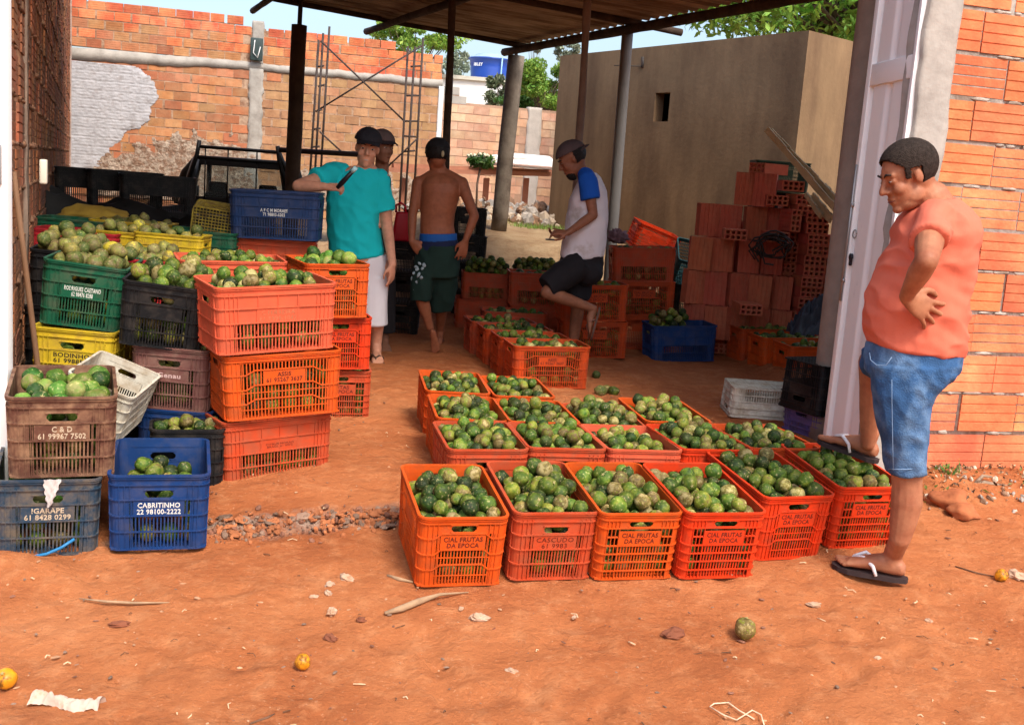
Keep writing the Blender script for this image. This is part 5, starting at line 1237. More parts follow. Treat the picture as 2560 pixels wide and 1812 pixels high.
# ===== shirtless man seen from behind
def man_shirtless():
    Y = 8.3; V_ = lambda x, y, Y=Y: aty(x, y, Y); org = Vector((-.62, 8.35, .15))
    sk_ = skin('brown_skin', (.30,.105,.052), (.24,.08,.038)); sb = SB()
    T = [(555,942,1020,.115),(530,942,1021,.112),(505,941,1017,.11),(480,942,1019,.115),(455,942,1026,.125),(430,944,1032,.128),(412,944,1032,.12),(400,950,1024,.095),(391,962,1008,.07)]
    sb.loft([rg(a, b, y, Y, d) for y, a, b, d in T], 24)
    for sg, x in ((-1, 966), (1, 1008)):      # shoulder blades and trapezius
        sb.ell(V_(x, 428, Y-.085), Vector((1,0,0)), Vector((0,1,0)), Vector((0,0,1)), .045, .028, .07)
        sb.cap(V_(985, 385, Y), .05, V_(x+sg*16, 406, Y), .05)
    for x in (972, 992): sb.cap(V_(x, 455, Y-.085), .028, V_(x, 520, Y-.075), .026)
    hc = V_(979, 350, 8.28); P, f, u, l = head(sb, hc, (-.38,.90,-.12), (0,0,1), 1.0)
    sb.cap(V_(984,395,8.3), .058, V_(981,362,8.3), .054)
    # arms
    S = V_(938,410,8.3); E = V_(924,480,8.27); W = V_(922,541,8.22)
    sb.chain([(S,.052),(S.lerp(E,.5),.042),(E,.036),(E.lerp(W,.35),.035),(W,.024)])
    hand(sb, W, (.55,0,-.62), (.35,.9,0), (.8,.3,.5), .95, (.35,.40,.55,.65), .08, .4)
    S = V_(1034,411,8.3); E = V_(1063,484,8.2); W = V_(1043,539,8.18)
    sb.chain([(S,.052),(S.lerp(E,.5),.042),(E,.036),(E.lerp(W,.35),.034),(W,.024)])
    hand(sb, W, (-.18,0,-.95), (-.3,.9,0), (-.9,.3,0), .95, (.20,.20,.28,.35), .16, .4)
    # left leg trailing with the sole towards the street
    hip = V_(958,590,8.3); kn = V_(944,664,8.24); an = V_(963,733,8.30)
    sb.chain([(hip,.085),(kn,.055),(kn.lerp(an,.35),.050),(kn.lerp(an,.7),.038),(an,.032)])
    toe = V_(977,792,8.24); hl = V_(968,742,8.17); up = Vector((0,1,.25)); M1 = frameM(hl, toe, up); foot(sb, M1, .80, False, 1)
    hip = V_(1003,590,8.35); kn = V_(990,668,8.5); an = V_(986,742,8.72)
    sb.chain([(hip,.085),(kn,.055),(kn.lerp(an,.35),.050),(an,.034)])
    M2 = frameM(Vector((an.x, 8.66, .17)), Vector((an.x-.02, 8.9, .17))); foot(sb, M2, 1.0)
    sb.cap(an, .034, M2 @ Vector((.045,0,.09)), .034)
    body = fuse('person', sb, .0085, sk_, None, org, 2); body.location = org
    tag(body, 'shirtless man seen from behind in dark green shorts with a blue waistband, walking away', 'person')
    face_parts(body, P, f, u, l, 1.0, org)
    hairshell('hair', hc, f, u, l, 1.0, lambda a, b, d: b > -.02 and a < .03, mat('black_hair', (.010,.009,.009), rough=.6, bump=.5, bscale=150), body, org, 1.04, .03)
    c_ = capon(hc, f, u, l, 1.0, mat('black_cap_plain', (.012,.012,.014), rough=.85, bump=.2, bscale=120), body, org)
    mb = MB(); mb.blob(V_(992,345,8.155)-org, (.012,.006,.024), 10, 7); mb.build('badge', [mat('gold_thread_badge', (.42,.36,.22), rough=.6)], c_, True)
    mb = MB(); mb.tube([V_(x, y, 8.3+dy)-org for x, y, dy in ((964,388,-.02),(976,392,-.066),(990,392,-.066),(1002,387,-.02))], .0018, 5); mb.build('necklace', [mat('gold_thread_badge', (.42,.36,.22))], body, True)
    s = SB(); s.loft([rg(940,1024,523,8.3,.124), rg(939,1024,541,8.3,.126)], 24); fuse('blue_waistband', s, .0085, mat('blue_elastic', (.008,.085,.33), rough=.7), body, org, 1)
    s = SB(); s.loft([rg(940,1026,537,8.3,.124), rg(938,1027,560,8.3,.13)], 24); fuse('underwear', s, .0085, mat('navy_underwear', (.006,.012,.05), rough=.8), body, org, 1)
    s = SB(); s.loft([rg(938,1028,550,8.3,.13), rg(930,1030,580,8.3,.14), rg(926,1028,620,8.3,.135)], 24)
    s.loft([rg(925,982,600,8.28,.12), rg(920,975,635,8.27,.12), rg(920,965,672,8.25,.10)], 18)
    s.loft([rg(970,1030,600,8.33,.12), rg(966,1022,650,8.38,.115), rg(958,1012,697,8.45,.10)], 18)
    so_ = fuse('shorts', s, .0085, mat('dark_green_cloth', (.008,.026,.020), rough=.9, var=.2), body, org, 2, fold(.008, (9,7,5), 6, .4))
    mb = MB(); rnd = random.Random(3)
    pts = [(940,590),(932,598),(946,602),(928,612),(938,616),(944,622),(924,624),(934,632),(926,640),(934,604),(950,594),(930,648)]
    for i, (x, y) in enumerate(pts):
        p = V_(x, y, 8.3-.125-.004*((x-922)/20)); p.y = 8.155+(946-x)*.0004
        mb.blob(V_(x, y, 8.150+max(0, 938-x)*.0035)-org, (.012+.012*rnd.random(), .010, .007+.008*rnd.random()), 7, 5, .5, 2, i, 0, Euler((0, rnd.random()*3, 0)).to_matrix())
    mb.build('printed_motif', [mat('pale_print', (.30,.38,.42), bump=0)], so_, True)
man_shirtless()
# ===== man in blue and white
def man_bluewhite():
    Y = 8.25; V_ = lambda x, y, Y=Y: aty(x, y, Y); org = Vector((.50, 8.3, .15))
    sk_ = skin('brown_skin_two', (.27,.11,.06), (.20,.075,.04)); sb = SB()
    T = [(572,1262,1338,.135),(540,1268,1346,.135),(500,1276,1350,.135),(460,1284,1352,.14),(430,1292,1350,.145),(408,1302,1344,.13),(394,1308,1335,.08)]
    sb.loft([rg(a, b, y, Y, d) for y, a, b, d in T], 22)
    hc = V_(1281, 358, 8.25); P, f, u, l = head(sb, hc, (-.84,-.12,-.50), (-.48,0,.86), 1.04)
    sb.cap(V_(1312,398), .056, V_(1294,372), .052)
    S = V_(1316,402,8.11); E = V_(1329,482,8.07); W = V_(1272,522,7.98)
    sb.chain([(S,.050),(S.lerp(E,.5),.043),(E,.036),(E.lerp(W,.35),.036),(W,.024)])
    hand(sb, W, (-.97,0,.02), (0,.5,-.8), (0,-.5,.5), .95, (.5,.6,.7,.75), .04, .8)
    S = V_(1316,402,8.40); E = V_(1318,484,8.45); W = V_(1268,530,8.2)
    sb.chain([(S,.050),(E,.038),(W,.025)]); hand(sb, W, (-.97,-.1,.0), (0,-.3,.8), (0,.3,.5), .95, (.5,.5,.6,.6), .04, .6)
    # bent leg
    hip = V_(1300,590,8.17); kn = V_(1226,655,8.05); an = V_(1330,692,8.12)
    sb.chain([(hip,.07),(hip.lerp(kn,.6),.065),(kn,.052),(kn.lerp(an,.3),.052),(kn.lerp(an,.65),.042),(an,.031)])
    hl = V_(1340,692,8.12); tp_ = V_(1322,757,8.08); M1 = frameM(hl, tp_, (-.95,0,-.28)); foot(sb, M1, .92, False, -1)
    hip = V_(1306,590,8.33); kn = V_(1296,680,8.33); an = Vector((kn.x-.02, 8.36, .25)); sb.chain([(hip,.07),(kn,.052),(kn.lerp(an,.35),.05),(an,.034)])
    M2 = frameM(Vector((an.x+.045, 8.37, .17)), Vector((an.x-.2, 8.33, .17))); foot(sb, M2, 1.)
    body = fuse('person', sb, .0085, sk_, None, org, 2); body.location = org
    tag(body, 'man in white shirt with blue sleeves and backwards cap, one leg bent back', 'person')
    face_parts(body, P, f, u, l, 1.04, org, closed=True)
    hairshell('hair', hc, f, u, l, 1.04, lambda a, b, d: a < -.015 and b > -.03, mat('black_hair', (.010,.009,.009)), body, org, 1.01, .03)
    hairshell('beard', hc-(u*.112-f*.042)*1.04, f, u, l, .50, lambda a, b, d: b < .060 and a > -.02, mat('black_hair', (.010,.009,.009)), body, org, 1.0, .05)
    capon(hc, f, u, l, 1.04, mat('brown_grey_cap_cloth', (.085,.060,.062), rough=.85, bump=.2, bscale=120), body, org, -1)
    s = SB()
    T = [(575,1256,1346,.155),(566,1256,1354,.158),(540,1261,1358,.158),(510,1266,1360,.155),(480,1270,1361,.152),(450,1276,1361,.155),(425,1285,1358,.155),(408,1293,1351,.145),(394,1299,1344,.11),(385,1304,1336,.08)]
    s.loft([rg(a, b, y, Y, d, 4) for y, a, b, d in T], 26)
    fuse('shirt', s, .0085, mat('dirty_white_cotton', (.66,.63,.68), rough=.9, var=.06, scale=3, bump=.1, col2=(.42,.36,.34), m2=(.55,.72), s2=5), body, org, 2, fold(.007, (8,7,6), 8, .4))
    for Ys, k in ((8.11, 1), (8.40, 2)):
        s = SB(); S = V_(1316,402,Ys); E = V_(1329 if k == 1 else 1318, 482, 8.07 if k == 1 else 8.45)
        s.cap(V_(1312,394,8.25+(Ys-8.25)*.55), .062, S, .066); s.tube([S, S.lerp(E,.56)], [.070,.074], 16)
        fuse('sleeve', s, .0085, mat('royal_blue_cotton', (.006,.085,.46), rough=.85, var=.06), body, org, 2, fold(.005, (8,7,6), 2, .4))
    s = SB(); s.loft([rg(1258,1354,562,8.25,.15), rg(1252,1352,590,8.25,.155), rg(1262,1345,620,8.27,.14)], 22)
    hip = V_(1298,592,8.17); kn = V_(1222,645,8.05); s.tube([hip, hip.lerp(kn,.5), hip.lerp(kn,.98)], [.12,.11,.085], 18)
    hip = V_(1302,590,8.33); kn = V_(1292,668,8.33); s.tube([hip, kn], [.125,.10], 18); s.cap(V_(1318,606,8.2), .115, V_(1312,602,8.3), .12)
    fuse('shorts', s, .0085, mat('black_shorts_cloth', (.010,.009,.012), rough=.85, var=.2), body, org, 2, fold(.007, (9,7,5), 9, .4))
    sandal(M1, body, org, .92, (.10,.05,.035), (.25,.12,.09), -1); sandal(M2, body, org, 1., (.10,.05,.035), (.25,.12,.09), 1)
    c0 = V_(1240, 537, 8.0)
    it = empty('phone', c0, (0,0,0), 'small dark object held by the man in the blue and white shirt', 'phone')
    mb = MB(); mb.box(-.06, .02, -.035, .035, -.006, .004); rounded('case', mb, [mat('black_gloss', (.01,.01,.014))], it, .003)
man_bluewhite()
# ---------------------------------------------------------------- brick pile
M_LOOSE = mat('loose_brick_clay', (.50,.115,.06), rough=.85, var=.18, scale=10, bump=.3, bscale=50, island=.0, hue=.01, col2=(.50,.17,.09), m2=(.45,.75), s2=5)
HB = None
def brick_mesh():
    # 29 x 19 x 9 cm block: length x, height z, thickness y ; eight holes through along x, shown at both ends
    L_, H_, T_ = .29, .19, .09; mb = MB()
    # grooved faces
    n = 5
    prof = []
    def groove(y, sgn):
        r = []
        for g in range(1, n):
            c = -H_/2+H_*g/n; r += [(y, c-.006), (y+sgn*.005, c-.004), (y+sgn*.005, c+.004), (y, c+.006)]
        return r
    prof = [(-T_/2, -H_/2)]+groove(-T_/2, 1)+[(-T_/2, H_/2), (T_/2, H_/2)]+list(reversed(groove(T_/2, -1)))+[(T_/2, -H_/2)]
    m = len(prof); vs = [(-L_/2, y, z) for y, z in prof]+[(L_/2, y, z) for y, z in prof]
    mb.add(vs, [(i, (i+1) % m, (i+1) % m+m, i+m) for i in range(m)])
    # end faces: web grid with 2 x 4 recessed holes
    for sx in (-1, 1):
        x = sx*L_/2; ys = [-T_/2, -T_/2+.009, -.004, .004, T_/2-.009, T_/2]; zs = [-H_/2]
        for k in range(4): a = -H_/2+.009+k*.0455; zs += [a, a+.0365]
        zs.append(H_/2)
        for i in range(5):
            for j in range(len(zs)-1):
                q = [(x, ys[i], zs[j]), (x, ys[i+1], zs[j]), (x, ys[i+1], zs[j+1]), (x, ys[i], zs[j+1])]
                hole = i in (1, 3) and j in (1, 3, 5, 7)
                if not hole: mb.add(q, [(0,1,2,3) if sx > 0 else (3,2,1,0)])
                else:
                    y0, y1, z0_, z1 = ys[i], ys[i+1], zs[j], zs[j+1]; cy, cz = (y0+y1)/2, (z0_+z1)/2; ry, rz = (y1-y0)/2, (z1-z0_)/2
                    N_ = 12; rim_ = []; out = []
                    for k in range(N_):
                        t = 2*math.pi*k/N_; c, s = math.cos(t), math.sin(t); mx = max(abs(c), abs(s)); out.append((x, cy+ry*c/mx, cz+rz*s/mx)); rim_.append((x, cy+ry*.93*c, cz+rz*.93*s))
                    inn = [(x-sx*.10, b, c) for a, b, c in rim_]
                    fs = [(k, (k+1) % N_, (k+1) % N_+N_, k+N_) for k in range(N_)]+[(k+N_, (k+1) % N_+N_, (k+1) % N_+2*N_, k+2*N_) for k in range(N_)]+[tuple(range(2*N_, 3*N_))]
                    if sx < 0: fs = [f[::-1] for f in fs]
                    mb.add(out+rim_+inn, fs)
    me = mb.mesh('hollow_brick'); bm = bmesh.new(); bm.from_mesh(me); bmesh.ops.recalc_face_normals(bm, faces=bm.faces); bm.to_mesh(me); bm.free(); me.materials.append(M_LOOSE); return me
HBM = brick_mesh()
def hbrick(loc, R, label):
    o = bpy.data.objects.new('hollow_brick', HBM); COL.objects.link(o); o.location = loc; o.rotation_euler = R.to_euler()
    tag(o, label, 'brick', 'hollow bricks heaped by the tan building'); return o
yb = 9.55; rnd = random.Random(11)
stand = Matrix.Rotation(rad(90), 4, 'Y')                 # long axis upright, 19 cm face to the street
endon = Matrix.Rotation(rad(90), 4, 'Z') @ Matrix.Rotation(rad(90), 4, 'X')   # lying, 19 cm wide hole end to the street
pileM = RZ(4)
rows = [(.25, [1558,1606,1655,1704,1752], 'bottom row'), (.54, [1576,1626,1680,1732], 'second row'), (.83, [1600,1648,1697,1745], 'third row'), (1.12, [1612,1660,1703,1742], 'fourth row')]
ZR = {.25:.16, .54:.453, .83:.746, 1.12:1.04}
ZP = .13
mb = None
for i, px in enumerate((1560,1625,1690,1755,1815)):
    p = aty(px, 690, 9.6); hbrick((p.x, 9.62, .205), RZ(90+rnd.uniform(-4, 4)) @ RX(90), 'hollow brick lying flat at the very bottom of the heap')
for zi, (zz, xs, rw) in enumerate([(0.16, [1556,1605,1654,1703,1752,1800], 'lowest visible row'), (.455, [1556,1606,1656,1706,1755], 'second row'), (.75, [1572,1622,1680,1735], 'third row'), (1.045, [1588,1640,1694,1742], 'fourth row'), (1.34, [1675,1718], 'top')]):
    for i, px in enumerate(xs):
        Y = yb+rnd.uniform(-.12, .12)+.04*zi; yc = 690-75*zi
        for dep in (0, 1):
            if dep and zi > 2: continue
            p = aty(px, yc, Y+dep*.12); R = RZ(rnd.uniform(-24, 24)) @ RY(rnd.uniform(-1.5, 1.5)) @ stand
            hbrick((p.x, Y+dep*.12, zz+.146+ZP), R, 'reddish hollow brick standing on end in the %s of the heap' % rw if not dep else 'hollow brick in the back layer of the %s of the heap' % rw)
k = 0
for cx, zs_, w in ((1768, 15, 'in the column of bricks right behind the top row'), (1818, 14, 'in the near column of bricks laid with holes to the street'), (1862, 12, 'in the column of bricks beside the grey brown post')):
    for j in range(zs_):
        Y = 9.45+rnd.uniform(-.04, .04)+.06*(cx > 1850)+.28*(cx < 1800); p = aty(cx+rnd.uniform(-5, 5), 600, Y)
        hbrick((p.x, Y+.1, .16+.0925*(j+.5)), RZ(rnd.uniform(-6, 6)) @ endon, 'hollow brick lying %s' % w)
for px, py, Y, R, lab in ((1722,379,9.75,RZ(35) @ RX(90),'topmost hollow brick of the heap lying with one end towards the street'),(1768,417,9.7,endon,'hollow brick high on the heap below the leaning planks'),(1735,449,9.62,endon,'hollow brick lying on the fourth row just left of the planks'),(1645,525,9.35,endon,'hollow brick lying flat on the second row at the left of the heap'),(1735,530,9.40,endon,'hollow brick lying next to the dark tangled wire'),
    (1795,448,9.66,endon,'upper one of two bricks wedged beneath the planks'),(1797,472,9.64,endon,'lower one of two bricks wedged beneath the planks'),(1673,690,9.15,endon,'hollow brick lying low in front of the heap'),(1770,493,9.5,RZ(0) @ endon @ RX(90),'hollow brick on edge with its holes in an upright strip')):
    p = aty(px, py, Y); hbrick((p.x, p.y, p.z), RZ(rnd.uniform(-8, 8)) @ R, lab)
# fill under the pile: hidden layer keeps everything supported
for i, px in enumerate((1600,1655,1710,1765)):
    for j in range(4):
        p = aty(px, 640, 9.9); hbrick((p.x, 9.95, .16+.293*j+.146), RZ(rnd.uniform(-5, 5)) @ stand, 'hollow brick at the back of the heap')
# tangled wire on the heap
q = aty(1718, 540, 9.2); w = empty('wire_tangle', q, (0,0,0), 'dark tangle of wire and roots hanging over the brick heap', 'wire')
mb = MB()
for k in range(9):
    pts = []; a0 = rnd.uniform(0, 6)
    for i in range(9): pts.append((.16*math.cos(a0+i*.55)*rnd.uniform(.5, 1.1)+rnd.uniform(-.03, .03)+.03*k/3, rnd.uniform(-.03, .04), .11*math.sin(a0+i*.55)-.012*i))
    mb.tube(pts, .008, 5)
mb.build('wire', [mat('rusty_dark_wire', (.035,.022,.018))], w, True)
p = aty(1748, 372, 10.6); crate('wallcrate', (p.x, 10.62, 1.62), 0, 0, 0, .95, 'L', 'grid', 'darkgreen', 'very dark green crate set against the tan wall above the bricks', G_R)
p = aty(1748, 372, 10.75)
for k in range(5): crate('wc%d' % k, (p.x, 10.70, .15+.294*k), 0, 0, 0, .95, 'L', 'slat', 'black', ['lowest','second','third','fourth','fifth'][k]+' black crate of the stack hidden behind the bricks', 'black crates behind the brick heap', dims=(.36,.55,.305))
# leaning planks
M_PLK = mat('pale_raw_timber', (.52,.38,.21), rough=.85, var=.25, scale=6, bump=.4, bscale=40)
def plank(pa, pb, Ya, Yb, wd, th, label, name='plank', m=None):
    A = aty(*pa, Ya); B = aty(*pb, Yb); d = B-A; o = empty(name, A, (0,0,0), label, 'plank', 'loose planks')
    M = d.to_track_quat('X', 'Y').to_matrix().to_4x4(); mb = MB(); n = 8; L_ = d.length
    for i in range(n): mb.box(L_*i/n-.001, L_*(i+1)/n, -wd/2+.003*math.sin(i), wd/2+.004*math.sin(i*2.), -th/2, th/2, M=M)
    mb.build('board', [m or M_PLK], o); return o
plank((1718,290),(1880,478),9.1,8.7,.05,.03,'longest pale plank leaning across the brick heap towards the post')
plank((1726,294),(1893,470),9.15,8.75,.05,.025,'pale plank leaning right beside the longest one')
plank((1820,440),(1862,492),9.0,8.7,.07,.02,'short pale board at the foot of the leaning planks')
plank((1846,418),(1895,475),9.2,8.8,.06,.02,'short splintered board beside the door post')
plank((1806,436),(1840,486),9.0,8.75,.04,.02,'thin pale slat crossing below the leaning planks')
# tarp
tpc = atz(1800, 715, .2)
tp_ = empty('tarpaulin', (2.66, 9.12, .15), (0,0,rad(10)), 'crumpled dark grey blue tarpaulin heaped between the bricks and the door', 'tarpaulin')
mb = MB(); n = 46
for j in range(n+1):
    for i in range(n+1):
        x = -.62+1.24*i/n; y = -.45+.9*j/n; r = (x/.62)**2+(y/.45)**2
        h = max(0, 1-r)**.55*(.42+.10*x/.6)
        c = noise.noise(Vector((x*6, y*6, 3))); c2 = noise.noise(Vector((x*14, y*14, 5)))
        mb.v.append((x+.03*c2, y+.03*c, max(.0, h+(.11*(1-abs(c)*3)+.045*(1-abs(c2)*3))*min(1, h*5))))
for j in range(n):
    for i in range(n): a = j*(n+1)+i; mb.f.append((a, a+1, a+n+2, a+n+1)); mb.m.append(0)
mb.build('sheet', [mat('grey_blue_plastic_sheet', (.045,.055,.075), rough=.45, var=.3, scale=5, bump=.3, bscale=20)], tp_, True)
tp_.scale = (.68, .5, 1.25)
# ---------------------------------------------------------------- yard things
def heap(name, cx, cy, n, rx, ry, r0, r1, m, label, cat, seed=1, zz=None, kind='stuff', flat=.7):
    rn = random.Random(seed); mb = MB()
    for i in range(n):
        a = rn.random()*6.28; q = math.sqrt(rn.random()); x = cx+rx*q*math.cos(a); y = cy+ry*q*math.sin(a); r = r0+(r1-r0)*rn.random()**2
        mb.blob((x, y, gz(x, y)+r*.3+(1-q)*(zz or 0)*rn.random()), (r, r*rn.uniform(.6, 1), r*flat*rn.uniform(.6, 1)), 8, 6, .45, 1.7, i, rn.randrange(len(m)), Euler((rn.random()*3, rn.random()*3, rn.random()*3)).to_matrix())
    o = mb.build(name, m, None, False); tag(o, label, cat, kind=kind); return o
M_R1 = mat('pale_rubble', (.50,.40,.30), rough=.95, var=.2, bump=.5, island=.25); M_R2 = mat('brown_rubble', (.26,.15,.09), rough=.95, var=.25, bump=.5, island=.3); M_R3 = mat('grey_rubble', (.33,.29,.25), rough=.95, var=.25, bump=.5, island=.3)
c = aty(1205, 470, 15.4); heap('rubble_heap', c.x, 15.6, 330, .95, .7, .03, .13, [M_R1, M_R2, M_R3], 'heap of broken pale stones and bricks in the sunny yard', 'rubble', 4, .25)
heap('rubble_strip', -.6, 16.6, 260, 2.2, .5, .03, .13, [M_R2, M_R3], 'brown rubble along the foot of the back wall', 'rubble', 5, .2)
def stones(pts, label, m):
    for i, (px, py, r, sx, lab) in enumerate(pts):
        q = atz(px, py, .0)
        for _ in range(4): q = atz(px, py, gz(q.x, q.y))
        mb = MB(); mb.blob((0,0,r*.25), (r*sx, r*.8, r*.6), 14, 10, .55, 1.8, i+px*.1)
        o = mb.build('stone', m, None, False); o.location = (q.x, q.y, gz(q.x, q.y)); o.rotation_euler = (0, 0, i*1.3); tag(o, lab, 'stone', 'stones on the dirt')
M_PS = mat('pale_pinkish_stone', (.44,.29,.195), rough=.95, var=.2, scale=20, bump=.6, bscale=50, col2=(.42,.22,.12), m2=(.5,.7), s2=16)
M_PS2 = None
stones([(1073,1388,.028,1.3,'white and grey stone lying on the dirt below the leftmost front crate'),(1033,1365,.012,1,'tiny pale stone just left of the white and grey stone'),(775,1298,.024,1.2,'pale stone at the right end of the crumbled threshold'),(740,1313,.020,1,'pale stone next to the crumbled threshold, second from the right'),(735,1330,.016,1.2,'small pale stone just below the crumbled threshold'),(703,1338,.013,1.3,'small flat pale stone left of the threshold stones'),(744,1373,.022,1,'pale stone with a dark hollow on the open dirt'),(1146,1508,.018,1.3,'pale clod near the bottom middle'),(1287,1383,.01,1.4,'tiny pale chip on the dirt before the front row'),(2275,1296,.038,1.1,'large pale stone at the right edge of the picture'),(1965,1475,.011,1.3,'tiny pale pebble on the dirt at the right'),(2080,1393,.016,.7,'narrow pale chip standing out on the dirt at the right'),(1823,1357,.017,1.5,'pale broken chip on the dirt below the sandal')], '', [M_PS])
M_RS = mat('dark_red_clod', (.20,.065,.032), rough=.95, var=.3, bump=.5)
stones([(810,1390,.016,1,'small dark red clod on the open dirt'),(1107,1412,.010,1.4,'tiny dark red chip below the white and grey stone'),(740,1432,.022,1.1,'dark brown clod with a hollow on the open dirt'),(1508,1423,.034,1.5,'flat broken crust of earth in the middle of the dirt'),(583,1334,.008,1.3,'tiny dark pebble near the blue crate'),(268,1400,.018,2.0,'dark sliver of bark pressed in the dirt at the left')], '', [M_RS, ])
# clods and roots at the foot of the right wall
M_CL = mat('red_clod', (.36,.115,.045), rough=.95, var=.25, scale=12, bump=.8, bscale=30)
for i, (px, py, z, r, sx, lab) in enumerate(((2128,1118,None,.075,1.2,'big red clod at the foot of the right wall behind the leg'),(2155,1142,None,.055,1.3,'cracked red clod in front of the big one by the right wall'),(2088,1118,None,.035,1.,'small red clod just behind the calf of the man in orange'))):
    q = atz(px, py+r*200, .2)
    for _ in range(5): q = atz(px, py+r*200, gz(q.x, q.y))
    q.z += r*.2; mb = MB(); mb.blob((0,0,0), (r*sx, r, r*.75), 18, 12, .5, 1.6, i*3+2); o = mb.build('clod', [M_CL], None, True); o.location = q; tag(o, lab, 'clod', 'clods by the right wall')
q = atz(2205, 1085, .19); rt = empty('root', q, (0,0,0), 'curled grey dead root lying among the litter by the right wall', 'root')
mb = MB(); L_ = [atz(x, y, z)-q for x, y, z in ((2160,1135,.13),(2163,1105,.17),(2180,1088,.21),(2205,1083,.22),(2240,1090,.21),(2285,1094,.20),(2330,1100,.19))]; mb.tube(L_, [.014,.016,.017,.017,.015,.013,.01], 8); mb.tube([L_[2], L_[2]+Vector((.05,.02,.05)), L_[2]+Vector((.10,.03,.045))], [.012,.009,.005], 6)
mb.build('wood', [mat('grey_dead_wood', (.27,.19,.13), rough=.95, var=.3, scale=20, bump=.8, bscale=60)], rt, True)
def leaves(mb, c, rx, ry, rz, n, size, rn, up=.3, mi=0, shell=0.):
    for _ in range(n):
        while True:
            v = Vector((rn.uniform(-1, 1), rn.uniform(-1, 1), rn.uniform(-1, 1)))
            if shell < v.length < 1: break
        p = Vector(c)+Vector((v.x*rx, v.y*ry, v.z*rz)); s = size*rn.uniform(.6, 1.3)
        R = Euler((rn.uniform(-1.2, 1.2), rn.uniform(-1.2, 1.2), rn.uniform(0, 6.28))).to_matrix()
        a = R @ Vector((s, 0, 0)); b = R @ Vector((0, s*.42, 0)); k = R @ Vector((0, 0, s*.12))
        mb.add([p-a, p-a*.2+b+k, p+a, p-a*.2-b+k, p], [(0,4,1),(1,4,2),(2,4,3),(3,4,0)], mi)
rn = random.Random(5)
lt = MB(); 
for i in range(420):
    x = 1.98+rn.random()*1.0; y = 5.29+(x-2.13)*.274-rn.random()**1.4*.34; leaves(lt, (x, y, gz(x, y)+.008+.015*rn.random()), .01, .01, .006, 1, .007+.016*rn.random()**2, rn, mi=rn.choice((0,0,1,1,1,2,3)))
o = lt.build('leaf_litter', [mat('dry_leaf', (.30,.17,.08), bump=0, var=.3), mat('dark_dry_leaf', (.10,.055,.03), bump=0), mat('pale_husk', (.52,.40,.26), bump=0), leafmat('green_scrap', (.10,.16,.03), (.16,.18,.05))]); tag(o, 'litter of dry leaves, husks and green scraps along the right wall', 'leaf litter', kind='stuff')
heap('pebbles_by_wall', 2.6, 5.15, 150, .75, .25, .006, .022, [M_R1, M_R2, M_R3], 'small rubble along the foot of the right wall', 'rubble', 9)
q = atz(2117, 1090, .18); wd_ = empty('weed', q, (0,0,0), 'small green weed growing by the right wall behind the leg', 'weed'); mb = MB()
for i in range(9): a = i*.8; mb.tube([(0,0,0),(.02*math.cos(a),.02*math.sin(a),.05),(.06*math.cos(a),.03*math.sin(a),.09+.02*(i % 3))], [.003,.0025,.001], 5)
mb.tube([(.06,0,0),(.06,0,.08),(.05,0,.15)], [.004,.003,.001], 5); mb.build('stem', [leafmat('weed_leaf', (.10,.20,.03), (.14,.22,.05))], wd_, True)
mb = MB(); leaves(mb, (0,0,.07), .07, .03, .05, 30, .018, rn); mb.build('leaf', [leafmat('weed_leaf', (.1,.2,.03), (.1,.2,.03))], wd_)
# scattered ground litter
mb = MB(); rn = random.Random(21)
for i in range(2000):
    y = 2.2+5.2*rn.random()**1.2; x = rn.uniform(-.56, .56)*y*1.05+.0; r = .0018+.0055*rn.random()**3
    mb.blob((x, y, gz(x, y)+.003), (r*rn.uniform(1, 2.6), r, r*.6), 6, 4, .5, 2, i, rn.randrange(3), Euler((0,0,rn.random()*6)).to_matrix())
e_ = []
for i in range(560):
    x = rn.uniform(-1.40, -.30); e = 4.05+.36*(x+1.17)+rn.gauss(0, .045); r = .004+.012*rn.random()**2.6
    mb.blob((x, e, gz(x, e)+r*.25), (r*1.2, r, r*.7), 7, 5, .5, 1.8, i, rn.choice((1, 3, 3, 2)), Euler((rn.random()*3, rn.random()*3, rn.random()*6)).to_matrix())
for i in range(70):
    x = rn.uniform(-1.40, -.28); e = 4.07+.36*(x+1.17)+rn.gauss(0, .035); r = .009+.016*rn.random()
    mb.blob((x, e, gz(x, e)+.004), (r*1.4, r, r*.38), 10, 6, .6, 1.9, i, rn.choice((1, 3, 3, 3)), Euler((rn.uniform(-.25,.25), rn.uniform(-.25,.25), rn.random()*6)).to_matrix())
o = mb.build('gravel', [mat('pale_grit', (.44,.24,.13), bump=.2, island=.25), mat('grey_grit', (.21,.13,.088), bump=.4, island=.3), mat('dark_grit', (.20,.085,.05), bump=.2, island=.25), mat('dirt_lump', (.33,.115,.045), rough=.95, bump=.5, island=.25), mat('broken_screed', (.27,.18,.125), rough=.95, bump=.5, island=.2)]); tag(o, 'grit, pebbles and crumbled concrete scattered over the dirt', 'gravel', kind='stuff')
mb = MB()
for i in range(260):
    y = 2.2+3.6*rn.random(); x = rn.uniform(-.5, .5)*y; a = rn.random()*6.3; L_ = .01+.035*rn.random()**2; z = gz(x, y)+.006
    mb.tube([(x, y, z), (x+L_*.5*math.cos(a), y+L_*.5*math.sin(a), z+.004), (x+L_*math.cos(a+.4), y+L_*math.sin(a+.4), z)], .0012+.0012*rn.random(), 4, rn.randrange(2))
o = mb.build('straw_bits', [mat('pale_straw', (.62,.45,.27), bump=0), mat('dark_twig', (.13,.06,.03), bump=0)]); tag(o, 'scattered bits of straw and twig on the dirt', 'straw', kind='stuff')
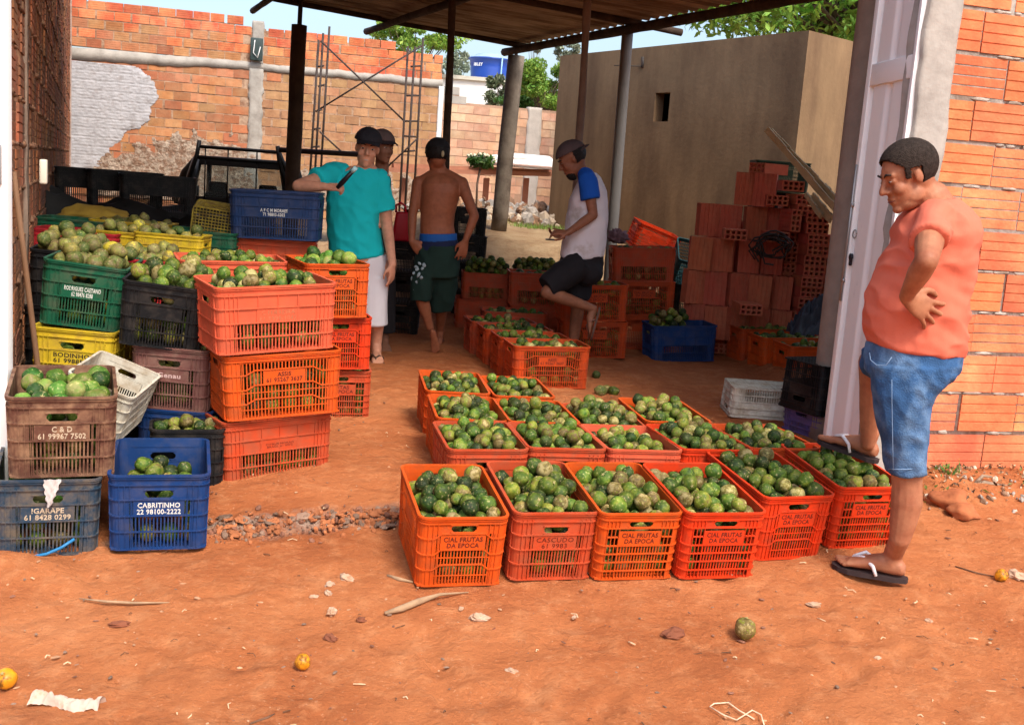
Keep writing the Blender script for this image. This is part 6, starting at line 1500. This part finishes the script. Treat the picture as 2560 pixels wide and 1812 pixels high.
def stick(pts, rs, label, col=(.33,.21,.12), name='stick', cat='stick'):
    W = []
    for x, y, dz in pts:
        q = atz(x, y, 0)
        for _ in range(4): q = atz(x, y, gz(q.x, q.y)+dz)
        W.append(q)
    o = empty(name, W[0], (0,0,0), label, cat, 'sticks on the dirt' if cat == 'stick' else None); mb = MB(); mb.tube([p-W[0] for p in W], rs, 7); mb.build('wood' if cat == 'stick' else 'strand', [mat('%s_%d' % (name, int(col[0]*100)), col, rough=.9, var=.3, scale=25, bump=.3, bscale=60)], o, True)
stick([(862,1373,.008),(900,1362,.014),(940,1346,.016),(985,1331,.012),(1050,1326,.006)], [.006,.013,.013,.006,.002], 'pale splintered stick lying just below the leftmost front crate')
stick([(178,1340,.004),(240,1347,.007),(300,1350,.007),(400,1349,.004)], [.002,.005,.005,.0015], 'thin pale stick lying flat on the dirt at the left')
stick([(868,1288,.006),(895,1297,.008),(925,1303,.006)], [.005,.008,.003], 'short pale twig beside the left side of the front row')
stick([(560,1620,.006),(600,1606,.007),(615,1598,.004)], [.003,.004,.002], 'dark twig at the bottom edge of the picture', (.14,.07,.04))
stick([(2172,1128,.01),(2200,1112,.015),(2290,1110,.012)], [.006,.005,.003], 'pale stripped twig on the dirt slope at the right', (.5,.36,.24))
stick([(2140,1268,.005),(2190,1283,.006),(2226,1290,.005)], [.003,.003,.002], 'thin dark twig leading to the orange fruit at the right edge', (.14,.07,.04))
stick([(1690,1610,.004),(1655,1590,.008),(1632,1573,.006),(1600,1575,.007),(1590,1582,.006),(1620,1600,.006),(1650,1612,.006),(1685,1590,.009),(1705,1600,.006),(1712,1624,.005)], [.0022]*10, 'loose loops of pale string on the dirt at the bottom right', (.62,.45,.30), 'string', 'string')
# crumpled pale rag and cloth
q = atz(148, 1572, -.1)
for _ in range(5): q = atz(148, 1572, gz(q.x, q.y)+.01)
rg_ = empty('rag', (q.x, q.y, gz(q.x, q.y)), (0,0,rad(-4)), 'crumpled dirty white rag lying on the dirt at the bottom left', 'rag')
mb = MB(); nx_, ny_ = 40, 14
for j in range(ny_+1):
    for i in range(nx_+1):
        x = -.105+.21*i/nx_; y = -.026+.052*j/ny_; t = i/nx_
        wy = (1-.25*math.sin(t*5)-.5*max(0, t-.78)*3) if t < .9 else .65+.9*(t-.9)*6
        z = .026*(1-(2*j/ny_-1)**2)+.016*noise.noise(Vector((x*30, y*40, 1)))+.009*noise.noise(Vector((x*90, y*90, 2)))
        mb.v.append((x, y*wy+.007*math.sin(t*7), max(0, z)+(.012*max(0, t-.8)*5)*(1-abs(2*j/ny_-1))))
for j in range(ny_):
    for i in range(nx_): a = j*(nx_+1)+i; mb.f.append((a, a+1, a+nx_+2, a+nx_+1)); mb.m.append(0)
mb.build('cloth', [mat('dirty_white_rag', (.50,.37,.29), rough=.9, var=.12, scale=25, bump=.5, bscale=60, col2=(.5,.28,.18), m2=(.55,.7), s2=30)], rg_, True)
# scrap of white cloth hanging from the dusty blue crate
Mi = CRATES['igarape'][0]; p = Mi @ Vector((.015, -.285, .295)); cl = empty('white_scrap', p, (0,0,rad(20)), 'torn scrap of white cloth hanging between the brown and the dusty blue crate', 'cloth')
mb = MB()
for j in range(13):
    for i in range(7):
        t = j/12; w_ = .040*(1-t)**.8+.006; mb.v.append(((i/6-.5)*w_*1.3-.012*t+.003*math.sin(j*2), -.014-.006*math.sin(i*2.1+j*.5), .012-.105*t))
for j in range(12):
    for i in range(6): a = j*7+i; mb.f.append((a, a+1, a+8, a+7)); mb.m.append(0)
mb.build('cloth', [mat('white_cloth_scrap', (.48,.44,.42), rough=.9, bump=.2)], cl, True)
# blue plastic strap curling out of the same crate
p0 = Mi @ Vector((-.04, -.287, .02)); st = empty('blue_strap', p0, (0,0,0), 'curved bright blue plastic strap poking out of the dusty blue crate', 'strap'); mb = MB()
mb.tube([(Mi @ Vector(v))-p0 for v in ((-.06,-.288,.006),(.0,-.292,.018),(.05,-.290,.040),(.095,-.284,.070))], .006, 6); mb.build('strip', [mat('bright_blue_strap', (.02,.17,.38), rough=.4)], st, True)
# broom leaning on the left wall
A = atz(84, 812, .74); A = aty(84, 815, 4.62); B = aty(30, 385, 4.52); bo = empty('broom', A, (0,0,0), 'wooden pole leaning against the left brick wall beside the stacked crates', 'pole')
mb = MB(); dv = B-A; mb.tube([-dv*.9, -dv*.4, (0,0,0), dv*.5, dv], .0125, 8); mb.build('handle', [mat('worn_handle_wood', (.20,.105,.055), rough=.7, var=.2)], bo, True)
# ---------------------------------------------------------------- dark clutter left, tarp, red can
o = empty('black_sheet', (-3.25, 8.6, .15), (0,0,rad(18)), 'black plastic sheet draped over goods against the left wall', 'plastic sheet'); mb = MB(); n = 34
for j in range(n+1):
    for i in range(n+1):
        x = -.95+1.9*i/n; y = -.7+1.4*j/n; r = max(abs(x/.95), abs(y/.7)); h = .92-.12*x*1.2-(.0 if r < .72 else (r-.72)/.28*.92)
        c = noise.noise(Vector((x*3, y*3, 3))); mb.v.append((x+.03*c, y, max(.0, h+.16*c+.03*(1-2.4*abs(noise.noise(Vector((x*7, y*7, 1)))))+.03*noise.noise(Vector((x*19, y*19, 1))))))
for j in range(n):
    for i in range(n): a = j*(n+1)+i; mb.f.append((a, a+1, a+n+2, a+n+1)); mb.m.append(0)
mb.build('sheet', [mat('black_plastic_sheet', (.006,.006,.006), rough=.75, var=.3, bump=.2)], o, True)
bn = 0
for ci, (px, Y, top) in enumerate(((185, 9.3, 376), (262, 9.1, 382), (338, 8.9, 392))):
    p = aty(px, top, Y); n_ = 4; hh = (p.z-.15)/n_
    for k in range(n_): crate('lb%d%d' % (ci, k), (p.x+.012*math.sin(k*3+ci), Y+.2, .15+hh*k), 18+6*math.sin(k*2.3+ci), 0, 0, 1, 'L', 'slat', 'black', ['bottom','second','third','top'][k]+' black crate of the '+['leftmost','middle','right hand'][ci]+' dark stack beside the pickup', 'black crates stacked beside the pickup', dims=(.36,.60,round(hh-.004, 3)))
o = empty('yellow_sack', aty(215, 468, 7.3)-Vector((0,0,.16)), (0,0,rad(-14)), 'dull yellow sack lying on top of the far left crates', 'sack')
mb = MB(); mb.blob((0,0,.10), (.26,.17,.085), 24, 14, .28, 2.2, 4); mb.build('cloth', [mat('dull_yellow_sacking', (.32,.21,.03), rough=.9, var=.3, scale=8, bump=.3)], o, True)
for i, (px, py, Y, h) in enumerate(((1048,556,10.6,.40),(1050,500,10.7,.40),(1048,470,10.7,.34),(1094,553,10.5,.36))):
    p = aty(px, py, Y); crate('bk%d' % i, (p.x, p.y+.15, [.42,.70,.97,.45][i]), 6, 0, 0, .93, 'S', 'slat', 'black', ['lower black crate of the dark stack right of the shirtless man','middle black crate of the dark stack right of the shirtless man','top black crate of the dark stack right of the shirtless man','short black crate at the right of the dark stack behind the shirtless man'][i], 'black crates behind the shirtless man')
crate('bkb', (aty(1070, 600, 10.7).x, 10.85, .15), 6, 0, 0, .93, 'L', 'slat', 'black', 'black crate on the floor under the dark stack', 'black crates behind the shirtless man', dims=(.36,.55,.28))
p = aty(896, 540, 9.3); rc = empty('jerrycan', (p.x, 9.3, p.z), (0,0,rad(8)), 'red plastic jerrycan with a handle between the man in turquoise and the shirtless man', 'jerrycan')
mb = MB(); mb.box(-.075, .075, -.06, .06, 0, .25); mb.v = [(x*(1 if z < .1 else .88)+.02*(z > .1), y*(1 if z < .1 else .8), z) for x, y, z in mb.v]; rounded('can', mb, [mat('red_can_plastic', (.72,.02,.045), rough=.35, var=.08, bump=.03)], rc, .022, 3)
mb = MB(); mb.tube([(-.045,0,.24),(-.05,0,.30),(-.01,0,.325),(.03,0,.30),(.035,0,.245)], .011, 8); mb.build('handle', [mat('red_can_plastic', (.5,0,0))], rc, True)
mb = MB(); mb.tube([(.06,0,.24),(.06,0,.275)], .018, 10); mb.build('cap', [mat('dark_cap', (.1,.01,.01))], rc, True)
zc = p.z; n = 3; hh = (zc-.15)/n
for k in range(n): crate('cs%d' % k, (p.x+.02, 9.42, .15+hh*k), 4, 0, 0, 1, 'S', 'slat', 'black', ['black crate lowest under the red jerrycan','black crate in the middle under the red jerrycan','black crate directly under the red jerrycan'][k], 'black crates under the jerrycan', dims=(.34,.5,round(hh-.004, 3)))
# pinkish bundle behind the white shirt
p = aty(1384, 520, 9.75); o = empty('bundle', (p.x, 9.72, 1.055), (0,0,0), 'pinkish grey cloth bundle on the dark stack by the pipe post', 'bundle'); mb = MB(); mb.blob((0,0,.06), (.085,.08,.06), 30, 18, .6, 3.5, 3); mb.build('cloth', [mat('pinkish_grey_cloth', (.22,.13,.15), rough=.9, var=.35, scale=20, bump=.4)], o, True)
# ---------------------------------------------------------------- scaffold
sc_ = empty('scaffold', (-2.4, 16.2, .9), (0,0,0), 'thin rusty scaffold frame with crossed braces before the back wall', 'scaffold')
so = sc_.location
def pole(a, b, r=.018, Y=16.2, name='tube', par=sc_):
    A = aty(*a[:2], a[2] if len(a) > 2 else Y)-so; B = aty(*b[:2], b[2] if len(b) > 2 else Y)-so
    mb = MB(); mb.tube([A, B], r, 7); return mb.build(name, [M_IRON], par, True)
for a, b in (((714,90),(692,430)),((724,75),(703,430)),((738,60),(716,430)),((914,104),(893,500)),((930,105),(905,500)),((948,85),(925,480))): pole(a, b, .017, name='standard')
for (x1, y1, x2, y2) in ((712,150,726,148),(707,250,722,246),(704,290,718,288),(700,330,716,328),(911,215,940,215),(907,272,935,272),(904,305,932,307),(905,340,930,338),(920,150,944,148),(713,195,727,190)): pole((x1,y1),(x2,y2),.014, name='rung')
for a, b in (((718,92,16.1),(906,272,16.3)),((708,250,16.3),(945,103,16.1)),((716,295,16.1),(770,345,16.2)),((862,380,16.3),(934,312,16.1))): pole(a, b, .013, name='brace')
p1 = aty(680, 340, 13.4); p2 = aty(815, 347, 13.4); o = empty('pole', p1, (0,0,0), 'black horizontal pole reaching from the pickup rack to behind the man in turquoise', 'pole'); mb = MB(); mb.tube([(-.3,0,0), p2-p1], .032, 8); mb.build('bar', [M_IRON], o, True)
# ---------------------------------------------------------------- planks and boat hull on the back ledge
M_RP = mat('reddish_timber', (.36,.15,.09), rough=.85, var=.25, scale=4, bump=.3, bscale=30)
for i, (a, b, Ya, Yb, w_, t_, lab) in enumerate((((880,372),(1275,387),17.3,18.6,.08,.12,'long reddish plank uppermost on the ledge of the back wall'),((860,380),(1275,392),17.2,18.5,.07,.12,'long reddish plank just below the uppermost one on the ledge'),((935,386),(1020,402),17.0,17.1,.10,.05,'short dark plank slanting under the ledge planks'))):
    plank(a, b, Ya, Yb, w_, t_, lab, m=M_RP)
for k, px in enumerate((905, 1000, 1090, 1180, 1255)):
    p = aty(px, 392, 17.5+.0034*(px-905)); o = empty('trestle', (p.x, p.y+.12, .9), (0,0,0), ['wooden prop under the left end of the ledge planks','second wooden prop from the left under the ledge planks','third wooden prop from the left under the ledge planks','fourth wooden prop from the left under the ledge planks','wooden prop under the right end of the ledge planks'][k], 'prop', 'props under the planks'); mb = MB(); mb.box(-.05, .05, -.04, .04, 0, p.z-.95); mb.build('post', [M_RP], o)
A = aty(1055, 366, 17.7); B = aty(1235, 370, 18.3); d = B-A; bo = empty('boat_hull', A, (0,0,math.atan2(d.y, d.x)), 'long white upturned fibreglass hull lying on the planks by the back wall', 'boat')
Lb = d.length; mb = MB(); n = 26; m = 12
for i in range(n+1):
    t = i/n; w_ = .26*(min(1, (t/.35)**.6) if t < .35 else 1); h = .22*(.45+.55*min(1, t/.5)); h *= 1 if t < .93 else .8
    for j in range(m+1):
        a = math.pi*j/m; cs, sn = math.cos(a), math.sin(a); mb.v.append((Lb*t, math.copysign(abs(cs)**.6, cs)*w_, abs(sn)**.6*h))
for i in range(n):
    for j in range(m): a = i*(m+1)+j; mb.f.append((a, a+1, a+m+2, a+m+1)); mb.m.append(0)
mb.f.append(tuple(n*(m+1)+j for j in range(m+1))); mb.m.append(0)
mb.build('hull', [mat('white_gelcoat', (.80,.80,.78), rough=.3, var=.05, bump=0)], bo, True)
mb = MB(); mb.tube([(Lb*t, -.27*(min(1, (t/.35)**.6)), .03) for t in [k/20 for k in range(1, 21)]], .018, 6); mb.box(Lb*.42, Lb*.62, -.245, -.235, .10, .14); mb.build('rubbing_strip', [mat('pinkish_strip', (.42,.28,.24), bump=0)], bo)
# ---------------------------------------------------------------- pickup
pk = empty('pickup_truck', (-3.66, 13.0, -.02), (0,0,rad(4)), 'black pickup truck seen from behind with a ladder rack over the rear window', 'pickup')
M_BLK = mat('black_car_paint', (.012,.012,.013), rough=.35, var=.1, bump=0, spec=.5); M_CH = mat('grey_trim', (.10,.10,.10), rough=.5, bump=0); M_RK = mat('black_rack_paint', (.008,.008,.008), rough=.5, bump=0)
M_GLS = bpy.data.materials.new('car_glass'); M_GLS.use_nodes = True; g_ = M_GLS.node_tree.nodes['Principled BSDF']; g_.inputs['Base Color'].default_value = (.55,.6,.6,1); g_.inputs['Roughness'].default_value = .05; g_.inputs['Transmission Weight'].default_value = .92; g_.inputs['IOR'].default_value = 1.1
def hull(mb, secs):
    # secs: list of (y, [(x,z)...])
    b0 = len(mb.v); n = len(secs[0][1])
    for y, pr in secs:
        for x, z in pr: mb.v.append((x, y, z))
    for i in range(len(secs)-1):
        for k in range(n): a = b0+i*n+k; b = b0+i*n+(k+1) % n; mb.f.append((a, b, b+n, a+n)); mb.m.append(0)
    mb.f.append(tuple(b0+k for k in range(n))[::-1]); mb.f.append(tuple(b0+(len(secs)-1)*n+k for k in range(n))); mb.m += [0, 0]
mb = MB(); bedp = lambda w, h: [(-w,.35),(-w,h*.75),(-w+.03,h),(w-.03,h),(w,h*.75),(w,.35)]
hull(mb, [(1.35, bedp(.78,.98)), (2.3, bedp(.80,1.0)), (3.1, bedp(.78,.96)), (3.5, bedp(.70,.80))]); mb.build('body', [M_BLK], pk, False)
for sx in (-1, 1):
    mb = MB(); mb.box(sx*.72-.035, sx*.72+.035, -.75, 1.36, .45, .96); rounded('bed_side', mb, [M_BLK], pk, .015)
mb = MB(); mb.box(-.69, .69, -.78, -.73, .50, .95); rounded('tailgate', mb, [M_BLK], pk, .012)
mb = MB(); mb.box(-.69, .69, -.73, 1.35, .45, .50); mb.build('bed_floor', [M_BLK], pk)
for sx in (-1, 1):
    mb = MB(); mb.box(sx*.735-.03, sx*.735+.03, -.80, -.765, .62, .86); rounded('tail_light', mb, [mat('red_lens', (.25,.01,.01), rough=.2, bump=0)], pk, .008)
    for y in (-.2, 2.75):
        mb = MB(); mb.tube([(sx*.60,y,.21),(sx*.78,y,.21)], .31, 24); w_ = mb.build('wheel', [mat('tyre_rubber', (.015,.015,.015), rough=.8, bump=0)], pk, False); mb = MB(); mb.tube([(sx*.77,y,.21),(sx*.79,y,.21)], .18, 20); mb.build('rim', [M_CH], w_)
# cab as pillars and roof round a see-through window
mb = MB()
hull(mb, [(1.36, [(-.60,1.54),(-.52,1.60),(.52,1.60),(.60,1.54),(.56,1.52),(-.56,1.52)]), (2.3, [(-.62,1.57),(-.54,1.62),(.54,1.62),(.62,1.57),(.58,1.53),(-.58,1.53)])]); mb.build('cab_roof', [M_BLK], pk)
mb = MB()
for sx in (-1, 1):
    mb = MB(); mb.tube([(sx*.70,1.36,.98),(sx*.56,1.38,1.56)], [.095,.065], 10); mb.build('rear_pillar', [M_BLK], pk, True)
    mb = MB(); mb.tube([(sx*.74,2.9,.98),(sx*.60,2.3,1.56)], .035, 8); mb.build('front_pillar', [M_BLK], pk, True)
mb = MB(); mb.box(-.66, .66, 1.33, 1.39, .96, 1.08); mb.build('window_sill', [M_BLK], pk)
mb = MB(); mb.box(-.53, .53, 1.33, 1.39, 1.49, 1.56); mb.build('window_header', [M_BLK], pk)
mb = MB(); mb.box(-.58, .58, 1.365, 1.370, 1.05, 1.50); mb.build('rear_window', [M_GLS], pk)
mb = MB(); mb.add([(-.64,2.95,1.0),(.64,2.95,1.0),(.55,2.32,1.54),(-.55,2.32,1.54)], [(0,1,2,3)]); mb.build('windscreen', [M_GLS], pk)
for sx in (-1, 1):
    mb = MB(); mb.box(sx*.33-.17, sx*.33+.17, 1.55, 1.68, .70, 1.14); mb.box(sx*.33-.12, sx*.33+.12, 1.56, 1.65, 1.13, 1.28); rounded('seat', mb, [mat('dark_seat_cloth', (.02,.02,.022), rough=.9)], pk, .04, 3)
    mb = MB(); mb.box(sx*.86-.10, sx*.86+.10, 2.35, 2.43, 1.02, 1.20); mi_ = rounded('wing_mirror', mb, [M_BLK], pk, .02); mb = MB(); mb.box(sx*.86-.08, sx*.86+.08, 2.343, 2.349, 1.04, 1.18); mb.build('mirror_glass', [mat('mirror_glass', (.6,.62,.6), rough=.1, metal=.9, bump=0, var=0)], mi_)
mb = MB()
rk = [(-.52,1.20,1.72),(.52,1.20,1.72)]; mb.tube(rk, .022, 8); mb.tube([(-.56,1.20,1.585),(.56,1.20,1.585)], .024, 8)
for sx in (-1, 1): mb.tube([(sx*.50,1.20,1.80),(sx*.53,1.20,1.60),(sx*.74,1.22,.95)], .028, 8); (mb.tube([(.52,1.2,1.72),(.66,1.25,1.40),(.84,1.3,1.12)], .03, 8) if sx > 0 else mb.tube([(-.56,1.40,1.56),(-.74,1.6,1.36),(-.92,1.9,1.0)], [.06,.085,.10], 10))
for x in (-.42, -.13, .24): mb.tube([(x,1.20,.98),(x,1.20,1.72)], .010, 6)
mb.build('ladder_rack', [M_RK], pk, True)
# ---------------------------------------------------------------- vegetation
def tree(name, label, cat, base, h, cc, rx, ry, rz, n, size, m, seed=1, tr=.10, clumps=26, group='trees beyond the walls'):
    rn = random.Random(seed); base = Vector(base); o = empty(name, base, (0,0,0), label, cat, group)
    tk_ = MB(); c = Vector(cc)-base; tk_.tube([(0,0,0), (c.x*.2,c.y*.2,c.z*.4), (c.x*.6,c.y*.6,c.z*.8), (c.x,c.y,c.z+rz*.3)], [tr, tr*.8, tr*.5, tr*.2], 8)
    cs = []
    for k in range(clumps):
        v = Vector((rn.uniform(-1,1), rn.uniform(-1,1), rn.uniform(-.9,1)))
        if v.length > 1: v.normalize(); v *= rn.uniform(.7, 1)
        cs.append(c+Vector((v.x*rx, v.y*ry, v.z*rz)))
        st_ = c*.55+Vector((0,0,c.z*.2)); mid = st_.lerp(cs[-1], .5)+Vector((rn.uniform(-.1,.1)*rx, 0, rn.uniform(-.1,.1)*rz)); tk_.tube([c*rn.uniform(.45,.8), mid, cs[-1]], [tr*.35, tr*.2, tr*.06], 5)
    tk_.build('trunk', [mat('bark', (.12,.085,.06), rough=.9, var=.3, bump=.5)], o, True)
    mb = MB(); per = n//clumps
    for q in cs:
        k = rn.uniform(.22, .42); leaves(mb, q, rx*k, ry*k, rz*k*.8, per, size, rn)
    mb.build('crown', [m], o); return o
LB = leafmat('bright_green_leaf', (.17,.34,.04), (.26,.43,.08)); LD = leafmat('mid_green_leaf', (.055,.13,.025), (.10,.19,.04)); LP = leafmat('haze_paled_leaf', (.22,.27,.20), (.30,.34,.24)); LG = leafmat('dusty_green_leaf', (.13,.17,.09), (.20,.22,.13)); LO = leafmat('yellow_green_leaf', (.20,.34,.05), (.28,.42,.08))  # the far leaf has distance haze painted into its pale colour
tree('leafy_tree', 'big light green leafy tree rising behind the tan building', 'tree', (5.2, 17.5, 1.1), 5, (4.9, 17.3, 5.3), 2.9, 1.6, 1.75, 26000, .075, LB, 2, .16, 46)
tree('leafy_tree', 'darker green part of the trees behind the tan building near the door post', 'tree', (7.3, 20, 1.1), 5, (7.0, 20, 6.0), 2.2, 1.6, 2.2, 12000, .08, LD, 12, .16, 30)
b = aty(1205, 195, 23); c_ = aty(1222, 188, 23); tree('bushy_tree', 'bright green rounded bush showing above the low wall right of the concrete post', 'tree', (c_.x, 23, 1.2), 3, c_, .62, .6, .52, 9000, .045, LO, 3, .05, 30)
b = aty(1180, 215, 24.5); tree('bushy_tree', 'dark green lower bush right behind the low wall', 'tree', (b.x+.4, 24.5, 1.2), 3, aty(1205, 236, 24.5), 1.0, .5, .26, 5000, .05, LD, 13, .05, 22)
b = aty(1100, 195, 25); tree('oleander_bush', 'grey green long leaved shrub in front of the white building below the blue tank', 'shrub', (b.x, 25, 1.2), 3, aty(1118, 210, 25), .36, .35, .42, 1300, .07, LG, 4, .03, 20)
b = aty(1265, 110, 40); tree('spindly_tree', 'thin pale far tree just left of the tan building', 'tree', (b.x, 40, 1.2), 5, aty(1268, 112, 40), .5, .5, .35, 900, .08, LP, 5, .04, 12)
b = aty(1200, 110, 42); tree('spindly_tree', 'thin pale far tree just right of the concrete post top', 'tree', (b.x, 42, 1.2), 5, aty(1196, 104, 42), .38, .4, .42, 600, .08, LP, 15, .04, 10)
b = aty(930, 95, 30); tree('spindly_tree', 'pale green tree top showing over the back wall under the roof edge', 'tree', (b.x, 30, 1.2), 5, (b.x, 30, 5.1), 1.3, .8, .6, 4200, .07, LO, 6, .08, 18)
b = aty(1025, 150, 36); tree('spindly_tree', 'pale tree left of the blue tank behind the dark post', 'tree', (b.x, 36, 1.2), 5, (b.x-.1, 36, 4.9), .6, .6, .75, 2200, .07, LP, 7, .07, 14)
# distant tree line, hidden by the walls from here but seen a step aside
for i, (x, y) in enumerate(((-9, 48), (-2, 60), (6, 52), (13, 45), (19, 38))): tree('distant_tree', ['distant tree far left beyond the walls','distant tree behind the white building','distant tree behind the bushes','distant tree right of the bushes','distant tree at the far right'][i], 'tree', (x, y, 1.0), 5, (x, y, 3.2), 2.4, 2, 1.7, 1500, .22, LD, 30+i, .15, 18)
# papaya like shrub with pale flowers in the yard
A = aty(1068, 450, 15.2); B = aty(1077, 372, 15.2); fl = empty('flowering_shrub', A, (0,0,0), 'small thin stemmed shrub with a round top of white blossom in the sunny yard', 'shrub')
mb = MB(); mb.tube([(0,0,-.1), (B-A)*.5+Vector((-.02,0,0)), B-A], .016, 6); mb.build('stem', [M_STICK], fl, True)
mb = MB(); c = (B-A)+Vector((0,0,.06)); rn = random.Random(8); leaves(mb, c, .20, .18, .09, 300, .05, rn); mb.build('leaf', [LD], fl)
mb = MB()
for i in range(46): a = rn.random()*6.28; q = math.sqrt(rn.random()); mb.blob(c+Vector((.20*q*math.cos(a), .17*q*math.sin(a), .05+.05*(1-q)+rn.uniform(-.03,.03))), .020, 6, 4)
mb.build('blossom', [mat('cream_blossom', (.72,.70,.50), bump=0)], fl, True)
# green tufts in the yard
mb = MB(); rn = random.Random(9); cg = aty(1212, 485, 14.6)
for i in range(420): x = cg.x+rn.gauss(0, .22); y = 14.7+rn.gauss(0, .25); z = gz(x, y); a = rn.random()*6.3; h = .02+.06*rn.random(); mb.add([(x-.005, y, z), (x+.005, y, z), (x+.03*math.cos(a), y+.04*math.sin(a), z+h)], [(0,1,2)])
o = mb.build('grass', [leafmat('grass_blade', (.16,.27,.04), (.20,.28,.06))]); tag(o, 'tufts of bright green grass by the rubble heap in the yard', 'grass', kind='stuff')
# ---------------------------------------------------------------- camera, light, world
cam = bpy.data.cameras.new('camera'); co = bpy.data.objects.new('camera', cam); COL.objects.link(co)
cam.sensor_width = 36; cam.sensor_fit = 'HORIZONTAL'; cam.lens = 36*F_PX/2560; cam.clip_end = 2000; cam.clip_start = .05
co.location = (0, 0, HC); co.rotation_euler = (Matrix.Rotation(math.pi/2-PITCH, 4, 'X') @ Matrix.Rotation(ROLL, 4, 'Z')).to_euler()
SC.camera = co
ELEV, AZ = 52, 150      # sun height and compass bearing (from +y clockwise), behind the camera
w = bpy.data.worlds.new('World'); SC.world = w; w.use_nodes = True; nt = w.node_tree; bg = nt.nodes['Background']
sky = nt.nodes.new('ShaderNodeTexSky'); sky.sky_type = 'NISHITA'; sky.sun_disc = False; sky.sun_elevation = rad(ELEV); sky.sun_rotation = rad(AZ); sky.air_density = 1.0; sky.dust_density = 4.0; sky.ozone_density = 1.0
nt.links.new(sky.outputs[0], bg.inputs[0]); bg.inputs[1].default_value = .15
sun = bpy.data.lights.new('sun', 'SUN'); sun.energy = 1.7; sun.angle = rad(16); sun.color = (1, .94, .84)
so_ = bpy.data.objects.new('sun', sun); COL.objects.link(so_)
dv = Vector((math.sin(rad(AZ))*math.cos(rad(ELEV)), math.cos(rad(AZ))*math.cos(rad(ELEV)), math.sin(rad(ELEV))))
so_.rotation_euler = dv.to_track_quat('Z', 'Y').to_euler()
vs_ = SC.view_settings; vs_.view_transform = 'Standard'; vs_.look = 'None'; vs_.exposure = 1.03; vs_.gamma = 1
SC.cycles.max_bounces = 7; SC.cycles.diffuse_bounces = 4; SC.cycles.use_denoising = True
